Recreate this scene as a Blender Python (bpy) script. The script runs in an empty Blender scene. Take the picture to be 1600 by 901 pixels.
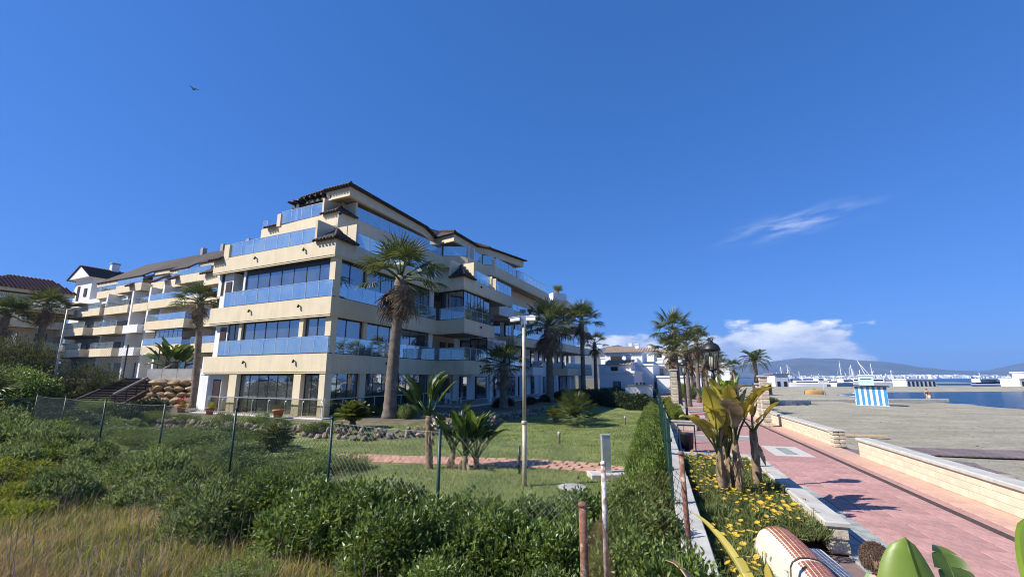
import bpy, math, random
import numpy as np
from mathutils import Vector, Matrix
random.seed(7)
rng = np.random.default_rng(7)
R = math.radians
scene = bpy.context.scene
C = scene.collection

# ------------------------------------------------------------------ camera
cam_data = bpy.data.cameras.new('camera')
cam = bpy.data.objects.new('camera', cam_data)
C.objects.link(cam)
cam_data.sensor_width = 36.0
cam_data.lens = 36.0 * 705.0 / 1600.0
cam_data.clip_start = 0.05
cam_data.clip_end = 40000
cam.location = (0, 0, 2.6)
cam.rotation_euler = (R(90 + 11.2), 0, 0)
scene.camera = cam

# ------------------------------------------------------------------ sky, sun, exposure
EXPOSURE = 0.6
SUN_EL, SUN_AZ = 41.0, -104.0          # degrees; azimuth clockwise from +Y
world = bpy.data.worlds.new('World')
scene.world = world
world.use_nodes = True
wn, wl = world.node_tree.nodes, world.node_tree.links
wn.clear()

def wnode(t, **kw):
    n = wn.new(t)
    for k, v in kw.items():
        setattr(n, k, v)
    return n

def wmath(op, a, b=None, c=None):
    n = wnode('ShaderNodeMath', operation=op)
    for i, x in enumerate((a, b, c)):
        if x is None:
            continue
        if isinstance(x, (int, float)):
            n.inputs[i].default_value = x
        else:
            wl.new(x, n.inputs[i])
    return n.outputs[0]

def wsmooth(x, lo, hi):
    n = wnode('ShaderNodeMapRange', interpolation_type='SMOOTHSTEP')
    wl.new(x, n.inputs[0])
    n.inputs[1].default_value = lo
    n.inputs[2].default_value = hi
    return n.outputs[0]

sky = wnode('ShaderNodeTexSky', sky_type='NISHITA')
sky.sun_disc = False
sky.sun_elevation = R(SUN_EL)
sky.sun_rotation = R(SUN_AZ)
sky.altitude = 0
sky.air_density = 1.0
sky.dust_density = 0.3
sky.ozone_density = 3.0
# the camera's deep blue rendering of the clear sky: one tone curve per channel
sepc = wnode('ShaderNodeSeparateColor')
wl.new(sky.outputs[0], sepc.inputs[0])
hsv = wnode('ShaderNodeCombineColor')
for i, (k, g_) in enumerate(((0.0470, 0.735), (0.1310, 0.578), (0.2930, 0.586))):
    wl.new(wmath('MULTIPLY', wmath('POWER', sepc.outputs[i], g_), k / (0.1 * 2 ** EXPOSURE)), hsv.inputs[i])
tc = wnode('ShaderNodeTexCoord')
sep = wnode('ShaderNodeSeparateXYZ')
wl.new(tc.outputs['Generated'], sep.inputs[0])
az = wmath('ARCTAN2', sep.outputs[0], sep.outputs[1])
el = wmath('ARCSINE', sep.outputs[2])
# low cumulus bank over the coast
cv = wnode('ShaderNodeCombineXYZ')
wl.new(wmath('MULTIPLY', az, 1.0), cv.inputs[0])
wl.new(wmath('MULTIPLY', el, 2.3), cv.inputs[1])
nz = wnode('ShaderNodeTexNoise')
nz.inputs['Scale'].default_value = 10.5
nz.inputs['Detail'].default_value = 9
nz.inputs['Roughness'].default_value = 0.56
wl.new(cv.outputs[0], nz.inputs['Vector'])
nbig = wnode('ShaderNodeTexNoise')
nbig.inputs['Scale'].default_value = 2.2
nbig.inputs['Detail'].default_value = 2
wl.new(cv.outputs[0], nbig.inputs['Vector'])
# bank: present from about 5 degrees east of the camera axis onwards, fading out far round
azm = wmath('MULTIPLY', wsmooth(az, 0.06, 0.20), wmath('SUBTRACT', 1.0, wsmooth(az, 0.55, 0.75)))
top = wmath('ADD', 0.085, wmath('MULTIPLY', wmath('SUBTRACT', nbig.outputs[0], 0.5), 0.18))
elm = wmath('SUBTRACT', 1.0, wsmooth(wmath('SUBTRACT', el, top), -0.035, 0.05))
dens = wmath('ADD', wmath('MULTIPLY', wmath('SUBTRACT', nz.outputs[0], 0.5), 2.6), wmath('SUBTRACT', wmath('MULTIPLY', wmath('MULTIPLY', azm, elm), 1.75), 0.61))
bank = wsmooth(dens, 0.0, 0.42)
# thin wisp
def gauss(x, mu, sg):
    d = wmath('DIVIDE', wmath('SUBTRACT', x, mu), sg)
    return wmath('POWER', 2.718, wmath('MULTIPLY', wmath('MULTIPLY', d, d), -1.0))
tilt = wmath('SUBTRACT', el, wmath('MULTIPLY', wmath('SUBTRACT', az, 0.575), 0.10))
cv2 = wnode('ShaderNodeCombineXYZ')
wl.new(wmath('MULTIPLY', az, 9.0), cv2.inputs[0])
wl.new(wmath('MULTIPLY', tilt, 42.0), cv2.inputs[1])
nw = wnode('ShaderNodeTexNoise')
nw.inputs['Scale'].default_value = 1.6
nw.inputs['Detail'].default_value = 7
wl.new(cv2.outputs[0], nw.inputs['Vector'])
wisp = wmath('MULTIPLY', wmath('MULTIPLY', gauss(az, 0.575, 0.085), gauss(tilt, 0.285, 0.016)), wsmooth(nw.outputs[0], 0.36, 0.72))
cloud = wmath('MAXIMUM', wmath('MULTIPLY', bank, 0.97), wmath('MULTIPLY', wisp, 0.42))
shade = wnode('ShaderNodeMix', data_type='RGBA')
shade.inputs['A'].default_value = (3.0, 3.8, 5.6, 1)
shade.inputs['B'].default_value = (8.0, 8.2, 8.6, 1)
tone_pick = wsmooth(wmath('ADD', wmath('MULTIPLY', wmath('SUBTRACT', nz.outputs[0], 0.5), 3.2), wmath('MULTIPLY', el, 4.5)), -0.25, 1.05)
wl.new(tone_pick, shade.inputs['Factor'])
mixc = wnode('ShaderNodeMix', data_type='RGBA')
wl.new(cloud, mixc.inputs['Factor'])
wl.new(hsv.outputs[0], mixc.inputs['A'])
wl.new(shade.outputs['Result'], mixc.inputs['B'])
bg = wnode('ShaderNodeBackground')
bg.inputs['Strength'].default_value = 0.1
wl.new(mixc.outputs['Result'], bg.inputs['Color'])
wo = wnode('ShaderNodeOutputWorld')
wl.new(bg.outputs[0], wo.inputs['Surface'])

sl = bpy.data.lights.new('sun', 'SUN')
sl.energy = 5.0
sl.angle = R(0.5)
sl.color = (1.0, 0.94, 0.85)
so = bpy.data.objects.new('sun', sl)
C.objects.link(so)
sd = Vector((math.sin(R(SUN_AZ)) * math.cos(R(SUN_EL)), math.cos(R(SUN_AZ)) * math.cos(R(SUN_EL)), math.sin(R(SUN_EL))))
so.rotation_euler = sd.to_track_quat('Z', 'Y').to_euler()
so.location = (-30, 0, 60)

vs = scene.view_settings
vs.view_transform = 'Standard'
vs.look = 'None'
vs.exposure = EXPOSURE
vs.gamma = 1.0
vs.use_curve_mapping = False
scene.render.engine = 'CYCLES'
scene.cycles.max_bounces = 8
scene.cycles.transparent_max_bounces = 24
scene.cycles.volume_bounces = 0
scene.cycles.use_denoising = True
scene.cycles.filter_width = 1.05

# ------------------------------------------------------------------ helpers: tagging
def tag(o, label=None, cat=None, group=None, kind=None):
    if label: o['label'] = label
    if cat: o['category'] = cat
    if group: o['group'] = group
    if kind: o['kind'] = kind
    return o

def thing(name, label, cat, loc=(0, 0, 0), rz=0.0, group=None):
    o = bpy.data.objects.new(name, None)
    o.empty_display_size = 0.2
    C.objects.link(o)
    o.location = loc
    o.rotation_euler = (0, 0, rz)
    return tag(o, label, cat, group)

def link(name, me, parent=None, loc=(0, 0, 0), rot=(0, 0, 0), sc=(1, 1, 1)):
    o = bpy.data.objects.new(name, me)
    C.objects.link(o)
    o.parent = parent
    o.location = loc
    o.rotation_euler = rot
    o.scale = sc
    return o

def copy_tree(o, parent=None):
    c = o.copy()
    C.objects.link(c)
    c.parent = parent
    for ch in o.children:
        copy_tree(ch, c)
    return c

# ------------------------------------------------------------------ helpers: materials
def _noise(nt, scale, detail=5, rough=0.55, vec=None):
    n = nt.nodes.new('ShaderNodeTexNoise')
    n.inputs['Scale'].default_value = scale
    n.inputs['Detail'].default_value = detail
    n.inputs['Roughness'].default_value = rough
    if vec is not None:
        nt.links.new(vec, n.inputs['Vector'])
    return n

def _ramp(nt, fac, a, b, lo=0.35, hi=0.65):
    r = nt.nodes.new('ShaderNodeValToRGB')
    r.color_ramp.elements[0].position = lo
    r.color_ramp.elements[1].position = hi
    r.color_ramp.elements[0].color = (*a, 1)
    r.color_ramp.elements[1].color = (*b, 1)
    nt.links.new(fac, r.inputs['Fac'])
    return r

def _objvar(nt, col, amt):
    oi = nt.nodes.new('ShaderNodeObjectInfo')
    h = nt.nodes.new('ShaderNodeHueSaturation')
    m = nt.nodes.new('ShaderNodeMapRange')
    m.inputs[3].default_value = 1 - amt
    m.inputs[4].default_value = 1 + amt
    nt.links.new(oi.outputs['Random'], m.inputs[0])
    nt.links.new(m.outputs[0], h.inputs['Value'])
    nt.links.new(col, h.inputs['Color'])
    return h.outputs[0]

def streaks(m, amt=0.16):
    """rain streaks running down a rendered wall"""
    nt = m.node_tree
    b = nt.nodes['Principled BSDF']
    src = b.inputs['Base Color'].links[0].from_socket
    t = nt.nodes.new('ShaderNodeTexCoord')
    mp = nt.nodes.new('ShaderNodeMapping')
    mp.inputs['Scale'].default_value = (2.6, 2.6, 0.16)
    nt.links.new(t.outputs['Object'], mp.inputs['Vector'])
    n = _noise(nt, 1.6, 7, 0.65, mp.outputs[0])
    r = _ramp(nt, n.outputs[0], (1, 1, 1), (1 - amt, 1 - amt * 1.1, 1 - amt * 1.2), 0.5, 0.75)
    mx = nt.nodes.new('ShaderNodeMix'); mx.data_type = 'RGBA'; mx.blend_type = 'MULTIPLY'
    mx.inputs['Factor'].default_value = 1.0
    nt.links.new(src, mx.inputs['A']); nt.links.new(r.outputs[0], mx.inputs['B'])
    nt.links.new(mx.outputs['Result'], b.inputs['Base Color'])

def mat(name, col, col2=None, rough=0.8, scale=4.0, bump=0.0, bscale=None, metal=0.0, spec=0.4, objvar=0.0, coords='Object', stain=None, detail=5):
    m = bpy.data.materials.new(name)
    m.use_nodes = True
    nt = m.node_tree
    b = nt.nodes['Principled BSDF']
    b.inputs['Roughness'].default_value = rough
    b.inputs['Metallic'].default_value = metal
    b.inputs['Specular IOR Level'].default_value = spec
    if col2 is None:
        col2 = tuple(min(1, c * 1.12) for c in col)
        col = tuple(c * 0.9 for c in col)
    t = nt.nodes.new('ShaderNodeTexCoord')
    vec = t.outputs[coords]
    if coords == 'World':
        pass
    n = _noise(nt, scale, detail, vec=vec)
    r = _ramp(nt, n.outputs[0], col, col2)
    out = r.outputs[0]
    if stain:
        n2 = _noise(nt, stain[1], 6, 0.7, vec=vec)
        r2 = _ramp(nt, n2.outputs[0], (0, 0, 0), (1, 1, 1), stain[2], stain[2] + 0.18)
        mx = nt.nodes.new('ShaderNodeMix')
        mx.data_type = 'RGBA'
        nt.links.new(r2.outputs[0], mx.inputs['Factor'])
        nt.links.new(out, mx.inputs['A'])
        mx.inputs['B'].default_value = (*stain[0], 1)
        out = mx.outputs['Result']
    if objvar:
        out = _objvar(nt, out, objvar)
    nt.links.new(out, b.inputs['Base Color'])
    if bump:
        nb = _noise(nt, bscale or scale * 6, 6, 0.6, vec=vec)
        bp = nt.nodes.new('ShaderNodeBump')
        bp.inputs['Strength'].default_value = min(1, bump)
        bp.inputs['Distance'].default_value = 0.02 if bump <= 1 else 0.02 * bump
        nt.links.new(nb.outputs[0], bp.inputs['Height'])
        nt.links.new(bp.outputs[0], b.inputs['Normal'])
    return m

def leafmat(name, col, col2, transl=0.28, rough=0.5, spec=0.35, nscale=1.2, tip=None):
    """leaf: colour varies leaf by leaf and in drifts through the plant; light shines through"""
    m = bpy.data.materials.new(name)
    m.use_nodes = True
    nt = m.node_tree
    b = nt.nodes['Principled BSDF']
    b.inputs['Roughness'].default_value = rough
    b.inputs['Specular IOR Level'].default_value = spec
    g = nt.nodes.new('ShaderNodeNewGeometry')
    n = _noise(nt, nscale, 3, vec=g.outputs['Position'])
    a = nt.nodes.new('ShaderNodeMath'); a.operation = 'MULTIPLY_ADD'
    nt.links.new(g.outputs['Random Per Island'], a.inputs[0])
    a.inputs[1].default_value = 0.55
    s = nt.nodes.new('ShaderNodeMath'); s.operation = 'MULTIPLY_ADD'
    nt.links.new(n.outputs[0], s.inputs[0]); s.inputs[1].default_value = 1.3; s.inputs[2].default_value = -0.42
    nt.links.new(s.outputs[0], a.inputs[2])
    r = _ramp(nt, a.outputs[0], col, col2, 0.15, 0.85)
    if tip:
        e = r.color_ramp.elements.new(0.97)
        e.color = (*tip, 1)
    out = _objvar(nt, r.outputs[0], 0.16)
    nt.links.new(out, b.inputs['Base Color'])
    tr = nt.nodes.new('ShaderNodeBsdfTranslucent')
    hs = nt.nodes.new('ShaderNodeHueSaturation')
    hs.inputs['Hue'].default_value = 0.48
    hs.inputs['Saturation'].default_value = 1.1
    hs.inputs['Value'].default_value = 1.5
    nt.links.new(out, hs.inputs['Color'])
    nt.links.new(hs.outputs[0], tr.inputs['Color'])
    mx = nt.nodes.new('ShaderNodeMixShader')
    mx.inputs[0].default_value = transl
    nt.links.new(b.outputs[0], mx.inputs[1])
    nt.links.new(tr.outputs[0], mx.inputs[2])
    nt.links.new(mx.outputs[0], nt.nodes['Material Output'].inputs['Surface'])
    return m

def glassmat(name, tint, refl=0.25, rough=0.01, reflcol=(1, 1, 1), sky_sheen=0.0):
    m = bpy.data.materials.new(name)
    m.use_nodes = True
    nt = m.node_tree
    nt.nodes.remove(nt.nodes['Principled BSDF'])
    t = nt.nodes.new('ShaderNodeBsdfTransparent')
    t.inputs['Color'].default_value = (*tint, 1)
    g = nt.nodes.new('ShaderNodeBsdfGlossy')
    g.inputs['Roughness'].default_value = rough
    g.inputs['Color'].default_value = (*reflcol, 1)
    # slight waviness of the panes
    tcx = nt.nodes.new('ShaderNodeNewGeometry')
    n = _noise(nt, 0.8, 2, vec=tcx.outputs['Position'])
    bp = nt.nodes.new('ShaderNodeBump')
    bp.inputs['Strength'].default_value = 0.25
    bp.inputs['Distance'].default_value = 0.02
    nt.links.new(n.outputs[0], bp.inputs['Height'])
    nt.links.new(bp.outputs[0], g.inputs['Normal'])
    # Schlick reflectance, the same from both sides of the pane
    f = nt.nodes.new('ShaderNodeLayerWeight')
    f.inputs['Blend'].default_value = 0.5
    pw = nt.nodes.new('ShaderNodeMath'); pw.operation = 'POWER'
    nt.links.new(f.outputs['Facing'], pw.inputs[0])
    pw.inputs[1].default_value = 4.0
    ad = nt.nodes.new('ShaderNodeMath'); ad.operation = 'MULTIPLY_ADD'; ad.use_clamp = True
    nt.links.new(pw.outputs[0], ad.inputs[0])
    ad.inputs[1].default_value = 0.95 - refl
    ad.inputs[2].default_value = refl + 0.04
    mx = nt.nodes.new('ShaderNodeMixShader')
    nt.links.new(ad.outputs[0], mx.inputs[0])
    nt.links.new(t.outputs[0], mx.inputs[1])
    nt.links.new(g.outputs[0], mx.inputs[2])
    out = mx.outputs[0]
    if sky_sheen:
        # pale diffuse layer standing in for the bright sky mirrored in the pane
        df = nt.nodes.new('ShaderNodeBsdfDiffuse'); df.inputs['Color'].default_value = (0.66, 0.74, 0.76, 1)
        tl = nt.nodes.new('ShaderNodeBsdfTranslucent'); tl.inputs['Color'].default_value = (0.66, 0.74, 0.76, 1)
        m1 = nt.nodes.new('ShaderNodeMixShader'); m1.inputs[0].default_value = 0.4
        nt.links.new(df.outputs[0], m1.inputs[1]); nt.links.new(tl.outputs[0], m1.inputs[2])
        nd = _noise(nt, 1.1, 5, 0.6, vec=tcx.outputs['Position'])
        rd = _ramp(nt, nd.outputs[0], (sky_sheen * .6,) * 3, (sky_sheen * 1.4,) * 3)
        m2 = nt.nodes.new('ShaderNodeMixShader')
        nt.links.new(rd.outputs[0], m2.inputs[0]); nt.links.new(out, m2.inputs[1]); nt.links.new(m1.outputs[0], m2.inputs[2])
        out = m2.outputs[0]
    nt.links.new(out, nt.nodes['Material Output'].inputs['Surface'])
    return m

# ------------------------------------------------------------------ helpers: meshes
class G:
    """collects polygons, builds ONE mesh"""
    def __init__(s):
        s.v = []; s.f = []; s.sm = []
    def add(s, vs, fs, smooth=False):
        k = len(s.v)
        s.v.extend([tuple(p) for p in vs])
        s.f.extend([tuple(i + k for i in f) for f in fs])
        s.sm.extend([smooth] * len(fs))
        return s
    def box(s, c, d, rz=0.0):
        x, y, z = (q / 2 for q in d)
        ca, sa = math.cos(rz), math.sin(rz)
        vs = []
        for dz in (-z, z):
            for dx, dy in ((-x, -y), (x, -y), (x, y), (-x, y)):
                vs.append((c[0] + dx * ca - dy * sa, c[1] + dx * sa + dy * ca, c[2] + dz))
        return s.add(vs, [(3, 2, 1, 0), (4, 5, 6, 7), (0, 1, 5, 4), (1, 2, 6, 5), (2, 3, 7, 6), (3, 0, 4, 7)])
    def prism(s, poly, z0, z1):
        n = len(poly)
        area = sum(poly[i][0] * poly[(i + 1) % n][1] - poly[(i + 1) % n][0] * poly[i][1] for i in range(n))
        if area < 0:
            poly = poly[::-1]
        vs = [(p[0], p[1], z0) for p in poly] + [(p[0], p[1], z1) for p in poly]
        fs = [tuple(range(n - 1, -1, -1)), tuple(range(n, 2 * n))]
        fs += [(i, (i + 1) % n, n + (i + 1) % n, n + i) for i in range(n)]
        return s.add(vs, fs)
    def tube(s, pts, rad, n=8, cap=True, flat=1.0):
        pts = [Vector(p) for p in pts]
        m = len(pts)
        if not hasattr(rad, '__len__'):
            rad = [rad] * m
        vs = []
        up = Vector((0, 0, 1))
        pu = None
        for i in range(m):
            d = (pts[min(i + 1, m - 1)] - pts[max(i - 1, 0)]).normalized()
            if pu is None:
                pu = d.cross(Vector((0, 1, 0.01)) if abs(d.z) > 0.9 else up).normalized()
            else:
                pu = (pu - d * pu.dot(d)).normalized()
            w = d.cross(pu)
            for k in range(n):
                a = 2 * math.pi * k / n
                vs.append(pts[i] + pu * (math.cos(a) * rad[i]) + w * (math.sin(a) * rad[i] * flat))
        fs = []
        for i in range(m - 1):
            for k in range(n):
                fs.append((i * n + k, i * n + (k + 1) % n, (i + 1) * n + (k + 1) % n, (i + 1) * n + k))
        if cap:
            fs.append(tuple(range(n - 1, -1, -1)))
            fs.append(tuple(range((m - 1) * n, m * n)))
        return s.add(vs, fs, True)
    def lathe(s, prof, n=16, c=(0, 0, 0), rz=0.0, smooth=True):
        vs = []
        for r, z in prof:
            for k in range(n):
                a = 2 * math.pi * k / n + rz
                vs.append((c[0] + r * math.cos(a), c[1] + r * math.sin(a), c[2] + z))
        m = len(prof)
        fs = [(i * n + k, i * n + (k + 1) % n, (i + 1) * n + (k + 1) % n, (i + 1) * n + k) for i in range(m - 1) for k in range(n)]
        fs.append(tuple(range(n - 1, -1, -1)))
        fs.append(tuple(range((m - 1) * n, m * n)))
        return s.add(vs, fs, smooth)
    def mesh(s, name, m):
        me = bpy.data.meshes.new(name)
        me.from_pydata(s.v, [], s.f)
        me.polygons.foreach_set('use_smooth', s.sm)
        if m is not None:
            me.materials.append(m)
        me.update()
        return me
    def build(s, name, m, parent=None, loc=(0, 0, 0), rot=(0, 0, 0)):
        return link(name, s.mesh(name, m), parent, loc, rot)

def np_mesh(name, V, T, m, smooth=False):
    """triangle or quad mesh from numpy arrays"""
    me = bpy.data.meshes.new(name)
    k = T.shape[1]
    me.vertices.add(len(V))
    me.vertices.foreach_set('co', np.ascontiguousarray(V, dtype=np.float32).ravel())
    me.loops.add(T.size)
    me.loops.foreach_set('vertex_index', np.ascontiguousarray(T, dtype=np.int32).ravel())
    me.polygons.add(len(T))
    me.polygons.foreach_set('loop_start', np.arange(0, T.size, k, dtype=np.int32))
    me.polygons.foreach_set('loop_total', np.full(len(T), k, dtype=np.int32))
    me.polygons.foreach_set('use_smooth', np.full(len(T), smooth, dtype=bool))
    me.update(calc_edges=True)
    if m is not None:
        me.materials.append(m)
    return me

def nrm(a):
    return a / np.maximum(np.linalg.norm(a, axis=1, keepdims=True), 1e-9)

def leaves_np(P, D, L, W, fold=0.25, droop=0.0, r=rng):
    """one folded two-triangle leaf at each P along D"""
    n = len(P)
    D = nrm(D)
    A = nrm(np.cross(D, nrm(r.normal(size=(n, 3)) * 0.6 + np.array([0, 0, 1.0]))))
    U = np.cross(A, D)
    L = np.asarray(L).reshape(-1, 1) * np.ones((n, 1)); W = np.asarray(W).reshape(-1, 1) * np.ones((n, 1))
    mid = P + D * L * 0.45
    V = np.stack([P, mid + A * W / 2 + U * W * fold, P + D * L - U * L * droop, mid - A * W / 2 + U * W * fold], 1).reshape(-1, 3)
    i = np.arange(n)[:, None] * 4
    T = np.concatenate([i + np.array([[0, 1, 2]]), i + np.array([[0, 2, 3]])], 0)
    return V, T

_unit = {}
def bx(name, m, parent, c, d, rz=0.0):
    """box part: shared unit cube per material, scaled"""
    if m.name not in _unit:
        _unit[m.name] = G().box((0, 0, 0), (1, 1, 1)).mesh('box_' + m.name, m)
    return link(name, _unit[m.name], parent, c, (0, 0, rz), d)

_bev = {}
def block_mesh(m, d, bev=0.012, key=''):
    """box with chamfered edges, cached by size"""
    k = (m.name, tuple(round(x, 4) for x in d), bev, key)
    if k not in _bev:
        x, y, z = (q / 2 for q in d)
        b = bev
        vs = []
        for (sz, zz) in ((-1, z - b), (1, z - b)):
            pass
        layers = [(x - b, y - b, -z), (x, y, -z + b), (x, y, z - b), (x - b, y - b, z)]
        for (ax, ay, az_) in layers:
            vs += [(-ax, -ay, az_), (ax, -ay, az_), (ax, ay, az_), (-ax, ay, az_)]
        fs = [(3, 2, 1, 0), (12, 13, 14, 15)]
        for l in range(3):
            for q in range(4):
                a, c2 = l * 4 + q, l * 4 + (q + 1) % 4
                fs.append((a, c2, c2 + 4, a + 4))
        _bev[k] = G().add(vs, fs).mesh('block', m)
    return _bev[k]

def stone_mesh(m, seed, rough=0.22):
    """rounded boulder, unit size"""
    import bmesh
    bm = bmesh.new()
    bmesh.ops.create_icosphere(bm, subdivisions=2, radius=0.5)
    r = random.Random(seed)
    ph = [(Vector((r.uniform(-1, 1), r.uniform(-1, 1), r.uniform(-1, 1))).normalized(), r.uniform(0.26, 0.44)) for _ in range(9)]
    for v in bm.verts:
        for d, h in ph:
            t = v.co.dot(d)
            if t > h:
                v.co -= d * (t - h) * 0.85
        v.co *= 1 + r.uniform(-rough, rough) * 0.2
    me = bpy.data.meshes.new('stone')
    bm.to_mesh(me)
    bm.free()
    me.materials.append(m)
    return me
# ================================================================== materials
M = {}
M['cream'] = mat('cream_render', (0.68, 0.57, 0.385), (0.75, 0.635, 0.435), 0.85, 1.1, 0.15, 60, stain=((0.60, 0.51, 0.36), 0.9, 0.62))
M['white'] = mat('white_render', (0.72, 0.72, 0.70), (0.80, 0.80, 0.79), 0.85, 1.5, 0.12, 50, stain=((0.62, 0.61, 0.58), 1.2, 0.66))
streaks(M['cream'], 0.13)
M['plinth'] = mat('pale_pink_plinth', (0.62, 0.57, 0.53), (0.72, 0.67, 0.63), 0.8, 6, 0.1)
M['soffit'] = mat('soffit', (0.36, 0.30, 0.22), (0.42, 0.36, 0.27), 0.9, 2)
M['room'] = mat('room_wall', (0.46, 0.42, 0.36), (0.52, 0.48, 0.42), 0.9, 2)
M['floorin'] = mat('terrace_floor', (0.36, 0.30, 0.24), (0.42, 0.36, 0.29), 0.7, 3)
M['dark'] = mat('dark_frame', (0.025, 0.02, 0.018), (0.04, 0.03, 0.028), 0.5, 8)
M['door'] = mat('dark_wood_door', (0.035, 0.017, 0.014), (0.06, 0.03, 0.024), 0.5, 9)
M['steel'] = mat('pale_steel', (0.55, 0.56, 0.57), (0.66, 0.67, 0.68), 0.35, 8, metal=0.6)
M['tile'] = mat('dark_roof_tile', (0.030, 0.020, 0.020), (0.085, 0.055, 0.05), 0.6, 5, 0.3, 30, objvar=0.1)
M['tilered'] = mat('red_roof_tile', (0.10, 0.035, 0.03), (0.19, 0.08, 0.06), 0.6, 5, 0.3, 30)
M['terracotta'] = mat('terracotta', (0.36, 0.13, 0.075), (0.45, 0.19, 0.11), 0.8, 6, 0.2)
M['panel'] = glassmat('balustrade_glass', (0.62, 0.76, 0.84), 0.48, 0.015, (0.92, 1.0, 1.0), 0.17)
M['window'] = glassmat('window_glass', (0.46, 0.49, 0.50), 0.26, 0.012, (0.92, 0.96, 1.0), 0.09)
M['clearglass'] = glassmat('clear_glass', (0.86, 0.88, 0.85), 0.02, 0.02)
M['curtain'] = mat('curtain', (0.62, 0.62, 0.60), (0.72, 0.72, 0.70), 0.9, 14)
M['concrete'] = mat('grey_concrete', (0.30, 0.29, 0.27), (0.40, 0.39, 0.36), 0.9, 3, 0.3, 40, stain=((0.2, 0.19, 0.17), 2.0, 0.66))
M['wallstone'] = mat('cream_wall_block', (0.56, 0.49, 0.36), (0.66, 0.58, 0.44), 0.85, 3, 0.35, 40, objvar=0.05)
M['coping'] = mat('pale_coping', (0.40, 0.385, 0.345), (0.50, 0.485, 0.44), 0.8, 3, 0.25, 45, objvar=0.05, stain=((0.29, 0.28, 0.25), 3, 0.66))
M['rubble'] = mat('rough_stone', (0.40, 0.34, 0.25), (0.60, 0.53, 0.40), 0.9, 7, 0.8, 30, objvar=0.12)
M['ochre'] = mat('ochre_boulder', (0.24, 0.16, 0.085), (0.42, 0.30, 0.17), 0.9, 3.5, 1.0, 14, objvar=0.2, stain=((0.14, 0.10, 0.07), 2.2, 0.6))
M['rock'] = mat('border_rock', (0.17, 0.12, 0.09), (0.34, 0.26, 0.21), 0.9, 4, 1.0, 14, objvar=0.35)
M['pink'] = mat('pink_paver', (0.385, 0.205, 0.18), (0.475, 0.275, 0.245), 0.85, 7, 0.5, 28, objvar=0.13, stain=((0.24, 0.14, 0.13), 22, 0.60))
M['peach'] = mat('peach_paver', (0.50, 0.31, 0.23), (0.58, 0.37, 0.28), 0.85, 7, 0.3, 28, objvar=0.07)
M['slate'] = mat('slate_paver', (0.22, 0.24, 0.23), (0.36, 0.38, 0.35), 0.8, 5, 0.7, 20, objvar=0.14, stain=((0.46, 0.46, 0.43), 6, 0.62))
M['palepaver'] = mat('pale_paver', (0.50, 0.48, 0.43), (0.58, 0.56, 0.51), 0.85, 7, 0.3, 28, objvar=0.08)
M['grout'] = mat('paver_joint', (0.17, 0.11, 0.095), (0.23, 0.155, 0.135), 0.95, 9)
M['drain'] = mat('drain_strip', (0.050, 0.034, 0.028), (0.085, 0.06, 0.05), 0.8, 12, 0.3)
M['sand'] = mat('sand', (0.32, 0.295, 0.225), (0.39, 0.365, 0.28), 0.95, 0.35, 1.6, 1.1, stain=((0.225, 0.20, 0.145), 0.25, 0.6), detail=9)
def rake(m):
    # wheel tracks and wind ripples along the beach
    nt = m.node_tree
    b = nt.nodes['Principled BSDF']
    src = b.inputs['Base Color'].links[0].from_socket
    g = nt.nodes.new('ShaderNodeNewGeometry')
    mp = nt.nodes.new('ShaderNodeMapping')
    mp.inputs['Rotation'].default_value = (0, 0, 0.12)
    mp.inputs['Scale'].default_value = (0.10, 1.0, 1.0)
    nt.links.new(g.outputs['Position'], mp.inputs['Vector'])
    n = _noise(nt, 0.9, 9, 0.72, mp.outputs[0])
    n2 = _noise(nt, 3.5, 8, 0.75, g.outputs['Position'])
    r = _ramp(nt, n.outputs[0], (0.82, 0.80, 0.77), (1.08, 1.07, 1.06), 0.36, 0.62)
    r2 = _ramp(nt, n2.outputs[0], (0.80, 0.79, 0.77), (1.1, 1.1, 1.1), 0.36, 0.56)
    for q in (r, r2):
        mx = nt.nodes.new('ShaderNodeMix'); mx.data_type = 'RGBA'; mx.blend_type = 'MULTIPLY'
        mx.inputs['Factor'].default_value = 1.0
        nt.links.new(src, mx.inputs['A']); nt.links.new(q.outputs[0], mx.inputs['B'])
        src = mx.outputs['Result']
    nt.links.new(src, b.inputs['Base Color'])
    ad = nt.nodes.new('ShaderNodeMath'); ad.operation = 'ADD'
    nt.links.new(n.outputs[0], ad.inputs[0]); nt.links.new(n2.outputs[0], ad.inputs[1])
    bp = nt.nodes.new('ShaderNodeBump'); bp.inputs['Strength'].default_value = 1.0; bp.inputs['Distance'].default_value = 0.12
    nt.links.new(ad.outputs[0], bp.inputs['Height'])
    nt.links.new(bp.outputs[0], b.inputs['Normal'])
rake(M['sand'])
M['lawn'] = mat('lawn_ground', (0.085, 0.125, 0.032), (0.22, 0.245, 0.08), 0.95, 0.9, 0.8, 40, stain=((0.26, 0.235, 0.11), 0.5, 0.56), detail=8)
M['earth'] = mat('scrub_earth', (0.10, 0.085, 0.05), (0.19, 0.155, 0.09), 0.95, 2.0, 1.0, 18, stain=((0.07, 0.08, 0.03), 0.8, 0.5), detail=9)
M['soil'] = mat('planter_soil', (0.045, 0.032, 0.022), (0.085, 0.065, 0.045), 0.95, 6, 1.0, 30)
M['plaza'] = mat('plaza_paving', (0.36, 0.31, 0.25), (0.44, 0.39, 0.32), 0.9, 2)
M['brick'] = mat('path_brick', (0.40, 0.21, 0.14), (0.52, 0.30, 0.21), 0.9, 6, 0.4, 30, objvar=0.14)
M['green_metal'] = mat('green_paint', (0.008, 0.035, 0.026), (0.014, 0.055, 0.04), 0.45, 20)
M['wire'] = mat('green_wire', (0.02, 0.05, 0.04), (0.04, 0.075, 0.06), 0.5, 20)
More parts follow.
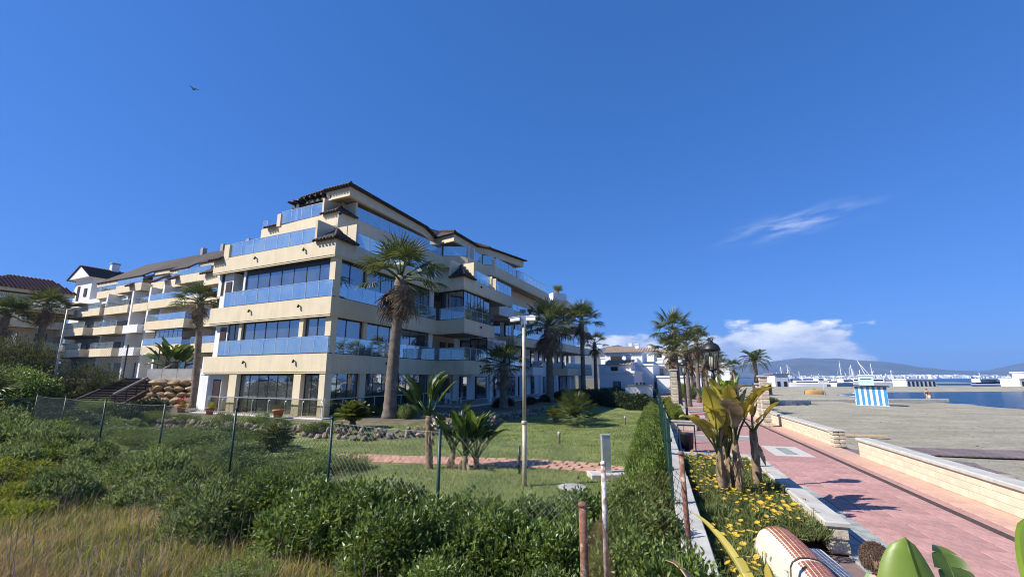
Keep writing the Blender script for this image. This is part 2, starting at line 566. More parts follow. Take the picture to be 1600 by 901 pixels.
M['greywire'] = mat('grey_wire', (0.30, 0.30, 0.29), (0.40, 0.40, 0.39), 0.5, 20, metal=0.4)
M['rustwire'] = mat('rusty_wire', (0.11, 0.05, 0.03), (0.20, 0.10, 0.06), 0.8, 20)
M['rust'] = mat('rusty_steel', (0.13, 0.055, 0.035), (0.30, 0.15, 0.09), 0.85, 14, 0.5, 40, stain=((0.55, 0.50, 0.44), 14, 0.54))
M['whiterust'] = mat('flaking_white_paint', (0.60, 0.58, 0.54), (0.70, 0.68, 0.64), 0.7, 12, 0.3, 40, stain=((0.25, 0.11, 0.06), 14, 0.43))
M['black'] = mat('black_iron', (0.012, 0.012, 0.013), (0.022, 0.022, 0.024), 0.45, 14, spec=0.5)
M['polegrey'] = mat('galvanised_pole', (0.42, 0.36, 0.27), (0.52, 0.46, 0.36), 0.55, 5, metal=0.2)
M['camwhite'] = mat('white_plastic', (0.72, 0.72, 0.71), (0.78, 0.78, 0.77), 0.4, 5)
M['lens'] = mat('dark_lens', (0.01, 0.01, 0.012), (0.015, 0.015, 0.018), 0.1, 5)
M['lampglass'] = glassmat('frosted_lamp_glass', (0.80, 0.78, 0.70), 0.05, 0.2)
M['lampcore'] = mat('opal_diffuser', (0.75, 0.73, 0.66), (0.8, 0.78, 0.72), 0.6, 5)
M['mosaic'] = mat('brown_mosaic', (0.20, 0.065, 0.035), (0.33, 0.125, 0.07), 0.35, 16, objvar=0.25, spec=0.5)
M['mosaicdark'] = mat('dark_mosaic', (0.10, 0.035, 0.022), (0.17, 0.065, 0.04), 0.35, 16, objvar=0.25, spec=0.5)
M['benchplaster'] = mat('bench_plaster', (0.56, 0.52, 0.42), (0.68, 0.64, 0.53), 0.85, 4, 0.4, 30, stain=((0.42, 0.37, 0.27), 3, 0.64))
M['benchgrout'] = mat('bench_grout', (0.55, 0.50, 0.44), (0.62, 0.57, 0.50), 0.9, 9)
M['bark'] = mat('palm_bark', (0.11, 0.085, 0.065), (0.21, 0.17, 0.13), 0.95, 3, 1.0, 14)
M['barkdark'] = mat('shrub_bark', (0.06, 0.045, 0.03), (0.12, 0.09, 0.065), 0.95, 6, 0.6)
M['stemban'] = mat('fibrous_stem', (0.15, 0.10, 0.055), (0.30, 0.22, 0.13), 0.9, 7, 0.9, 18)
M['stairwood'] = mat('brown_stair', (0.035, 0.024, 0.019), (0.06, 0.042, 0.034), 0.8, 5, 0.2)
M['rail'] = mat('handrail_wood', (0.22, 0.18, 0.155), (0.30, 0.25, 0.22), 0.6, 5)
M['awning'] = mat('yellow_awning', (0.50, 0.28, 0.08), (0.58, 0.35, 0.12), 0.8, 5)

# ================================================================== frames of reference
DS = (0.2961, 0.9551)          # along the promenade
RW = (0.9551, -0.2961)         # across it, towards the sea
SANG = math.atan2(DS[1], DS[0])
def PW(s, w, z=0.0):
    return (s * DS[0] + w * RW[0], s * DS[1] + w * RW[1], z)

BA = (math.sin(R(26)), math.cos(R(26)))     # along the sea front of the apartment block
BB = (-BA[1], BA[0])                        # along its sunny side
BC = (-10.5, 25.84)
BANG = math.atan2(BA[1], BA[0])
def BW(u, v, z=0.0):
    return (BC[0] + u * BB[0] + v * BA[0], BC[1] + u * BB[1] + v * BA[1], z)

FENCE = [(2.0, 5.6), (-1.1, 7.1), (-3.3, 8.6), (-6.5, 11.0), (-10.3, 13.8), (-13.8, 15.8), (-17.6, 18.3), (-21.5, 21.0), (-27, 25), (-40, 34), (-80, 60)]
_fx = np.array([p[0] for p in FENCE[::-1]]); _fy = np.array([p[1] for p in FENCE[::-1]])
MOUND = [(-60, 40), (-30, 30.0), (-21.6, 26.0), (-16.2, 23.8), (-10.9, 21.7), (-6.4, 19.7), (-4.3, 20.6), (-2.9, 23.5), (-0.3, 29.0), (2.6, 35.5), (5.6, 42.0), (9.5, 50.0), (16, 64), (40, 110)]
_mx = np.array([p[0] for p in MOUND]); _my = np.array([p[1] for p in MOUND])
RET = [(-22.0, 38.2), (-29.7, 38.7), (-30.1, 43.8), (-37.6, 43.9), (-60, 46), (-140, 60)]
_rx = np.array([p[0] for p in RET[::-1]]); _ry = np.array([p[1] for p in RET[::-1]])

def smooth(t):
    t = np.clip(t, 0, 1)
    return t * t * (3 - 2 * t)

def gz(x, y):
    x = np.asarray(x, dtype=float); y = np.asarray(y, dtype=float)
    yf = np.interp(x, _fx, _fy)
    e = (yf - y) * 0.8
    z = np.where(e > 0, 0.78 * smooth(e / 8.5) * smooth((x + 30) / 14.0), 0.0)
    z = z + np.where(e > 0, 1, 0) * smooth(e / 2) * (0.10 * np.sin(x * 1.3 + y * 0.7) * np.sin(y * 1.1 - x * 0.4) + 0.05 * np.sin(x * 3.1) * np.sin(y * 2.7))
    ym = np.interp(x, _mx, _my)
    z = z + np.where(e > 0, 0, 0.36 * smooth((y - ym) / 0.9))
    # bank rising to the upper plaza
    yr = np.interp(x, _rx, _ry)
    up = np.where((x < -21.8), smooth((y - yr) / 0.25), 0.0)
    z = z * (1 - up) + 2.5 * up
    # planted bank west of the stairs climbs gently
    bank = smooth((-36.6 - x) / 5.0) * smooth((y - (yr - 11)) / 11.0)
    z = np.maximum(z, 2.5 * bank)
    return z

# ================================================================== ground sheets
def axis(vals):
    return np.unique(np.concatenate(vals))

def sheet(name, S, W, zf, m, keep=None):
    s, w = np.meshgrid(S, W, indexing='ij')
    x = s * DS[0] + w * RW[0]; y = s * DS[1] + w * RW[1]
    z = zf(x, y)
    V = np.stack([x, y, z], -1).reshape(-1, 3)
    n, k = len(S), len(W)
    i, j = np.meshgrid(np.arange(n - 1), np.arange(k - 1), indexing='ij')
    T = np.stack([i * k + j, (i + 1) * k + j, (i + 1) * k + j + 1, i * k + j + 1], -1)
    if keep is not None:
        cx = (x[:-1, :-1] + x[1:, 1:]) / 2; cy = (y[:-1, :-1] + y[1:, 1:]) / 2
        T = T[keep(cx, cy)]
    T = T.reshape(-1, 4)
    nn = np.cross(V[T[0, 1]] - V[T[0, 0]], V[T[0, 2]] - V[T[0, 0]])
    if nn[2] < 0:
        T = T[:, ::-1]
    me = np_mesh(name, V, T, m, True)
    return tag(link(name, me), kind='structure')

S_ax = axis([np.arange(-40, 0, 4), np.arange(0, 60, 0.5), np.arange(60, 120, 2), np.arange(120, 400, 20), np.array([400, 700, 1200, 2000, 3500, 6000])])
W_ax = axis([np.array([0.4]), np.arange(0, -60, -0.5), np.arange(-60, -160, -4), np.array([-160, -250, -500, -1000, -2000, -4000, -6000])])
ground = sheet('ground', S_ax, W_ax, gz, M['earth'])
ground['label'] = 'earth under the scrub, garden and houses'

def in_lawn(x, y):
    yf = np.interp(x, _fx, _fy); ym = np.interp(x, _mx, _my)
    return (y > yf + 1.2) & (y < ym + 2.4) & (x > -24) & (y < 62)
lawn = sheet('lawn', np.arange(3, 66, 0.35), np.arange(-34, 0.25, 0.35)[::-1], lambda x, y: gz(x, y) + 0.012, M['lawn'], in_lawn)
lawn['label'] = 'mown garden lawn in front of the apartment block'

# sea, beach
BAY = np.array([(58.0, 52.5), (61.5, 63), (60.5, 70.0), (62.5, 80), (70, 100), (90, 119.5), (109, 121), (140, 127), (420, 150), (900, -60), (60, -90), (52, 5), (55, 38)], float)
def bay_dist(x, y):
    """signed: negative in the water"""
    p = np.stack([x.ravel(), y.ravel()], -1)
    d = np.full(len(p), 1e9); ins = np.zeros(len(p), bool)
    n = len(BAY)
    for i in range(n):
        a, b = BAY[i], BAY[(i + 1) % n]
        t = np.clip(((p - a) @ (b - a)) / ((b - a) @ (b - a)), 0, 1)
        d = np.minimum(d, np.linalg.norm(p - (a + t[:, None] * (b - a)), axis=1))
        cr = ((a[1] > p[:, 1]) != (b[1] > p[:, 1]))
        with np.errstate(divide='ignore', invalid='ignore'):
            xi = (b[0] - a[0]) * (p[:, 1] - a[1]) / (b[1] - a[1]) + a[0]
        ins ^= cr & (p[:, 0] < xi)
    return np.where(ins, -d, d).reshape(x.shape)

def beach_z(x, y):
    d = bay_dist(x, y)
    z = np.where(d > 0, -1.0 + np.minimum(0.62, 0.30 * smooth(d / 3.5) + 0.014 * d), -1.0 + np.maximum(-1.4, d * 0.12))
    z = z + 0.05 * np.sin(x * 0.9 + 0.4 * y) * np.sin(y * 0.5) * (d > 4)
    # the sand bank ends at the marina basin
    yy = y - 0.12 * x
    z = z - 2.0 * smooth((yy - 134) / 10.0)
    # dune rim before the basin
    z = z + np.where(d > 0, 0.45 * np.exp(-((yy - 126) / 6.0) ** 2), 0)
    return z
beach = sheet('beach', axis([np.arange(-30, 150, 1.0), np.arange(150, 215, 2.5)]), axis([np.arange(6.7, 75, 0.8), np.arange(75, 330, 3)]), beach_z, M['sand'])
beach['label'] = 'raked grey-brown sand beach beyond the low wall'

def water_mat():
    m = bpy.data.materials.new('sea_water')
    m.use_nodes = True
    nt = m.node_tree
    b = nt.nodes['Principled BSDF']
    b.inputs['Base Color'].default_value = (0.006, 0.058, 0.150, 1)
    b.inputs['Roughness'].default_value = 0.18
    b.inputs['Specular IOR Level'].default_value = 0.28
    b.inputs['IOR'].default_value = 1.33
    g = nt.nodes.new('ShaderNodeNewGeometry')
    mp = nt.nodes.new('ShaderNodeMapping')
    mp.inputs['Scale'].default_value = (0.35, 1.0, 1.0)
    mp.inputs['Rotation'].default_value = (0, 0, 0.3)
    nt.links.new(g.outputs['Position'], mp.inputs['Vector'])
    n = _noise(nt, 0.9, 8, 0.65, mp.outputs[0])
    n2 = _noise(nt, 0.12, 5, 0.6, mp.outputs[0])
    ad = nt.nodes.new('ShaderNodeMath'); ad.operation = 'ADD'
    nt.links.new(n.outputs[0], ad.inputs[0]); nt.links.new(n2.outputs[0], ad.inputs[1])
    bp = nt.nodes.new('ShaderNodeBump')
    bp.inputs['Strength'].default_value = 1.0
    bp.inputs['Distance'].default_value = 0.9
    nt.links.new(ad.outputs[0], bp.inputs['Height'])
    nt.links.new(bp.outputs[0], b.inputs['Normal'])
    r = _ramp(nt, n2.outputs[0], (0.002, 0.024, 0.070), (0.004, 0.042, 0.105))
    nt.links.new(r.outputs[0], b.inputs['Base Color'])
    return m
M['water'] = water_mat()
g = G()
g.add([(-7000, -3000, -1.0), (9000, -3000, -1.0), (9000, 8000, -1.0), (-7000, 8000, -1.0)], [(0, 1, 2, 3)])
sea = tag(g.build('sea', M['water']), 'calm deep blue sea of the bay', None, None, 'structure')

# foam lip where the small waves break on the sand
def foam_line(pts, wid, seed, label):
    r = random.Random(seed)
    V = []; Q = []
    P = []
    for a, b in zip(pts[:-1], pts[1:]):
        k = max(2, int(math.dist(a, b) / 0.8))
        for i in range(k):
            t = i / k
            P.append((a[0] + (b[0] - a[0]) * t, a[1] + (b[1] - a[1]) * t))
    for i, p in enumerate(P):
        q = P[min(i + 1, len(P) - 1)]; o = P[max(0, i - 1)]
        d = Vector((q[0] - o[0], q[1] - o[1])).normalized()
        n = Vector((-d.y, d.x))
        wob = 0.35 * math.sin(i * 0.31) + r.uniform(-.12, .12)
        w1 = wid * (0.55 + 0.45 * math.sin(i * 0.17 + seed)) + r.uniform(0, .1)
        V += [(p[0] + n.x * wob, p[1] + n.y * wob, -0.972), (p[0] + n.x * (wob + w1), p[1] + n.y * (wob + w1), -0.972)]
    g = G()
    g.add(V, [(2 * i, 2 * i + 2, 2 * i + 3, 2 * i + 1) for i in range(len(P) - 1)])
    return tag(g.build('foam', mat('foam', (0.66, 0.68, 0.70), (0.78, 0.8, 0.8), 0.6, 2)), label, None, None, 'stuff')
foam_line([(63.2, 63), (62.0, 70), (63.8, 80), (71, 99.5), (84, 112)], 0.9, 2, 'thin white foam along the near shore of the bay')

# ------------------------------------------------------------------ promenade
base = G()
base.prism([PW(-6, 0.5)[:2], PW(120, 0.5)[:2], PW(120, 6.72)[:2], PW(-6, 6.72)[:2]], -0.9, -0.028)
prom = tag(base.build('promenade', M['grout']), 'pink paved seaside promenade with dark joints', None, None, 'structure')

def paver_mat_at(s, w):
    if 18.2 < s < 20.5 and 3.85 < w < 5.05:
        return 'slate' if (18.6 < s < 20.1 and 4.2 < w < 4.7) else 'palepaver'
    if s < 13.4 and w < 3.4:
        return 'slate'
    if s > 21 and int(s / 0.8) % 7 in (0, 1) and w < 4.4:
        return 'slate' if int(s / 0.8) % 7 == 0 else 'palepaver'
    if s > 15 and w < 1.0:
        return 'slate'
    if w > 5.68:
        return 'peach'
    return 'pink'
PT = 0.40
far_tiles = {}
singles = []
for i in range(int((60 - 2.2) / PT)):
    s = 2.2 + (i + .5) * PT
    for j in range(16):
        w = 0.62 + (j + .5) * PT
        if w > 6.5: continue
        if s < 14.6 and w < 2.75: continue
        if 5.36 < w < 5.72: continue
        wi = PT
        k = paver_mat_at(s, w)
        x, y, _ = PW(s, w)
        vis = y > 4.5 and abs(x) / y < 1.12
        if vis and s < 17.0:
            singles.append((s, w, k))
        else:
            far_tiles.setdefault(k, []).append((s, w))
singles.sort(key=lambda t: t[0])
for s, w, k in singles[300:]:
    far_tiles.setdefault(k, []).append((s, w))
singles = singles[:300]
for s, w, k in singles:
    me = block_mesh(M[k], (PT - 0.014, PT - 0.014, 0.05), 0.006)
    link('paver', me, prom, PW(s, w, -0.025 + random.uniform(-.0025, .0025)), (random.uniform(-.004, .004), random.uniform(-.004, .004), SANG))
for k, lst in far_tiles.items():
    g = G()
    for s, w in lst:
        g.box(PW(s, w, -0.025 + random.uniform(-.002, .002)), (PT - 0.014, PT - 0.014, 0.05), SANG)
    tag(g.build('paver_field', M[k], prom), kind='stuff')
g = G()
g.prism([PW(60.2, 0.62)[:2], PW(119, 0.62)[:2], PW(119, 6.5)[:2], PW(60.2, 6.5)[:2]], -0.03, -0.002)
tag(g.build('paver_field', M['pink'], prom), kind='stuff')
# drain channel
for i in range(28):
    s0 = 2.2 + i * 2.0
    link('drain_cover', block_mesh(M['drain'], (1.985, 0.155, 0.05), 0.004), prom, PW(s0 + 1, 5.51, -0.026), (0, 0, SANG))
    for (w0, wd) in ((5.345, 0.15), (5.68, 0.16)):
        link('paver', block_mesh(M['pink'], (1.985, wd, 0.05), 0.006), prom, PW(s0 + 1, w0, -0.0255), (0, 0, SANG))
# ------------------------------------------------------------------ beach wall in two lengths
def beach_wall(s0, s1, label, hollow=0.0, detail=True):
    t = thing('beach_wall', label, 'wall', PW(s0, 6.62, 0), SANG, 'low walls between promenade and beach')
    n = max(1, round((s1 - s0) / 0.82)); L = (s1 - s0) / n
    hs = [0.17, 0.17, 0.17]
    link('core', G().box(((s1 - s0) / 2, 0, -0.25), (s1 - s0 - 0.02, 0.20, 1.5)).mesh('core', M['grout']), t)
    z = 0.0
    for c, h in enumerate(hs):
        off = 0.0 if c % 2 == 0 else L / 2
        for i in range(n + (1 if c % 2 else 0)):
            a = max(0, i * L - off); b = min(s1 - s0, (i + 1) * L - off)
            if b - a < 0.05: continue
            link('block', block_mesh(M['wallstone'], (round(b - a, 3) - 0.006, 0.30, h - 0.006), 0.006), t, ((a + b) / 2, random.uniform(-.003, .003), z + h / 2))
        z += h
    m = max(1, round((s1 - s0) / 1.1)); L2 = (s1 - s0 + 0.06) / m
    for i in range(m):
        link('coping_slab', block_mesh(M['coping'], (L2 - 0.008, 0.42, 0.10), 0.02), t, (-0.03 + (i + .5) * L2, 0, z + 0.052))
    link('footing', G().box(((s1 - s0) / 2, 0.32, -0.8), (s1 - s0, 0.32, 1.4)).mesh('footing', M['concrete']), t, (0, -0.64, 0))
    return t
beach_wall(1.0, 18.8, 'low cream block wall with pale coping beside the dark drain strip, before the beach gap')
w2 = beach_wall(21.35, 33.0, 'low cream block wall with rough stone end pier, beyond the beach gap')
pier = thing('stone_pier', 'rough rubble end pier of the low wall at the beach gap', 'pier', PW(21.12, 6.62, 0), SANG)
for k in range(4):
    for q in range(2):
        link('stone', block_mesh(M['rubble'], (0.42 if (k + q) % 2 else 0.40, 0.20, 0.142), 0.03, str(q)), pier, (0, -0.105 + 0.21 * q + (0.01 if k % 2 else -0.01), 0.071 + k * 0.145))
link('cap', block_mesh(M['coping'], (0.46, 0.46, 0.06), 0.015), pier, (0, 0, 0.61))
beach_wall(34.2, 60.0, 'distant stretch of low cream wall behind the tall stone pillar')
# boarded beach path behind the gap and on the sand
bt = thing('boardwalk', 'dark wooden boardwalk lying on the sand beyond the low wall', 'boardwalk', (0, 0, 0))
M['board'] = mat('weathered_board', (0.13, 0.10, 0.10), (0.20, 0.165, 0.16), 0.85, 6, 0.3, objvar=0.2)
p0, p1 = Vector((15.0, 19.6, 0)), Vector((34.0, 15.2, 0))
dirv = (p1 - p0); Lb = dirv.length; ang = math.atan2(dirv.y, dirv.x)
for i in range(int(Lb / 0.22)):
    q = p0 + dirv * ((i + .5) * 0.22 / Lb)
    zz = float(beach_z(np.array([q.x]), np.array([q.y]))[0])
    link('board', block_mesh(M['board'], (0.20, 2.0, 0.05), 0.006), bt, (q.x, q.y, zz + 0.06 + random.uniform(-.004, .004)), (0, 0, ang))
rp = thing('beach_ramp', 'short paved ramp through the gap in the low wall', 'ramp', PW(20.0, 7.5, 0), SANG)
g = G(); 
g.add([(-1.15, 0.84, -0.03), (1.1, 0.84, -0.03), (1.1, -3.2, -0.36), (-1.15, -3.2, -0.36), (-1.15, 0.84, -0.9), (1.1, 0.84, -0.9), (1.1, -3.2, -0.9), (-1.15, -3.2, -0.9)],
      [(0, 3, 2, 1), (4, 5, 6, 7), (0, 1, 5, 4), (1, 2, 6, 5), (2, 3, 7, 6), (3, 0, 4, 7)])
g.build('ramp_slab', M['board'], rp)
pl = thing('driftwood_plank', 'long pale timber plank lying on the sand', 'plank', (17.2, 24.2, float(beach_z(np.array([17.2]), np.array([24.2]))[0])), -0.35)
link('plank', block_mesh(mat('driftwood', (0.42, 0.31, 0.18), (0.5, 0.38, 0.24), 0.85, 6, 0.3), (3.4, 0.22, 0.10), 0.015), pl, (0, 0, 0.10))
link('plank', block_mesh(bpy.data.materials['driftwood'], (0.2, 0.5, 0.08), 0.015), pl, (-1.2, 0, 0.03))

# ------------------------------------------------------------------ garden boundary wall (low, concrete) and planter
gw = thing('garden_wall', 'low pale concrete wall with slab coping between hedge and flower bed', 'wall', PW(2.2, 0.36, 0), SANG)
link('wall_core', G().box((25, 0, 0.0), (50, 0.20, 1.1)).mesh('core', M['concrete']), gw)
for i in range(42):
    link('coping_slab', block_mesh(M['coping'], (1.18, 0.34, 0.07), 0.012), gw, ((i + .5) * 1.19, random.uniform(-.006, .006), 0.586), (0, 0, random.uniform(-.004, .004)))
pb = thing('flower_bed', 'raised flower bed full of yellow daisies with pale coping', 'flower bed', PW(0, 0, 0), SANG)
# local x along s, local y = -w
for i in range(6):
    link('coping_slab', block_mesh(M['coping'], (1.03, 0.34, 0.09), 0.02), pb, (8.5 + (i + .5) * 1.04, -2.52, 0.425))
    for c in range(2):
        for h in range(2):
            link('stone', block_mesh(M['rubble'], (0.50, 0.26, 0.185), 0.03), pb, (8.52 + (i + .5) * 1.04 + (h - .5) * 0.515, -2.52, 0.095 + c * 0.19))
link('coping_slab', block_mesh(M['coping'], (0.34, 1.9, 0.09), 0.02), pb, (14.74, -1.58, 0.425))
for c in range(2):
    for h in range(4):
        link('stone', block_mesh(M['rubble'], (0.26, 0.46, 0.185), 0.03), pb, (14.74, -0.85 - h * 0.475, 0.095 + c * 0.19))
g = G()
V = []; Q = []
ns, nw2 = 40, 10
for i in range(ns + 1):
    for j in range(nw2 + 1):
        s = 0.8 + i * (13.75 / ns); w = 0.55 + j * (1.82 / nw2)
        if s < 8.5: w = 0.55 + j * (0.82 / nw2)
        V.append((s, -w, 0.10 + 0.20 * math.sin(math.pi * min(1, j / nw2 * 0.75)) + 0.03 * math.sin(s * 3 + w * 5)))
for i in range(ns):
    for j in range(nw2):
        a = i * (nw2 + 1) + j
        Q.append((a, a + nw2 + 1, a + nw2 + 2, a + 1)[::-1])
g.add(V, Q, True)
g.build('soil', M['soil'], pb)
# second raised bed further along
pb2 = thing('planter_bed', 'pale stone raised bed with shrubs at the foot of the palms', 'planter', PW(25.4, 1.0, 0), SANG)
for i in range(22):
    link('coping_slab', block_mesh(M['coping'], (1.08, 0.30, 0.08), 0.015), pb2, ((i + .5) * 1.09, -0.82, 0.44))
    for h in range(2):
        link('stone', block_mesh(M['wallstone'], (0.52, 0.24, 0.38), 0.012), pb2, ((i + .5) * 1.09 + (h - .5) * 0.54, -0.82, 0.2))
link('coping_slab', block_mesh(M['coping'], (0.30, 1.25, 0.08), 0.015), pb2, (-0.1, -0.25, 0.44))
for h in range(2):
    link('stone', block_mesh(M['wallstone'], (0.24, 0.60, 0.38), 0.012), pb2, (-0.1, 0.06 - h * 0.62, 0.2))
link('soil', G().box((12, -0.15, 0.16), (23.8, 1.1, 0.4)).mesh('soil', M['soil']), pb2)

# ------------------------------------------------------------------ brick path across the lawn
PATHC = [(-6.2, 15.9), (-3.6, 15.35), (-1.0, 15.0), (1.0, 14.6), (2.4, 14.0), (3.5, 13.0), (4.0, 12.2)]
bp_ = tag(bpy.data.objects.new('garden_path', None), 'curved reddish brick path across the lawn', None, None, 'structure')
C.objects.link(bp_)
seg = []
for a, b in zip(PATHC[:-1], PATHC[1:]):
    n = max(1, round(math.dist(a, b) / 0.34))
    for i in range(n):
        t = (i + .5) / n
        seg.append((a[0] + (b[0] - a[0]) * t, a[1] + (b[1] - a[1]) * t, math.atan2(b[1] - a[1], b[0] - a[0]), math.dist(a, b) / n))
for i, (x, y, a, L) in enumerate(seg):
    for k in range(4):
        o = (k - 1.5) * 0.31
        link('brick', block_mesh(M['brick'], (0.318, 0.295, 0.06), 0.008), bp_, (x - math.sin(a) * o + math.cos(a) * (0.08 if k % 2 else -.08), y + math.cos(a) * o + math.sin(a) * (0.08 if k % 2 else -.08), 0.015 + random.uniform(-.004, .004)), (0, 0, a + random.uniform(-.02, .02)))
# ================================================================== apartment block by the sea
# local frame of a building: x = along its sea front (v), y = along its sunny side, inwards (u)
def offs(pts, d):
    """offset an open polyline to the left of its direction"""
    out = []
    n = len(pts)
    for i in range(n):
        ds = []
        if i > 0: ds.append(Vector((pts[i][0] - pts[i - 1][0], pts[i][1] - pts[i - 1][1])).normalized())
        if i < n - 1: ds.append(Vector((pts[i + 1][0] - pts[i][0], pts[i + 1][1] - pts[i][1])).normalized())
        ns = [Vector((-q.y, q.x)) for q in ds]
        if len(ns) == 1:
            o = ns[0] * d
        else:
            b = (ns[0] + ns[1])
            b = b / max(0.35, b.length_squared / 2)
            o = b * d
        out.append((pts[i][0] + o.x, pts[i][1] + o.y))
    return out

def parapet(parent, pts, z0, z1, m, th=0.22, name='balcony_parapet'):
    inn = offs(pts, th)
    g = G()
    n = len(pts)
    vs = [(p[0], p[1], z0) for p in pts] + [(p[0], p[1], z1) for p in pts] + [(p[0], p[1], z0) for p in inn] + [(p[0], p[1], z1) for p in inn]
    fs = []
    for i in range(n - 1):
        fs += [(i, i + 1, n + i + 1, n + i), (2 * n + i + 1, 2 * n + i, 3 * n + i, 3 * n + i + 1),
               (n + i, n + i + 1, 3 * n + i + 1, 3 * n + i), (i + 1, i, 2 * n + i, 2 * n + i + 1)]
    fs += [(0, n, 3 * n, 2 * n), (n - 1, 3 * n - 1, 4 * n - 1, 2 * n - 1)]
    g.add(vs, fs)
    o = g.build(name, m, parent)
    return o

def slab(parent, poly, z0, z1, m, name='floor_slab'):
    return G().prism(poly, z0, z1).build(name, m, parent)

def along(p, q, a, b=None):
    f = lambda t: (p[0] + (q[0] - p[0]) * t, p[1] + (q[1] - p[1]) * t)
    return f(a) if b is None else (f(a), f(b))

def seg_box(name, m, parent, p, q, z0, z1, th, t0=0.0, t1=1.0):
    a, b = along(p, q, t0, t1)
    L = math.dist(a, b)
    return bx(name, m, parent, ((a[0] + b[0]) / 2, (a[1] + b[1]) / 2, (z0 + z1) / 2), (L, th, z1 - z0), math.atan2(b[1] - a[1], b[0] - a[0]))

def glaze(parent, p, q, z0, z1, n, m=None, head=0.0, frame=0.05, fm=None, name='window_pane'):
    """row of panes with a mullion at each joint"""
    m = m or M['window']; fm = fm or M['dark']
    a = math.atan2(q[1] - p[1], q[0] - p[0]); L = math.dist(p, q)
    if head:
        seg_box('window_head', fm, parent, p, q, z1 - head, z1, 0.09)
    zt = z1 - head
    for i in range(n):
        c = along(p, q, (i + .5) / n)
        bx(name, m, parent, (c[0], c[1], (z0 + zt) / 2), (L / n - frame, 0.02, zt - z0 - 0.002), a + random.uniform(-.012, .012))
    for i in range(n + 1):
        c = along(p, q, i / n)
        bx('mullion', fm, parent, (c[0], c[1], (z0 + zt) / 2), (frame if 0 < i < n else frame * 1.7, 0.06, zt - z0 - 0.004), a)

def balus(parent, p, q, z, h=1.0, n=4, m=None, pm=None):
    m = m or M['panel']; pm = pm or M['steel']
    a = math.atan2(q[1] - p[1], q[0] - p[0]); L = math.dist(p, q)
    for i in range(n):
        c = along(p, q, (i + .5) / n)
        bx('glass_panel', m, parent, (c[0], c[1], z + 0.06 + (h - 0.06) / 2), (L / n - 0.05, 0.018, h - 0.06), a + random.uniform(-.014, .014))
    for i in range(n + 1):
        c = along(p, q, i / n)
        bx('post', pm, parent, (c[0], c[1], z + h / 2), (0.035, 0.04, h), a)
    seg_box('bottom_rail', M['dark'], parent, p, q, z + 0.004, z + 0.055, 0.07)
    seg_box('handrail', pm, parent, p, q, z + h, z + h + 0.025, 0.05)

def tile_slope(parent, a, b, bt, at, m, pitch=0.26, rad=0.085, name='roof_tiles'):
    """clay-tile slope: eave a-b, top at-bt; a sheet and one rounded rib per tile row"""
    a, b, bt, at = (Vector(x) for x in (a, b, bt, at))
    g = G()
    nrm_ = (b - a).cross(at - a if (at - a).length > 0.05 else bt - a).normalized()
    if nrm_.z < 0: nrm_ = -nrm_
    th = nrm_ * 0.07
    g.add([a, b, bt, at, a - th, b - th, bt - th, at - th], [(0, 1, 2, 3), (7, 6, 5, 4), (0, 4, 5, 1), (1, 5, 6, 2), (2, 6, 7, 3), (3, 7, 4, 0)])
    d = (b - a); L = d.length
    n = max(2, int(L / pitch))
    u = d / L
    # slope direction = perpendicular to the eave in the plane
    up = nrm_.cross(u).normalized()
    if up.z < 0: up = -up
    def top_at(t):
        # distance up slope at eave param t until the top/side edges
        o = a + d * t
        best = 1e9
        for p, q in ((a, at), (at, bt), (bt, b)):
            e = q - p
            if e.length < 0.02: continue
            # solve o + up*k = p + e*w in the plane (project on u, up)
            A = np.array([[up.dot(u), -e.dot(u)], [up.dot(up), -e.dot(up)]])
            if abs(np.linalg.det(A)) < 1e-6: continue
            r_ = np.linalg.solve(A, np.array([(p - o).dot(u), (p - o).dot(up)]))
            if -0.01 <= r_[1] <= 1.01 and r_[0] > 0.02:
                best = min(best, r_[0])
        return best if best < 1e8 else 0
    for i in range(n):
        t = (i + .5) / n
        k = top_at(t)
        if k < 0.12: continue
        o = a + d * t - up * 0.10
        steps = max(2, int(k / 0.42) + 1)
        pts = []; rr = []
        for s in range(steps):
            f0, f1 = s / steps, (s + 1) / steps
            pts += [o + up * (k + .1) * f0 + nrm_ * 0.02, o + up * (k + .1) * (f1 - 0.002) + nrm_ * 0.02]
            rr += [rad * 1.08, rad * 0.86]
        g.tube(pts, rr, 6)
    o = g.build(name, m, parent)
    return tag(o, kind='stuff')

def ridge(parent, a, b, m, rad=0.11, name='ridge_tile'):
    a, b = Vector(a), Vector(b)
    n = max(2, int((b - a).length / 0.40))
    me = None
    for i in range(n):
        p, q = a.lerp(b, i / n), a.lerp(b, (i + 1.12) / n)
        G().tube([p, q], [rad * 1.12, rad * 0.9], 7).build(name, m, parent)

def hip_corner(parent, corner, d1, d2, z, rise=1.35, m=None, ov=0.22):
    """quarter-pyramid of tiles over a terrace corner; d1,d2 = plan vectors along the two parapets"""
    m = m or M['tile']
    c = Vector((corner[0], corner[1], 0)); d1 = Vector((*d1, 0)); d2 = Vector((*d2, 0))
    u1, u2 = d1.normalized(), d2.normalized()
    o = c - u1 * ov - u2 * ov
    e1 = c + d1 - u2 * ov; e2 = c + d2 - u1 * ov
    ap = c + d1 + d2
    zz = Vector((0, 0, z)); top = Vector((0, 0, z + rise))
    tile_slope(parent, o + zz, e1 + zz, ap + top, ap + top, m)
    tile_slope(parent, e2 + zz, o + zz, ap + top, ap + top, m)
    ridge(parent, o + zz + Vector((0, 0, .07)), ap + top + Vector((0, 0, .07)), m)
    # the two fin walls that carry it
    for (p, d) in ((c + d1, d2), (c + d2, d1)):
        seg_box('fin_wall', M['cream'], parent, (p.x, p.y), (p.x + d.x, p.y + d.y), z - 0.4, z + rise + 0.12, 0.16)

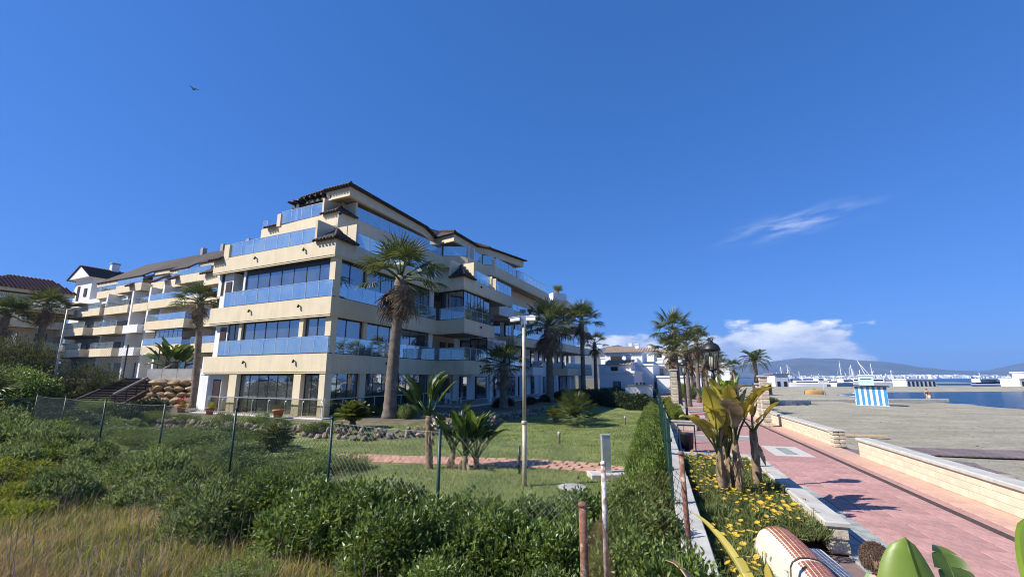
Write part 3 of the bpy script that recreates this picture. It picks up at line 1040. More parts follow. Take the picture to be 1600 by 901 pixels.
def spot(parent, c, ang):
    """small spout light under a balcony band"""
    g = G()
    g.tube([(0, 0, 0), (0, -0.10, 0.0)], 0.035, 6)
    g.tube([(0, -0.10, 0.07), (0, -0.13, -0.12)], [0.05, 0.065], 8)
    g.build('wall_light', M['dark'], parent, c, (0, 0, ang))

Bz = [(2.96, 3.98), (6.23, 7.28), (9.80, 10.77), (13.1, 14.1)]
main = thing('apartment_block', 'cream stepped apartment block with glass balconies and dark tiled roof beside the lawn', 'apartment block', (BC[0], BC[1], 0), BANG)

OUT12 = [(0, 11.5), (0, 0), (12.3, 1.2), (12.0, -1.6), (18.3, -0.95)]
OUT3 = [(0, 11.8), (0, 0), (12.3, 1.25), (12.0, -1.45), (22.7, -0.65)]
OUT4 = [(3.35, 12.0), (3.1, 3.45), (16.3, 3.7), (17.5, 1.6), (20.9, 1.8), (21.8, 0.95), (38.7, 1.8)]
# plinth and terrace
slab(main, offs([(0, 12.2), (0, 0), (12.3, 1.2), (12.0, -1.6), (18.6, -0.9), (57, 1.0)], -0.35) + [(57, 14), (4, 14)], -0.3, 0.42, M['plinth'], 'plinth')
slab(main, offs([(0, 12.2), (0, 0), (12.3, 1.2), (12.0, -1.6), (18.6, -0.9), (57, 1.0)], -0.05) + [(57, 14), (4, 14)], 0.42, 0.47, M['floorin'], 'terrace_floor')
for lvl, (z0, z1) in enumerate(Bz):
    pts = OUT12 if lvl < 2 else (OUT3 if lvl == 2 else OUT4)
    o = parapet(main, pts, z0, z1, M['cream'])
    inn = offs(pts, 0.2)
    back = [(pts[-1][0], 9.0), (9.0, 13.0)] if lvl < 3 else [(38.7, 11), (9, 12)]
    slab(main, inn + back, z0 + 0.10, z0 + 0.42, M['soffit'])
    # shadow-gap trim at the foot of the band
    parapet(main, offs(pts, 0.03), z0 - 0.10, z0 + 0.001, M['cream'], 0.20, 'band_trim')
# inner core walls (rooms' back walls)
core = [(3.2, 11.5), (3.2, 4.2), (15.5, 4.6), (57, 6.0), (57, 13.5), (3.2, 13.5)]
slab(main, core, 0.46, 13.0, M['room'], 'core_wall')
# end wall and white side volumes at the sunny side
bx('side_wall', M['white'], main, (2.6, 10.62, 4.95), (4.4, 1.35, 9.6))
bx('side_wall', M['white'], main, (0.55, 11.35, 3.4), (0.9, 0.9, 1.2))
bx('side_wall', M['white'], main, (0.62, 11.45, 1.65), (1.0, 0.95, 2.6))
bx('side_wall', M['white'], main, (0.75, 11.3, 6.7), (1.2, 0.85, 1.15))
bx('side_wall', M['white'], main, (0.9, 11.3, 9.0), (1.0, 0.7, 1.6))
bx('door', M['door'], main, (0.385, 10.4, 1.5), (0.06, 0.72, 2.0))
bx('door', M['door'], main, (0.385, 10.4, 5.0), (0.06, 0.6, 1.9))
bx('door', M['door'], main, (0.385, 10.4, 8.3), (0.06, 0.6, 1.7))

# --- ground floor, sunny side
gl = 0.30
for u0, u1 in ((0.10, 0.55), (2.06, 2.66), (7.95, 8.7)):
    bx('column', M['cream'], main, (0.33, (u0 + u1) / 2, 1.72), (0.5, u1 - u0, 2.52))
glaze(main, (gl + .1, 7.93), (gl + .1, 2.68), 0.48, 2.95, 6, M['window'], 0.22)
glaze(main, (gl + .1, 2.04), (gl + .1, 0.47), 0.48, 2.95, 3, M['window'], 0.22)
# its garden balustrade: posts with leaning heads and clear panes
b0, b1 = (-0.22, 10.1), (-0.22, -0.1)
for i in range(7):
    c = along(b0, b1, (i + .5) / 7)
    bx('glass_panel', M['clearglass'], main, (c[0], c[1], 0.95), (1.36, 0.012, 0.9), -math.pi / 2)
for i in range(8):
    c = along(b0, b1, i / 7)
    G().tube([(c[0], c[1], 0.42), (c[0], c[1], 1.22), (c[0] + .10, c[1] - .04, 1.40)], 0.02, 6).build('post', M['steel'], main)
seg_box('handrail', M['steel'], main, b0, b1, 1.40, 1.445, 0.05)
c0, c1 = (-0.2, -0.3), (11.5, 0.85)
for i in range(8):
    c = along(c0, c1, (i + .5) / 8)
    bx('glass_panel', M['clearglass'], main, (c[0], c[1], 0.95), (1.40, 0.012, 0.9), math.atan2(1.15, 11.7))
for i in range(9):
    c = along(c0, c1, i / 8)
    bx('post', M['steel'], main, (c[0], c[1], 0.92), (0.035, 0.04, 1.0))
seg_box('handrail', M['steel'], main, c0, c1, 1.42, 1.46, 0.05)
# --- ground floor, sea side
q0, q1 = (0, 0.33), (12.3, 1.53)
LR = 12.36
for v0, v1 in ((3.1, 3.65), (11.5, 12.1)):
    seg_box('column', M['cream'], main, q0, q1, 0.46, 2.97, 0.42, v0 / LR, v1 / LR)
for v0, v1, n in ((0.36, 3.08, 3), (3.67, 7.5, 4), (7.55, 11.45, 4)):
    a, b = along(q0, q1, v0 / LR, v1 / LR)
    glaze(main, a, b, 0.48, 2.95, n, M['window'], 0.1)
# open ground-floor terrace under the bay
seg_box('terrace_wall', M['cream'], main, (12.3, 3.6), (19.0, 3.9), 0.46, 3.0, 0.2)
bx('door', M['door'], main, (14.5, 3.58, 1.5), (1.0, 0.08, 2.1), 0.045)
bx('door', M['door'], main, (17.2, 3.70, 1.5), (1.7, 0.08, 2.1), 0.045)
bx('column', M['white'], main, (18.2, -0.55, 1.7), (0.28, 0.28, 2.5))
bx('column', M['white'], main, (12.25, 1.4, 1.7), (0.32, 0.5, 2.5))

# --- first and second floor glazing
for lvl in (0, 1):
    z0, z1 = Bz[lvl][1], Bz[lvl + 1][0]
    hd = 0.12 if lvl == 0 else 0.42
    bx('column', M['cream'], main, (0.47, 0.36, (z0 + z1) / 2), (0.46, 0.46, z1 - z0 + .1))
    if lvl == 0:
        bx('column', M['cream'], main, (0.36, 2.57, (z0 + z1) / 2), (0.34, 0.36, z1 - z0 + .1))
        bx('column', M['cream'], main, (0.40, 8.42, (z0 + z1) / 2), (0.30, 0.28, z1 - z0 + .1))
        glaze(main, (0.42, 8.27), (0.42, 2.76), z0 - .05, z1, 5, M['window'], hd)
        glaze(main, (0.42, 2.38), (0.42, 0.45), z0 - .05, z1, 2, M['window'], hd)
        glaze(main, (0.42, 9.8), (0.42, 8.57), z0 - .05, z1, 2, M['clearglass'], hd, 0.03)
    else:
        glaze(main, (0.42, 8.5), (0.42, 0.46), z0 - .05, z1, 7, M['window'], hd)
        bx('column', M['white'], main, (0.42, 8.66, (z0 + z1) / 2), (0.2, 0.2, z1 - z0 + .1))
    # balustrade of the sunny side and the sea side
    balus(main, (0.10, 10.2), (0.10, 0.10), z1 * 0 + z0, 1.0, 9)
    a, b = along((0, 0.12), (12.3, 1.32), 0.012, 0.985)
    balus(main, a, b, z0, 1.0, 9)
    r0, r1 = (0, 0.45), (12.3, 1.65)
    for v0, v1 in ((3.3, 3.68), (11.5, 12.05)):
        seg_box('column', M['cream'] if v0 < 5 else M['white'], main, r0, r1, z0 - .05, z1 + .05, 0.34, v0 / LR, v1 / LR)
    for v0, v1, n in ((0.45, 3.28, 2), (3.72, 7.6, 3), (7.65, 11.48, 3)):
        a, b = along(r0, r1, v0 / LR, v1 / LR)
        glaze(main, a, b, z0 - .05, z1, n, M['window'], 0.1)
    # bay
    balus(main, (12.42, 1.15), (12.18, -1.48), z0, 1.0, 2)
    if lvl == 1:
        glaze(main, (12.75, 1.2), (12.5, -1.15), z0 - .05, z1, 3, M['window'], 0.12)
        glaze(main, (12.5, -1.15), (16.6, -0.72), z0 - .05, z1, 6, M['window'], 0.14)
        glaze(main, (16.65, -0.6), (18.2, -0.45), z0 - .05, z1, 1, M['window'], 0.3, 0.09)
        balus(main, (12.2, -1.48), (18.15, -0.85), z0, 0.9, 5)
    else:
        balus(main, (12.2, -1.48), (18.15, -0.85), z0, 1.0, 5)
        seg_box('terrace_wall', M['cream'], main, (12.4, 3.3), (18.4, 3.6), z0 - .1, z1 + .1, 0.2)
        bx('door', M['door'], main, (13.6, 3.22, z0 + 1.0), (1.8, 0.08, 2.0), 0.05)
        bx('door', M['door'], main, (16.2, 3.32, z0 + 0.9), (0.9, 0.08, 1.9), 0.05)
        bx('door', M['door'], main, (17.7, 3.40, z0 + 0.9), (0.9, 0.08, 1.9), 0.05)
        glaze(main, (17.6, -0.55), (18.25, 1.6), z0 - .05, z1, 2, M['window'], 0.1)
for (z0, z1) in Bz[:3]:
    for u in (2.6, 7.2):
        spot(main, (-0.002, u, (z0 + z1) / 2 + 0.12), -math.pi / 2)
    for v in (5.5, 15.0):
        spot(main, (v, (v * 1.2 / 12.3 if v < 12 else -1.3), (z0 + z1) / 2 + 0.12), 0.1)

# --- third floor: set-back wall, terraces, tiled corners
z0 = Bz[2][1]
hip_corner(main, (0.02, 0.02), (0, 1.75), (1.75, 0.12), z0 + 0.02, 1.30)
hip_corner(main, (12.02, -1.42), (0.15, 1.45), (1.9, 0.14), z0 + 0.02, 1.45)
balus(main, (0.10, 10.15), (0.10, 1.85), z0, 1.0, 7)
a, b = along((0, 0.12), (12.3, 1.37), 0.155, 0.98)
balus(main, a, b, z0, 1.0, 8)
a, b = along((12.0, -1.33), (22.7, -0.53), 0.19, 0.50)
balus(main, a, b, z0, 1.0, 3)
a, b = along((12.0, -1.33), (22.7, -0.53), 0.63, 0.995)
balus(main, a, b, z0, 1.0, 4)
for t in (0.515, 0.60):
    a = along((12.0, -1.45), (22.7, -0.65), t)
    bx('fin_wall', M['cream'], main, (a[0], a[1] + 0.5, z0 + 0.5), (0.16, 1.1, 1.2), 0.07)
bx('parapet_pier', M['cream'], main, (0.32, 10.42, z0 + 0.42), (0.66, 0.42, 1.1))
wall3 = [(3.9, 11.5), (3.9, 4.2), (16.4, 4.5), (19.0, 2.6), (38.5, 3.4)]
parapet(main, wall3, z0 - .4, Bz[3][0] + .02, M['cream'], 0.3, 'upper_wall')
glaze(main, (3.86, 10.5), (3.86, 5.0), z0, 12.9, 6, M['window'], 0.3)
glaze(main, (4.6, 4.16), (15.6, 4.44), z0, 12.9, 9, M['window'], 0.3)
# tiled skirts at the sunny end, one behind the other
def skirt(v, ua, ub, z, rise=1.0, dep=1.2):
    tile_slope(main, (v - 0.25, ub, z), (v - 0.25, ua, z), (v + dep, ua, z + rise), (v + dep, ub, z + rise), M['tile'])
    seg_box('fin_wall', M['cream'], main, (v, ua), (v + dep, ua), z - .3, z + rise + .1, 0.14)
skirt(0.0, 10.72, 12.05, z0 - 0.05, 0.95)
parapet(main, [(7.5, 16.9), (2.25, 16.7), (2.0, 11.8)], Bz[2][0], Bz[2][1], M['cream'])
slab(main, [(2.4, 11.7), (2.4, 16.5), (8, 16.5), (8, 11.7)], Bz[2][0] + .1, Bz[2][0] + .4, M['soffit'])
skirt(2.2, 15.2, 16.9, z0 - 0.05, 0.95)
balus(main, (2.35, 15.0), (2.3, 12.2), z0, 1.0, 3)
bx('side_wall', M['white'], main, (6.0, 12.6, 5.0), (5.6, 2.6, 9.8))

# --- fourth floor
z0 = Bz[3][1]
hip_corner(main, (3.12, 3.47), (0.04, 1.6), (1.7, 0.03), z0 + 0.02, 1.15)
balus(main, (3.28, 9.6), (3.22, 5.2), z0, 1.0, 4)
bx('parapet_pier', M['cream'], main, (3.5, 9.85, z0 + 0.4), (0.6, 0.40, 1.0))
skirt(3.3, 10.1, 11.3, z0 - .05, 0.8)
balus(main, (3.42, 11.95), (3.4, 11.4), z0 - 0.25, 0.9, 1)
a, b = along((3.1, 3.57), (16.3, 3.82), 0.135, 0.995)
balus(main, a, b, z0, 1.0, 9)
balus(main, (16.42, 3.7), (17.45, 1.75), z0, 1.0, 1)
bx('fin_wall', M['white'], main, (17.7, 2.05, z0 + 0.52), (0.14, 0.9, 1.35))
bx('fin_wall', M['white'], main, (18.9, 2.2, z0 + 0.52), (0.14, 1.0, 1.35))
bx('fin_wall', M['white'], main, (18.3, 2.62, z0 + 0.5), (1.2, 0.12, 1.2))
balus(main, (19.0, 1.82), (20.8, 1.93), z0, 1.0, 2)
balus(main, (20.95, 1.9), (21.75, 1.12), z0, 1.0, 1)
bx('parapet_pier', M['cream'], main, (21.9, 1.1, z0 + 0.2), (0.5, 0.3, 1.1))
a, b = along((21.8, 1.07), (38.7, 1.92), 0.03, 0.36)
balus(main, a, b, z0, 1.0, 5)
bx('parapet_pier', M['white'], main, (28.4, 1.55, z0 + 0.35), (0.6, 0.45, 1.2))
a, b = along((21.8, 1.07), (38.7, 1.92), 0.42, 0.99)
balus(main, a, b, z0, 1.0, 8)
W4 = [(4.6, 7.6), (4.6, 4.7), (15.2, 5.2), (17.8, 6.0), (17.6, 3.6), (22.0, 3.9), (23.0, 3.3), (29.0, 2.4), (29.0, 9)]
parapet(main, W4, z0 - .4, 15.6, M['cream'], 0.3, 'penthouse_wall')
glaze(main, (4.9, 4.62), (15.0, 5.08), z0, 15.5, 8, M['window'], 0.4)
glaze(main, (17.9, 3.5), (21.9, 3.78), z0, 15.5, 3, M['window'], 0.4)
glaze(main, (23.1, 3.2), (28.8, 2.35), z0, 15.5, 4, M['window'], 0.4)
# roof: fascia, eaves, tiled slopes
EAVE = [(3.7, 5.5), (3.7, 3.1), (13.5, 3.9), (16.7, 5.0), (16.2, 2.4), (21.0, 2.7), (22.2, 2.0), (28.6, 0.75), (29.2, 7.0)]
parapet(main, EAVE, 15.45, 16.15, M['cream'], 0.3, 'fascia')
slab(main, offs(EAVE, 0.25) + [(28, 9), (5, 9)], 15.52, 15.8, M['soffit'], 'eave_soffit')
ez, rz_ = 16.2, 17.55
eo = offs(EAVE, -0.28); ei = offs(EAVE, 3.0)
ei[2] = (13.6, 6.9); ei[3] = (15.0, 7.0); ei[4] = (18.6, 5.6); ei[5] = (21.5, 5.6); ei[6] = (23.2, 4.9)
for i in range(len(EAVE) - 2):
    a, b = eo[i], eo[i + 1]; c, d = ei[i + 1], ei[i]
    tone_pick = M['tilered'] if i == 5 else M['tile']  # one short slope laid in red tile, the others in dark
    tile_slope(main, (*a, ez), (*b, ez), (*c, rz_), (*d, rz_), tone_pick)
for i in (1, 4, 6):
    ridge(main, (*eo[i], ez + .08), (*ei[i], rz_ + .08), M['tile'])
slab(main, [ei[1], ei[2], ei[3], ei[4], ei[5], ei[6], ei[7], (26, 9), (5.5, 9)], rz_ - 0.1, rz_ + 0.02, M['tile'], 'roof_top')
parapet(main, offs(EAVE, -0.20), 16.14, 16.24, M['dark'], 0.3, 'gutter')
# lower tile apron falling from the roof to the pergola
tile_slope(main, (3.5, 8.0, 16.05), (3.5, 5.35, 16.2), (6.5, 5.35, 17.4), (6.5, 8.0, 17.25), M['tile'])
bx('roof_beam', M['dark'], main, (3.75, 6.3, 15.7), (0.16, 2.6, 0.22), 0.0)
# pergola
for u in (5.9, 9.0):
    bx('pergola_post', M['white'], main, (4.2, u, 15.0), (0.28, 0.28, 1.9))
bx('pergola_beam', M['dark'], main, (4.2, 7.6, 15.78), (0.18, 4.2, 0.20))
for k in range(7):
    u = 5.7 + k * 0.6
    bx('pergola_rafter', M['dark'], main, (4.9, u, 15.98), (2.6, 0.13, 0.20))
    bx('pergola_rafter', M['dark'], main, (3.52, u, 15.96), (0.25, 0.13, 0.12))
slab(main, [(3.75, 5.5), (3.75, 9.6), (6.5, 9.6), (6.5, 5.5)], 16.09, 16.15, M['concrete'], 'pergola_cover')
glaze(main, (4.25, 8.8), (4.25, 6.1), z0 - .1, 15.66, 4, M['clearglass'], 0.05)
bx('penthouse_wall', M['cream'], main, (8.0, 7.9, 14.8), (4.0, 2.6, 2.2))

# --- sea-side wing beyond the bay: white recessed front with box balconies
WF = 2.9
bx('wing_wall', M['white'], main, (37.7, WF + 0.15 + 0.9, 6.75), (38.6, 0.3, 12.7), 0.012)
wy = lambda v: WF + 0.85 + (v - 37.7) * 0.012
rw = random.Random(3)
wing_z = [0.5, 4.0, 7.3, 10.8]
for lvl, zz in enumerate(wing_z):
    v = 19.6
    while v < 55.5:
        w_ = rw.choice([0.9, 1.1, 1.6, 2.2])
        kind = rw.random()
        h_ = 2.15 if (kind < 0.55 or lvl == 0) else 1.25
        zb = zz + 0.05 if h_ > 2 else zz + 0.95
        bx('window_recess', M['dark'], main, (v + w_ / 2, wy(v), zb + h_ / 2), (w_ + 0.12, 0.14, h_ + 0.1), 0.012)
        n = 2 if w_ > 1.3 else 1
        for k in range(n):
            bx('window_pane', M['window'], main, (v + w_ / n * (k + .5), wy(v) - 0.09, zb + h_ / 2), (w_ / n - 0.07, 0.02, h_ - 0.06), 0.012 + rw.uniform(-.02, .02))
        bx('window_sill', M['white'], main, (v + w_ / 2, wy(v) - 0.1, zb - 0.08), (w_ + 0.3, 0.22, 0.07), 0.012)
        v += w_ + rw.uniform(1.0, 2.1)
def box_balcony(v0, v1, dep, z, m, glass=True, h=1.02):
    y1 = wy((v0 + v1) / 2)
    parapet(main, [(v0, y1), (v0, y1 - dep), (v1, y1 - dep), (v1, y1)], z, z + h, m, 0.16)
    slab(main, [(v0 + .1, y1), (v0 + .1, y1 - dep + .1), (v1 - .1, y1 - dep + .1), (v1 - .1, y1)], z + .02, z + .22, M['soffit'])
    if glass:
        n = max(1, round((v1 - v0) / 1.3))
        balus(main, (v0 + .08, y1 - dep + .08), (v1 - .08, y1 - dep + .08), z + h, 0.75, n)
box_balcony(19.2, 22.0, 2.2, 6.25, M['white'])
box_balcony(19.3, 22.4, 2.2, 3.0, M['white'], False)
box_balcony(22.9, 26.4, 2.6, 9.1, M['white'])
box_balcony(22.6, 25.8, 2.0, 5.5, M['white'], False)
box_balcony(26.6, 31.5, 2.5, 9.0, M['cream'])
box_balcony(27.5, 40.0, 2.2, 6.25, M['cream'])
box_balcony(43.5, 55.0, 2.9, 9.8, M['cream'])
box_balcony(41.5, 55.5, 3.2, 6.25, M['cream'])
box_balcony(44.0, 56.5, 3.0, 2.95, M['cream'])
box_balcony(28.5, 32.0, 1.3, 2.95, M['white'])
box_balcony(35.0, 38.6, 1.3, 2.95, M['white'])
for v in (23.2, 29.0, 34.8, 40.6, 46.4, 52.2):
    bx('column', M['white'], main, (v, 1.1 + 0.02 * (v - 23), 1.7), (0.4, 0.4, 2.5))
parapet(main, [(38.75, 1.8), (44.0, 3.3), (46.0, 1.4), (56.5, 2.4), (56.5, 9)], 13.1, 14.1, M['cream'])
slab(main, [(38.5, 2.0), (44.0, 3.5), (46.0, 1.6), (56.3, 2.6), (56.3, 10), (38.5, 10)], 13.18, 13.5, M['soffit'])
bx('parapet_pier', M['white'], main, (45.2, 2.6, 14.6), (2.4, 1.0, 1.1), -0.6)
balus(main, (46.6, 1.65), (56.3, 2.55), 14.1, 1.0, 5)
# interior dressing seen through the glass
rc = random.Random(11)
for (zb, zt) in ((0.5, 2.8), (4.0, 6.0), (7.3, 9.4)):
    for u in (7.6, 6.6, 4.4, 3.0, 1.6):
        if rc.random() < 0.75:
            bx('curtain', M['curtain'], main, (1.4 + rc.random() * .5, u, (zb + zt) / 2), (0.06, rc.uniform(.4, .9), zt - zb))
    for v in (2.2, 4.4, 6.2, 9.4):
        if rc.random() < 0.75:
            bx('curtain', M['curtain'], main, (v, 1.7 + rc.random() * .4 + v * .09, (zb + zt) / 2), (rc.uniform(.5, 1.0), 0.06, zt - zb), 0.1)
# dome camera and mast on the tiled corner
G().tube([(1.3, 1.4, 11.6), (1.3, 1.4, 13.0)], 0.025, 6).build('mast', M['camwhite'], main)
G().lathe([(0.02, 0.1), (0.10, 0.07), (0.12, 0), (0.09, -0.09), (0.02, -0.13)], 10, (1.3, 1.28, 13.0)).build('dome_camera', M['dark'], main)
# ================================================================== plants
M['f_hedge'] = leafmat('hedge_leaf', (0.045, 0.085, 0.016), (0.20, 0.275, 0.065), 0.30, 0.42, 0.5, 1.6)
M['f_box'] = leafmat('clipped_hedge_leaf', (0.055, 0.105, 0.015), (0.20, 0.27, 0.05), 0.28, 0.5, 0.4, 2.0)
M['f_grey'] = leafmat('grey_green_leaf', (0.060, 0.100, 0.030), (0.255, 0.310, 0.115), 0.28, 0.65, 0.25, 1.4)
M['f_mid'] = leafmat('mid_green_leaf', (0.065, 0.11, 0.02), (0.22, 0.28, 0.075), 0.28, 0.55, 0.35, 1.4)
M['f_lime'] = leafmat('lime_leaf', (0.105, 0.15, 0.018), (0.30, 0.33, 0.055), 0.32, 0.6, 0.3, 1.3)
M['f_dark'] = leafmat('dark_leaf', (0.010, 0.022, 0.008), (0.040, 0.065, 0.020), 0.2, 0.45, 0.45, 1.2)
M['f_olive'] = leafmat('olive_leaf', (0.045, 0.055, 0.020), (0.13, 0.14, 0.055), 0.25, 0.65, 0.25, 1.4)
M['f_palm'] = leafmat('palm_leaf', (0.045, 0.065, 0.018), (0.15, 0.18, 0.055), 0.22, 0.45, 0.5, 2.0)
M['f_dead'] = leafmat('dead_palm_leaf', (0.15, 0.11, 0.07), (0.36, 0.28, 0.185), 0.15, 0.8, 0.15, 2.0)
M['f_fan'] = leafmat('fan_leaf', (0.040, 0.065, 0.014), (0.165, 0.195, 0.050), 0.25, 0.45, 0.5, 2.0)
M['dryg'] = leafmat('dry_grass', (0.24, 0.185, 0.08), (0.56, 0.44, 0.21), 0.3, 0.8, 0.2, 0.6)
M['greeng'] = leafmat('green_grass', (0.085, 0.125, 0.016), (0.30, 0.32, 0.07), 0.3, 0.6, 0.3, 0.5)
M['lawng'] = leafmat('lawn_blade', (0.075, 0.12, 0.022), (0.30, 0.33, 0.095), 0.25, 0.6, 0.3, 0.7)
M['litter'] = leafmat('dry_litter', (0.17, 0.135, 0.105), (0.42, 0.35, 0.28), 0.15, 0.9, 0.1, 1.0)

def shrub_mesh(seed, m, rx, ry, rz, n, L, W, lobes=14, upright=0.4, shell=0.55, small=1.0):
    """foliage of one shrub: leaf tufts gathered on many small lobes"""
    r = np.random.default_rng(seed)
    th = r.uniform(0, 2 * np.pi, lobes); ph = np.arccos(r.uniform(0.05, 1.0, lobes))
    k = r.uniform(0.45, 0.85, lobes)
    cen = np.stack([np.cos(th) * np.sin(ph) * k * rx, np.sin(th) * np.sin(ph) * k * ry, np.cos(ph) * k * rz + 0.12 * rz], 1)
    rad = r.uniform(0.22, 0.42, lobes) * min(rx, ry, rz * 1.3) * small
    which = r.integers(0, lobes, n)
    d = nrm(r.normal(size=(n, 3)))
    rr = rad[which] * (shell + (1 - shell) * r.random(n)) * r.uniform(0.85, 1.25, n)
    # sprays: some leaves reach beyond the lobe
    rr = np.where(r.random(n) < 0.10, rr * r.uniform(1.15, 1.6, n), rr)
    P = cen[which] + d * rr[:, None]
    P[:, 2] = np.maximum(P[:, 2], 0.02 + 0.1 * r.random(n))
    D = d * 0.8 + np.array([0, 0, upright]) + r.normal(size=(n, 3)) * 0.45
    V, T = leaves_np(P, D, L * r.uniform(0.6, 1.3, n), W * r.uniform(0.7, 1.2, n), r=r)
    return np_mesh('foliage', V, T, m), cen

def stems_mesh(cen, seed, rad=0.02, m=None):
    r = random.Random(seed)
    g = G()
    for c in cen[:10]:
        b = (r.uniform(-.1, .1), r.uniform(-.1, .1), -0.12)
        mid = (c[0] * .45 + r.uniform(-.08, .08), c[1] * .45 + r.uniform(-.08, .08), c[2] * .5)
        g.tube([b, mid, tuple(c)], [rad, rad * .7, rad * .35], 5)
    return g.mesh('stem', m or M['barkdark'])

_shrubs = {}
def shrub_kind(key, m, seeds, **kw):
    _shrubs[key] = []
    for sd_ in seeds:
        f, cen = shrub_mesh(sd_, m, **kw)
        _shrubs[key].append((f, stems_mesh(cen, sd_)))

def put_shrub(key, i, x, y, label, sc=(1, 1, 1), name='shrub', cat='shrub', group=None, z=None, dz=0.0):
    f, s = _shrubs[key][i % len(_shrubs[key])]
    zz = (float(gz(x, y)) if z is None else z) + dz
    t = thing(name, label, cat, (x, y, zz), random.uniform(0, 6.28), group)
    t.scale = sc if hasattr(sc, '__len__') else (sc, sc, sc)
    link('foliage', f, t)
    link('stem', s, t)
    return t

shrub_kind('hedge', M['f_hedge'], (1, 2, 3, 4), rx=0.95, ry=0.95, rz=1.05, n=9000, L=0.095, W=0.046, lobes=46, shell=.75, small=.68)
shrub_kind('grey', M['f_grey'], (11, 12, 13), rx=0.9, ry=0.9, rz=0.85, n=5600, L=0.12, W=0.044, lobes=40, upright=0.6, shell=.7, small=.7)
shrub_kind('mid', M['f_mid'], (21, 22), rx=0.85, ry=0.85, rz=0.75, n=6000, L=0.075, W=0.030, lobes=20)
shrub_kind('lime', M['f_lime'], (31, 32), rx=0.95, ry=0.95, rz=0.45, n=5200, L=0.085, W=0.038, lobes=24)
shrub_kind('big', M['f_mid'], (41,), rx=1.0, ry=1.0, rz=1.0, n=13000, L=0.075, W=0.042, lobes=34)
shrub_kind('olive', M['f_olive'], (51, 52), rx=1.0, ry=1.0, rz=1.0, n=11000, L=0.085, W=0.018, lobes=26, upright=0.6)
shrub_kind('dark', M['f_dark'], (61, 62), rx=1.0, ry=1.0, rz=0.9, n=6500, L=0.11, W=0.05, lobes=20)

# --- dark green hedge thicket between the scrub and the lawn (spots along the fence, camera side)
hedge_spots = [
    (-3.9, 8.0, 0.95, 0.95), (-3.0, 7.35, 1.0, 0.95), (-2.3, 6.85, 0.95, 0.95), (-1.75, 7.5, 0.95, 0.85), (-1.35, 6.2, 0.90, 0.95),
    (-0.75, 6.95, 0.92, 0.86), (-0.25, 6.15, 0.85, 0.92), (0.3, 6.9, 0.85, 0.82), (0.45, 5.9, 0.72, 0.86), (1.15, 7.2, 0.9, 0.80), (1.7, 6.5, 0.85, 0.84),
    (2.05, 7.9, 0.8, 0.80), (-0.7, 5.4, 0.62, 0.62), (0.35, 5.05, 0.55, 0.55), (1.35, 5.35, 0.75, 0.85), (1.5, 4.45, 0.6, 0.85), (1.0, 8.2, 0.75, 0.55)]
notes = ['where the camera mast stands', 'against the green fence posts', 'beside the rusty stub post', 'beside the white flaking post', 'by the low concrete wall']
for i, (x, y, a, b) in enumerate(hedge_spots):
    note = {0: 'glossy evergreen bush where the thicket meets the grey-green shrubs', 8: 'glossy evergreen bush growing behind the short rusty stub', 11: 'glossy evergreen bush between the utility post and the low wall', 14: 'glossy evergreen bush tangled in the torn rusty netting', 15: 'glossy evergreen bush pressed against the low concrete wall', 9: 'glossy evergreen bush below the camera mast', 12: 'small glossy evergreen bush standing out into the wild grass', 13: 'smallest glossy evergreen bush beside the short rusty stub'}.get(i, 'glossy dark green evergreen bush in the thicket before the lawn')
    put_shrub('hedge', i, x, y, note, (a, a, b), 'evergreen_shrub', 'shrub', 'evergreen bushes before the lawn')
# --- clipped hedge along the wall: one plant after another
shrub_kind('clip', M['f_box'], (71, 72, 73), rx=0.55, ry=0.55, rz=0.62, n=5200, L=0.055, W=0.026, lobes=26, upright=0.6)
for i in range(30):
    s = 9.3 + i * 0.92
    p = PW(s, -0.32 + random.uniform(-.06, .06))
    put_shrub('clip', i, p[0], p[1], 'light green bush of the clipped hedge beside the low concrete wall', (1.25, 1.0, 1.25 + random.uniform(-.08, .1)), 'hedge_shrub', 'shrub', 'hedge along the garden wall', z=0.0).rotation_euler = (0, 0, SANG + random.choice((0, math.pi)))

# --- grey-green shrubs of the scrub along the fence
grey_spots = [(-4.6, 7.6, 1.0), (-5.4, 8.6, 1.1), (-6.3, 9.4, 1.05), (-7.3, 9.6, 0.95), (-8.0, 10.8, 1.1), (-9.3, 11.6, 1.1), (-10.6, 12.2, 1.1),
              (-11.9, 13.4, 1.15), (-13.4, 14.0, 1.2), (-15.0, 15.0, 1.2), (-16.8, 15.9, 1.35), (-18.6, 17.5, 1.4), (-8.6, 9.2, 0.8),
              (-12.6, 12.0, 0.9), (-15.8, 13.4, 1.0), (-20.5, 18.6, 1.5)]
for i, (x, y, k) in enumerate(grey_spots):
    put_shrub('grey', i, x, y, 'grey-green bushy shrub in the scrub along the wire fence', (k * .9, k * .9, k * random.uniform(.70, 1.0)), 'scrub_shrub', 'shrub', 'grey-green shrubs along the wire fence')
back_spots = [(-4.6, 10.6), (-5.8, 12.2), (-7.4, 13.0), (-8.6, 14.8), (-9.8, 15.6), (-11.2, 16.6), (-12.4, 17.6), (-14.0, 18.2), (-15.2, 19.4), (-17.0, 20.2), (-6.8, 15.0), (-9.2, 17.4), (-12.0, 19.8), (-15.0, 21.6), (-18.6, 21.8), (-19.6, 23.4), (-5.2, 13.6)]
for i, (x, y) in enumerate(back_spots):
    put_shrub(('grey', 'mid', 'hedge')[i % 3], i, x, y, 'leafy shrub growing between the wire fence and the rock border', (1.25, 1.25, random.uniform(.45, .72)), 'garden_shrub', 'shrub', 'shrubs between fence and rock border')
fill = random.Random(77)
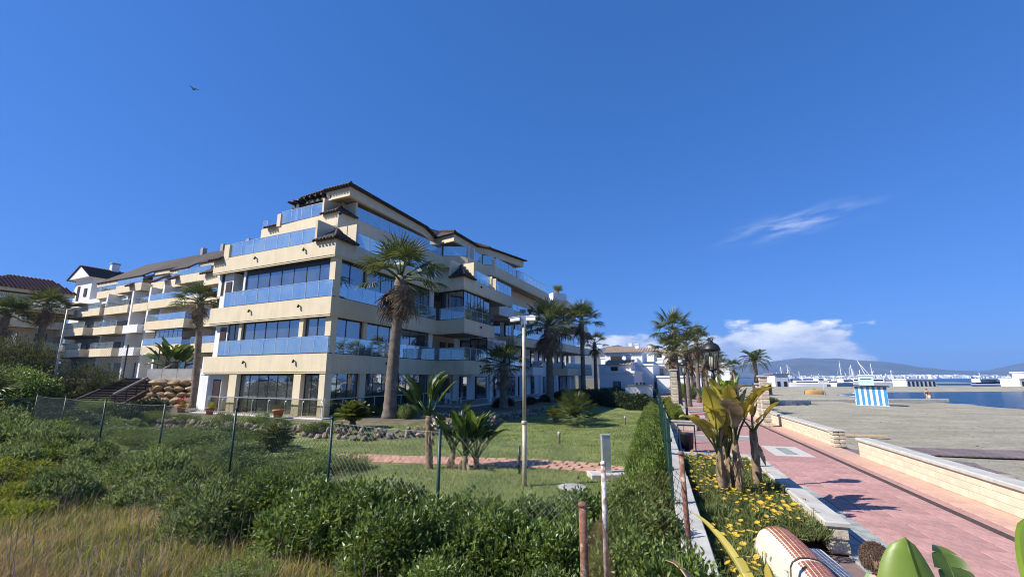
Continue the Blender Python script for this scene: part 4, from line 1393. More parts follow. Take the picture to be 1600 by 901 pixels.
for i in range(40):
    x = fill.uniform(-23, -4.2); y = float(np.interp(x, _fx, _fy)) + fill.uniform(-2.3, .2)
    k = fill.uniform(.5, .85) * (1 + (-x) * .02)
    put_shrub(('mid', 'grey', 'hedge', 'lime')[i % 4], i, x, y, ('bright green weedy bush at the foot of the wire fence', 'pale green bush pushing through the wire fence', 'bright green weedy bush at the foot of the wire fence', 'yellowish low bush at the foot of the wire fence')[i % 4], (k, k, k * fill.uniform(.6, .9)), 'fence_shrub', 'shrub', ('weedy bushes at the wire fence', 'pale bushes in the wire fence', 'weedy bushes at the wire fence', 'yellowish bushes at the wire fence')[i % 4])
for i in range(14):
    x = fill.uniform(-28.0, -20); y = float(np.interp(x, _fx, _fy)) + fill.uniform(1.5, 6.5)
    put_shrub('mid' if i % 2 else 'dark', i, x, y, ('dark leafy bush below the bank before the stairs', 'green leafy bush below the bank before the stairs')[i % 2], (1.3, 1.3, fill.uniform(.7, 1.1)), 'bank_shrub', 'shrub', ('dark bushes before the stairs', 'green bushes before the stairs')[i % 2])
low_spots = [(-9.5, 8.2, .8), (-11.5, 9.6, .9), (-13.5, 10.6, 1.0), (-3.2, 5.9, .6), (-2.4, 5.3, .5), (-1.6, 5.0, .42)]
for i, (x, y, k) in enumerate(low_spots):
    put_shrub('mid', i, x, y, 'low mid-green weed clump among the dry grass', (k, k, k * .7), 'weed_clump', 'shrub', 'low green clumps in the scrub')
lime_spots = [(-12.2, 9.0, 1.2), (-10.5, 8.6, 1.0), (-14.0, 10.2, 1.4), (-16.0, 12.0, 1.6), (-13.6, 12.0, 1.2), (-9.2, 8.8, .9), (-8.3, 8.0, .75), (-18.0, 13.5, 1.7), (-11.6, 10.8, 1.1)]
for i, (x, y, k) in enumerate(lime_spots):
    put_shrub('lime', i, x, y, 'low yellow-green spurge mound in the open scrub', (k, k, k * .8), 'spurge_mound', 'shrub', 'yellow-green mounds in the scrub')

# --- grass of the scrub: uncountable blades
def grass_np(P, H, W, r, lean=0.5):
    n = len(P)
    a = r.uniform(0, 2 * np.pi, n)
    side = np.stack([np.cos(a), np.sin(a), np.zeros(n)], 1) * W[:, None] * 0.5
    ld = r.uniform(0, 2 * np.pi, n)
    ln = np.stack([np.cos(ld), np.sin(ld), np.zeros(n)], 1) * (lean * H * r.uniform(0.1, 1.0, n))[:, None]
    up = np.array([0, 0, 1.0])
    mid = P + ln * 0.35 + up * (H * 0.6)[:, None]
    tip = P + ln * 1.0 + up * H[:, None] * 0.95
    V = np.stack([P - side, P + side, mid + side * 0.8, mid - side * 0.8, tip], 1).reshape(-1, 3)
    i = np.arange(n)[:, None] * 5
    T = np.concatenate([i + np.array([[0, 1, 2]]), i + np.array([[0, 2, 3]]), i + np.array([[3, 2, 4]])], 0)
    return V, T

def scatter(n, r, ymin=3.0, ymax=15):
    y = ymin + (ymax - ymin) * r.random(n) ** 1.5
    x = -y * 1.25 + (y * 1.25 + 2.2) * r.random(n)
    return x, y

def patch_noise(x, y):
    return (np.sin(x * 1.1 + y * 0.6) * np.sin(y * 1.3 - x * 0.5) + 0.6 * np.sin(x * 2.7 + 1) * np.sin(y * 2.3 + 2)) * 0.6

r_ = np.random.default_rng(5)
x, y = scatter(260000, r_, 2.8, 15)
yf = np.interp(x, _fx, _fy)
keep = (y < yf - 0.2)
x, y = x[keep], y[keep]
pn = patch_noise(x, y)
dist = np.hypot(x, y)
# dry straw nearer the viewer and to the west, green among the bushes
dryp = np.clip(0.72 - (y - 4.2) * 0.16 - pn * 0.5 + np.clip((-x - 2) * .06, 0, .3), 0.05, 0.92)
isdry = r_.random(len(x)) < dryp
bare = (pn > 0.30) & (r_.random(len(x)) < 0.75)
P = np.stack([x, y, gz(x, y) - 0.02], 1)
H = r_.uniform(0.09, 0.32, len(x)) * (0.8 + 0.5 * np.clip(pn + .3, 0, 1)); W = r_.uniform(0.004, 0.008, len(x)) * np.clip(dist / 5, 1, 2.4)
for nm, sel, m, lab in (('dry_grass', isdry & ~bare, M['dryg'], 'dry straw-coloured grass of the scrub slope'), ('wild_grass', ~isdry & ~bare, M['greeng'], 'rank green wild grass between the scrub bushes')):
    V, T = grass_np(P[sel], H[sel] * (1.1 if nm == 'dry_grass' else 1.0), W[sel], r_, 0.8)
    tag(link(nm, np_mesh(nm, V, T, m)), lab, None, None, 'stuff')
# tall seeding stalks and bare twigs standing out of the scrub
x, y = scatter(2600, r_, 3.4, 13)
k = (y < np.interp(x, _fx, _fy) - .3)
x, y = x[k], y[k]
P = np.stack([x, y, gz(x, y)], 1)
V, T = grass_np(P, r_.uniform(.35, .8, len(x)), r_.uniform(.006, .010, len(x)), r_, .35)
tag(link('dry_stalks', np_mesh('dry_stalks', V, T, M['litter'])), 'tall bare dry stalks standing in the scrub', None, None, 'stuff')
# dead litter and dry twigs lying on the bank
x, y = scatter(70000, r_, 3.0, 12)
yf = np.interp(x, _fx, _fy); pn = patch_noise(x, y)
k = (y < yf - .3) & ((pn > 0.05) | (r_.random(len(x)) < .15))
x, y = x[k], y[k]
P = np.stack([x, y, gz(x, y) + r_.uniform(0.0, 0.10, len(x))], 1)
D = np.stack([r_.normal(size=len(x)), r_.normal(size=len(x)), r_.normal(size=len(x)) * .25], 1)
V, T = leaves_np(P, D, r_.uniform(.06, .24, len(x)), r_.uniform(.006, .016, len(x)), r=r_)
tag(link('dry_litter', np_mesh('dry_litter', V, T, M['litter'])), 'grey-brown dead stalks and litter on the scrub bank', None, None, 'stuff')
# lawn blades
n = 130000
y = 9.5 + 26 * r_.random(n) ** 1.7
x = -y * 0.42 + r_.random(n) * (y * 0.42 + 0.31 * y - 0.2)
ok = in_lawn(x, y)
for (a, b) in zip(PATHC[:-1], PATHC[1:]):
    t = np.clip(((x - a[0]) * (b[0] - a[0]) + (y - a[1]) * (b[1] - a[1])) / (math.dist(a, b) ** 2), 0, 1)
    ok &= np.hypot(x - a[0] - t * (b[0] - a[0]), y - a[1] - t * (b[1] - a[1])) > 0.64
x, y = x[ok], y[ok]
P = np.stack([x, y, gz(x, y)], 1)
V, T = grass_np(P, r_.uniform(.025, .075, len(x)), r_.uniform(.006, .012, len(x)) * np.clip(y / 10, 1, 2.5), r_, .7)
tag(link('lawn_grass', np_mesh('lawn_grass', V, T, M['lawng'])), 'short blades of the mown garden lawn', None, None, 'stuff')

# ------------------------------------------------------------------ palms
def fan_frond(seed, m, pet=0.9, R_=0.95, segs=26, spread=125, droop=0.5, ragged=0.1, gap=0.86):
    """fan leaf of a palm: stalk along +x, then a pleated fan whose tips hang"""
    r = random.Random(seed)
    g = G()
    g.tube([(0, 0, 0), (pet * .5, 0, 0.06 * pet), (pet, 0, 0.02 * pet)], [0.035, 0.024, 0.016], 5)
    for i in range(segs):
        a = R(-spread + 2 * spread * i / (segs - 1)) + r.uniform(-.02, .02)
        L = R_ * (1.0 - 0.28 * (abs(a) / R(spread)) ** 2) * r.uniform(1 - ragged, 1)
        if r.random() < ragged * .4: L *= .55
        dx, dy = math.cos(a), math.sin(a)
        w = R_ * R(2 * spread) / segs * gap
        pts = []
        for t, ww in ((0.0, 0.08), (0.38, 0.42), (0.68, 0.40), (0.88, 0.2), (1.0, 0.03)):
            rad = L * (t - droop * 0.16 * t * t * t)
            z = -droop * L * 0.55 * max(0, t - .35) ** 1.6 + 0.10 * L * t * (1 - t) - 0.12 * abs(math.sin(a)) * L * t * .6
            pts.append((pet + dx * rad, dy * rad, z + 0.02 * pet, w * ww))
        vs = []; fs = []
        for k, (x, y, z, ww) in enumerate(pts):
            vs += [(x - dy * ww / 2, y + dx * ww / 2, z + ww * .18), (x + dy * ww / 2, y - dx * ww / 2, z + ww * .18), (x, y, z - ww * .10)]
            if k:
                b = (k - 1) * 3
                fs += [(b, b + 2, b + 5, b + 3), (b + 2, b + 1, b + 4, b + 5)]
        g.add(vs, fs)
    return g.mesh('frond', m)

def feather_frond(seed, m, L=2.4, n=34, droop=1.0):
    r = random.Random(seed)
    g = G()
    def spine(t):
        return Vector((L * (t - 0.18 * droop * t ** 3), 0, 0.28 * L * t - droop * 0.62 * L * t ** 2.3))
    g.tube([spine(t / 8) for t in range(9)], [0.035 * (1 - t / 9.5) for t in range(9)], 5)
    for i in range(n):
        t = 0.14 + 0.86 * i / n
        p = spine(t); q = spine(min(1, t + .03)); d = (q - p).normalized()
        for s in (-1, 1):
            ll = L * 0.24 * math.sin(math.pi * min(1, t * .9 + .12)) * r.uniform(.85, 1.1) + .05
            dirv_ = (d * 0.55 + Vector((0, s * 0.9, 0.28 - .5 * t))).normalized()
            w = Vector((0, 0, 1)).cross(dirv_).normalized() * 0.022
            e = p + dirv_ * ll + Vector((0, 0, -0.22 * ll))
            m_ = p + dirv_ * ll * .5
            g.add([p, m_ + w, e, m_ - w], [(0, 1, 2, 3)])
    return g.mesh('frond', m)

FR = {
    'up': [fan_frond(s, M['f_palm'], 0.95, 0.95, 22, 105, 0.30, .12, .8) for s in (1, 2)],
    'mid': [fan_frond(s, M['f_palm'], 1.15, 1.0, 22, 112, 0.9, .2, .75) for s in (3, 4)],
    'hang': [fan_frond(s, M['f_dead'], 0.42, 1.25, 18, 75, 0.9, .35, .6) for s in (5, 6)],
    'fan': [fan_frond(s, M['f_fan'], 0.75, 0.62, 18, 112, 0.25, .08, .6) for s in (7, 8)],
}
FEA = [feather_frond(s, M['f_palm'], 2.2, 30, d) for s, d in ((1, .7), (2, 1.0), (3, 1.25))]

def trunk_obj(parent, h, r0, r1, lean=(0, 0), m=None, rings=True, seed=0):
    r = random.Random(seed)
    g = G()
    n = max(6, int(h / 0.28))
    pts = []; rad = []
    for i in range(n + 1):
        t = i / n
        rr = r0 + (r1 - r0) * t + r0 * 0.38 * math.exp(-t * h / 0.35)
        bulge = 1 + (0.035 * (1 if i % 2 else -1) if rings else 0)
        pts.append((lean[0] * t ** 1.5, lean[1] * t ** 1.5, h * t - .1 * (1 - t)))
        rad.append(rr * bulge)
    g.tube(pts, rad, 12)
    return g.build('trunk', m or M['bark'], parent)

def fan_palm(x, y, h, k, label, seed, group, z=None, ngreen=30, ndead=26, r0=0.26, r1=0.20, lean=(0, 0), name='fan_palm', wind=0.0, kinds=('up', 'mid', 'hang')):
    rr = random.Random(seed)
    zz = float(gz(x, y)) if z is None else z
    t = thing(name, label, 'palm tree', (x, y, zz), 0, group)
    trunk_obj(t, h, r0, r1, lean, seed=seed)
    top_ = Vector((lean[0], lean[1], h))
    if ndead:
        g = G(); g.lathe([(r1 * 1.0, -.9 * k), (r1 * 1.35, -.5 * k), (r1 * 1.4, -.1 * k), (r1 * .9, .2 * k)], 9, top_)
        g.build('leaf_base', M['bark'], t)
    for i in range(ngreen):
        f = i / ngreen
        pitch = R(78 - 92 * f ** 0.9) + rr.uniform(-.12, .12)
        azm_ = i * 2.39996 + rr.uniform(-.25, .25)
        me = FR[kinds[0]][i % 2] if f < .5 else FR[kinds[1]][i % 2]
        s = k * rr.uniform(.88, 1.08)
        link('frond', me, t, top_ + Vector((0, 0, .1 * k * (1 - f))), (rr.uniform(-.25, .25), -pitch, azm_), (s, s, s))
    for i in range(ndead):
        azm_ = i * 2.39996 * 1.3 + rr.uniform(-.3, .3)
        pitch = R(rr.uniform(-88, -30))
        s = k * rr.uniform(.75, 1.02)
        link('dead_frond', FR[kinds[2]][i % 2], t, top_ + Vector((0, 0, .1 * k - .95 * k * rr.random())), (rr.uniform(-.3, .3), -pitch, azm_), (s, s, s))
    return t

def feather_palm(x, y, h, k, label, seed, z=None, n=34, group=None):
    rr = random.Random(seed)
    zz = float(gz(x, y)) if z is None else z
    t = thing('date_palm', label, 'palm tree', (x, y, zz), 0, group)
    trunk_obj(t, h, 0.24, 0.21, seed=seed)
    for i in range(n):
        f = i / n
        pitch = R(62 - 80 * f) + rr.uniform(-.1, .1)
        link('frond', FEA[min(2, int(f * 3))], t, (0, 0, h), (rr.uniform(-.2, .2), -pitch, i * 2.39996), (k, k, k))
    return t

GP = 'fan palms in the garden and along the promenade'
fan_palm(-6.95, 26.5, 8.0, 1.55, 'tall fan palm with grey trunk and brown skirt before the apartment corner', 3, GP, z=0.34, ngreen=20, ndead=40, r0=0.38, r1=0.27, lean=(0.25, 0.1))
fan_palm(3.65, 44.5, 7.1, 1.75, 'dark fan palm against the white wing of the apartment block', 4, GP, ngreen=26, ndead=34, r0=0.36, r1=0.27)
fan_palm(7.9, 51.0, 8.4, 1.45, 'slim tall fan palm at the far end of the lawn', 5, GP, ngreen=28, ndead=20, r0=0.28, r1=0.2)
fan_palm(10.2, 56.0, 6.3, 1.05, 'small ragged fan palm before the white houses', 6, GP, ngreen=16, ndead=22, r0=0.24, r1=0.18)
fan_palm(-0.62, 34.5, 3.1, 1.18, 'middle-sized fan palm with drooping brown leaves beside the apartment terrace', 7, GP, ngreen=26, ndead=14, r0=0.3, r1=0.24)
fan_palm(3.5, 25.9, 0.55, 1.12, 'short bushy fan palm standing on the lawn', 8, GP, ngreen=44, ndead=0, r0=0.16, r1=0.13, kinds=('fan', 'fan', 'fan'), name='dwarf_palm')
fan_palm(-24.6, 35.9, 8.1, 1.15, 'fan palm leaning beside the white end wall of the apartment block', 9, GP, ngreen=30, ndead=12, r0=0.26, r1=0.2, lean=(-.5, 0))
fan_palm(-54.7, 52.5, 8.2, 1.45, 'full-crowned fan palm before the far cream block with red tiles', 10, GP, z=2.5, ngreen=34, ndead=14, r0=0.4, r1=0.34)
fan_palm(-56.6, 50.0, 6.8, 1.5, 'fan palm with low crown at the far edge of the planted bank', 12, GP, z=2.5, ngreen=34, ndead=14, r0=0.4, r1=0.34)
# along the promenade
row = [(1050, 522, 38.5, 1.25), (1064, 545, 43, 1.2), (1041, 553, 36.5, 1.0), (1079, 536, 50, 1.2), (1092, 563, 62, 1.25), (1102, 560, 70, 1.3), (1110, 572, 80, 1.3), (1088, 575, 74, 1.3), (1134, 575, 96, 1.3), (1070, 566, 58, 1.2)]
PLAB = ['tallest fan palm of the promenade row, above the pale stone pillars', 'promenade fan palm just behind the tallest one', 'promenade fan palm with the lowest crown, beside the clipped hedge', 'second tallest fan palm of the promenade row', 'broad-crowned promenade palm behind the black lantern'] + ['distant fan palm in the grove at the promenade end'] * 4 + ['slim promenade palm between the tall pair and the distant grove']
for i, (px, py, Y, k) in enumerate(row):
    X = (px - 800) / 705 * 1.0194 * Y
    hz = 2.6 + (590 - py) / 705 * Y * 1.02
    fan_palm(X, Y, hz, k, PLAB[i], 20 + i, 'palms along the promenade', z=0.0, ngreen=18, ndead=14, r0=0.22, r1=0.16, lean=(random.uniform(-.2, .2), 0))
feather_palm(27.6, 52.0, 4.9, 0.95, 'date palm with arching feather fronds beside the beach', 31, z=-0.4)
feather_palm(53.0, 118.0, 5.2, 0.95, 'small date palm before the marina masts', 32, z=-0.5, n=26)

# cycads / dwarf palms around the rockery
M['f_cycad'] = leafmat('cycad_leaf', (0.055, 0.075, 0.012), (0.20, 0.22, 0.045), 0.25, 0.45, 0.5, 2.0)
FEA2 = [feather_frond(s, M['f_cycad'], 1.0, 30, d) for s, d in ((5, .5), (6, .8))]
def cycad(x, y, k, label, seed, z=None):
    rr = random.Random(seed)
    t = thing('cycad', label, 'cycad', (x, y, float(gz(x, y)) if z is None else z), 0, 'cycads around the rock border')
    G().lathe([(.16, -.1), (.18, .15), (.12, .3)], 9).build('trunk', M['bark'], t)
    for i in range(36):
        f = i / 36
        link('frond', FEA2[i % 2], t, (0, 0, .28), (rr.uniform(-.2, .2), -R(78 - 66 * f), i * 2.39996), (k, k, k))
cycad(-7.2, 21.2, 1.15, 'yellow-green cycad growing on the rock border', 1)
cycad(-8.6, 17.2, 0.8, 'small cycad in front of the stone border', 2)
cycad(2.6, 27.9, 0.8, 'cycad on the lawn beside the short fan palm', 3)
cycad(-25.5, 22.5, 1.5, 'large drooping cycad at the foot of the planted bank', 4)

# ------------------------------------------------------------------ banana-like strelitzia
def paddle(seed, L=1.3, Wd=0.42, bend=0.6, fold=0.35, torn=0.25, m=None, curl=0.0):
    """big paddle leaf: stalk from the origin, blade along +x bending down, torn edge strips"""
    r = random.Random(seed)
    n = 22
    def mid(t):
        a = bend * t * t
        return Vector((L * t * math.cos(a * .7), 0, L * t * 0.05 - L * 0.5 * bend * t * t))
    V = []; F = []; g = G()
    for s in (-1, 1):
        strip_off = 0.0
        k0 = None
        rows = []
        for i in range(n + 1):
            t = i / n
            w = Wd * 0.5 * (math.sin(math.pi * min(1, t ** 0.8 * 0.97 + 0.03)) ** (0.75 if torn else 0.5))
            p = mid(t)
            e = p + Vector((0, s * w * math.cos(fold), w * math.sin(fold)))
            c_ = p + Vector((0, s * w * .55 * math.cos(fold * .45), w * .55 * math.sin(fold * .45)))
            if curl:
                e = p + Vector((0, s * w * .75 * math.cos(fold + curl), w * .75 * math.sin(fold + curl)))
            rows.append((p, c_, e, w))
        i = 0
        while i < n:
            ln = r.randint(2, 6) if r.random() < torn else n - i if torn == 0 else r.randint(3, 8)
            j = min(n, i + ln)
            drop = r.uniform(-.03, .06) * (1 if torn > 0 else 0)
            b = len(g.v)
            vs = []
            for q in range(i, j + 1):
                p, c_, e, w = rows[q]
                shrink = 1.0
                if torn > 0 and q == j and j < n: shrink = 0.93
                ee = p.lerp(e, shrink) + Vector((0, 0, -drop * w * 4))
                if torn > 0 and q == j and j < n:
                    ee = ee - (rows[min(n, q + 1)][0] - p) * r.uniform(.2, .6)
                vs += [p, c_ + Vector((0, 0, -drop * w)), ee]
            fs = []
            for q in range(j - i):
                a = q * 3
                if s > 0:
                    fs += [(a, a + 3, a + 4, a + 1), (a + 1, a + 4, a + 5, a + 2)]
                else:
                    fs += [(a, a + 1, a + 4, a + 3), (a + 1, a + 2, a + 5, a + 4)]
            g.add(vs, fs, True)
            i = j
    g.tube([mid(t / 8) + Vector((0, 0, -.006)) for t in range(9)], [0.016 * (1 - t / 9) + .003 for t in range(9)], 6)
    return g.mesh('leaf', m)

def leaf_blade_mat(name, a, b, vein=0.06, transl=0.3):
    m = leafmat(name, a, b, transl, 0.38, 0.5, 3.0)
    nt = m.node_tree
    t = nt.nodes.new('ShaderNodeTexCoord')
    w = nt.nodes.new('ShaderNodeTexWave')
    w.wave_type = 'BANDS'; w.bands_direction = 'X'
    w.inputs['Scale'].default_value = 40
    w.inputs['Distortion'].default_value = 1.0
    nt.links.new(t.outputs['Object'], w.inputs['Vector'])
    bp = nt.nodes.new('ShaderNodeBump')
    bp.inputs['Strength'].default_value = vein
    bp.inputs['Distance'].default_value = 0.008
    nt.links.new(w.outputs[0], bp.inputs['Height'])
    nt.links.new(bp.outputs[0], nt.nodes['Principled BSDF'].inputs['Normal'])
    return m
M['b_green'] = leaf_blade_mat('paddle_green', (0.050, 0.095, 0.018), (0.145, 0.215, 0.045))
M['b_dark'] = leaf_blade_mat('paddle_dark', (0.020, 0.042, 0.012), (0.060, 0.100, 0.025), transl=.22)
M['b_lime'] = leaf_blade_mat('paddle_lime', (0.12, 0.20, 0.030), (0.24, 0.34, 0.05))
M['b_yellow'] = leaf_blade_mat('paddle_yellow', (0.36, 0.30, 0.045), (0.55, 0.45, 0.08))
M['b_dry'] = leaf_blade_mat('paddle_dry', (0.22, 0.155, 0.085), (0.48, 0.38, 0.24), transl=.2)
PAD = {}
for key, mm in (('green', 'b_green'), ('dark', 'b_dark'), ('yellow', 'b_yellow'), ('dry', 'b_dry'), ('lime', 'b_lime')):
    PAD[key] = [paddle(1, 1.25, .60, .35, .28, .25, M[mm]), paddle(2, 1.35, .56, .6, .42, .45, M[mm]), paddle(3, 1.1, .50, .2, .6, .3, M[mm], .5), paddle(4, 1.2, .52, .9, .4, .7, M[mm]), paddle(5, 1.2, .62, .14, .7, 0.0, M[mm])]
def put_leaf(parent, base, tip, key, var, k=1.0, roll=0.0, stalk=0.5, name='leaf'):
    """leaf whose stalk leaves base and whose blade points to tip"""
    b, t = Vector(base), Vector(tip)
    d = t - b
    L = d.length
    j = b + d * stalk
    sag = Vector((0, 0, 0.06 * L))
    G().tube([b, b + d * stalk * .5 + sag * .6, j], [0.028 * k, 0.020 * k, 0.014 * k], 6).build('leaf_stalk', M['b_green'] if key != 'dry' else M['b_dry'], parent)
    e = (t - j)
    azm_ = math.atan2(e.y, e.x); pit = math.atan2(e.z, math.hypot(e.x, e.y))
    s = e.length / 1.2
    o = link(name, PAD[key][var], parent, j)
    o.rotation_mode = 'XYZ'
    o.rotation_euler = (Matrix.Rotation(azm_, 3, 'Z') @ Matrix.Rotation(-pit, 3, 'Y') @ Matrix.Rotation(roll, 3, 'X')).to_euler()
    o.scale = (s, s * k, s)
    return o

def strelitzia(x, y, z, stems, label, seed, group=None, name='strelitzia', keys=('green', 'green', 'dry', 'yellow'), spread=1.0, leafL=1.25, n=8, flowers=0):
    rr = random.Random(seed)
    t = thing(name, label, 'banana plant', (x, y, z), 0, group)
    for (sx, sy, h, rad) in stems:
        lean = (rr.uniform(-.12, .12), rr.uniform(-.12, .12))
        g = G()
        m = max(4, int(h / .14))
        g.tube([(sx + lean[0] * (i / m), sy + lean[1] * (i / m), -.15 + (h + .15) * i / m) for i in range(m + 1)], [rad * (1.15 - .25 * i / m) * (1.06 if i % 2 else .94) for i in range(m + 1)], 9)
        g.build('stem', M['stemban'], t)
        for i in range(n):
            f = i / n
            a = rr.choice((0.5, 0.5 + math.pi)) + rr.uniform(-.75, .75)
            el_ = R(86 - 62 * f * spread) + rr.uniform(-.1, .1)
            L = leafL * rr.uniform(1.1, 1.5)
            b = (sx + lean[0], sy + lean[1], h - .12 * f * n * .12)
            tip = (b[0] + math.cos(a) * math.cos(el_) * L, b[1] + math.sin(a) * math.cos(el_) * L, b[2] + math.sin(el_) * L)
            key = keys[0] if f < .35 else (keys[1] if rr.random() < .5 else rr.choice(keys[2:]))
            put_leaf(t, b, tip, key, rr.randrange(4), rr.uniform(.8, 1.1), rr.uniform(-.9, .9), rr.uniform(.32, .45))
        # dry sheaths hugging the stem below the crown
        for i in range(5):
            a = rr.uniform(0, 6.28)
            b = (sx + lean[0] * .8, sy + lean[1] * .8, h * rr.uniform(.7, .98))
            put_leaf(t, b, (b[0] + math.cos(a) * .22, b[1] + math.sin(a) * .22, b[2] - rr.uniform(.35, .6)), 'dry', rr.randrange(4), .45, rr.uniform(-1, 1), .1, 'dry_leaf')
    for i in range(flowers):
        a = rr.uniform(0, 6.28); h = rr.uniform(1.15, 1.5)
        g = G()
        c_ = Vector((math.cos(a) * rr.uniform(.3, .75), math.sin(a) * .35, h))
        for q in range(9):
            aa = rr.uniform(0, 6.28); l = rr.uniform(.14, .30)
            dd = Vector((math.cos(aa) * .8, math.sin(aa) * .8, rr.uniform(.15, 1))).normalized()
            w = dd.cross(Vector((.3, .2, 1))).normalized() * .022
            g.add([c_, c_ + dd * l * .6 + w, c_ + dd * l, c_ + dd * l * .6 - w], [(0, 1, 2, 3)])
        g.build('flower', bpy.data.materials.get('white_petal') or mat('white_petal', (0.62, 0.60, 0.55), (0.75, 0.73, 0.68), .7, 5), t)
        put_leaf(t, (0, 0, .6), c_ + Vector((.02, 0, -.03)), 'dry', 2, .25, 0, .7, 'flower_stalk')
    return t
b1 = PW(10.35, 1.28)
strelitzia(b1[0], b1[1], 0.2, [(-.12, 0, 1.05, .075), (0.06, .12, 0.85, .07), (.17, -.08, 1.2, .07)], 'clump of banana-like plants with torn leaves among the yellow daisies', 4, 'banana plants', keys=('lime', 'yellow', 'dry', 'yellow', 'dry'), spread=.40, leafL=1.05, n=14)
b2 = PW(11.2, 1.95)
strelitzia(b2[0], b2[1], 0.25, [(0, 0, 1.25, .085)], 'single-stemmed banana plant with tattered yellow leaf in the flower bed', 9, 'banana plants', keys=('dry', 'yellow', 'dry', 'dry'), leafL=.62, n=7, spread=.8)
strelitzia(-2.05, 13.9, 0.0, [(-.35, 0, 1.5, .10), (.25, .1, .5, .09), (.7, -.1, .4, .09), (1.0, .15, .3, .08)], 'dark banana plant with white flower spikes behind the wire fence', 14, 'banana plants', keys=('green', 'dark', 'dark', 'green'), leafL=1.12, n=10, flowers=7, spread=.62)
strelitzia(-33.5, 44.5, 2.5, [(0, 0, 1.2, .14), (.6, .3, .8, .12)], 'broad-leaved banana plant at the top of the brown stairs', 21, 'banana plants', keys=('green', 'green', 'green', 'dark'), leafL=2.1, n=11)
# ================================================================== street furniture and small things
def lantern_post(x, y, h, label, z=0.0):
    t = thing('street_lamp', label, 'street lamp', (x, y, z), 0.35, 'black iron promenade lamps')
    k = h / 3.56
    G().lathe([(.17, 0), (.17, .10), (.14, .13), (.13, .45), (.15, .48), (.10, .55), (.075, .62)], 12).build('base', M['black'], t)
    G().lathe([(.075, .6), (.06, .95), (.075, .98), (.075, 1.02), (.05, 1.08), (.042, h - .98), (.06, h - .95), (.06, h - .91), (.035, h - .86), (.035, h - .78)], 10).build('pole', M['black'], t)
    zb = h - .78
    zt = h - .30
    g = G()
    g.lathe([(.05, zb - .02), (.10, zb), (.115, zb + .03), (.10, zb + .045)], 12)
    for q in range(6):
        a = q * math.pi / 3
        g.tube([(.105 * math.cos(a), .105 * math.sin(a), zb + .03), (.19 * math.cos(a), .19 * math.sin(a), zt)], .011, 5)
    g.lathe([(.20, zt - .015), (.225, zt + .01), (.20, zt + .03)], 12)
    g.build('lantern_frame', M['black'], t)
    for q in range(6):
        a0, a1 = q * math.pi / 3, (q + 1) * math.pi / 3
        r0_, r1_ = .103, .187
        G().add([(r0_ * math.cos(a0), r0_ * math.sin(a0), zb + .04), (r0_ * math.cos(a1), r0_ * math.sin(a1), zb + .04), (r1_ * math.cos(a1), r1_ * math.sin(a1), zt - .01), (r1_ * math.cos(a0), r1_ * math.sin(a0), zt - .01)], [(0, 1, 2, 3)]).build('lamp_glass', M['lampglass'], t)
    G().lathe([(.05, zb + .05), (.07, zb + .2), (.06, zb + .34), (.02, zb + .38)], 10).build('diffuser', M['lampcore'], t)
    g = G()
    g.lathe([(.235, zt + .02), (.225, zt + .06), (.215, zt + .08), (.19, zt + .14), (.13, zt + .19), (.07, zt + .215), (.07, zt + .235), (.04, zt + .25)], 12)
    o = g.build('lamp_hood', M['black'], t)
    g = G()
    g.lathe([(.05, zt + .235), (.06, zt + .25), (.05, zt + .265)], 10)
    for q in range(6):
        a = q * math.pi / 3
        g.tube([(.045 * math.cos(a), .045 * math.sin(a), zt + .25), (.065 * math.cos(a), .065 * math.sin(a), zt + .30), (.05 * math.cos(a), .05 * math.sin(a), zt + .335)], [.011, .012, .004], 5)
    g.build('crown_finial', M['black'], o)
    return t
lantern_post(5.02, 11.47, 3.56, 'black iron lamp post with crowned lantern standing in the daisy bed')
lantern_post(9.36, 24.97, 3.56, 'black iron lamp post with crowned lantern at the corner of the second raised bed')
p = PW(40.5, 1.6); lantern_post(p[0], p[1], 3.56, 'black iron lamp post with crowned lantern between the promenade palms')

# litter bin
bp = PW(18.05, 0.98)
t = thing('litter_bin', 'black metal litter bin with open hood beside the low concrete wall', 'bin', (bp[0], bp[1], 0), SANG)
G().lathe([(.20, .12), (.24, .62), (.25, .64), (.25, .66), (.22, .66)], 14).build('bucket', M['black'], t)
for s in (-1, 1):
    G().tube([(0, s * .28, 0), (0, s * .28, .95)], .022, 6).build('support_post', M['black'], t)
G().box((0, 0, .93), (.36, .60, .03)).build('hood', M['black'], t)
G().lathe([(.10, 0), (.10, .13)], 8).build('foot', M['black'], t)

# tall stone pillars
def pillar(x, y, h, label, w=.38, z=0):
    t = thing('stone_pillar', label, 'pillar', (x, y, z), SANG, 'stone pillars of the promenade')
    r = random.Random(int(x * 10))
    k = int(h / .24)
    for i in range(k):
        if i % 2:
            link('stone', block_mesh(M['rubble'], (w, w, .235), .03), t, (r.uniform(-.01, .01), r.uniform(-.01, .01), (i + .5) * .24), (0, 0, r.choice((0, math.pi / 2))))
        else:
            for s in (-1, 1):
                link('stone', block_mesh(M['rubble'], (w / 2 - .005, w, .235), .03), t, (s * w / 4, r.uniform(-.01, .01), (i + .5) * .24))
    link('cap', block_mesh(M['coping'], (w + .14, w + .14, .10), .02), t, (0, 0, k * .24 + .05))
pillar(*PW(28.6, 5.75)[:2], 2.8, 'tall rough stone pillar beside the low beach wall')
pillar(*PW(33.6, 6.5)[:2], 2.2, 'second stone pillar where the beach wall breaks')
pillar(*PW(35.5, 1.35)[:2], 3.3, 'pale stone pillar among the promenade palms')
pillar(*PW(38.2, 1.35)[:2], 3.3, 'pale stone pillar deeper among the promenade palms')

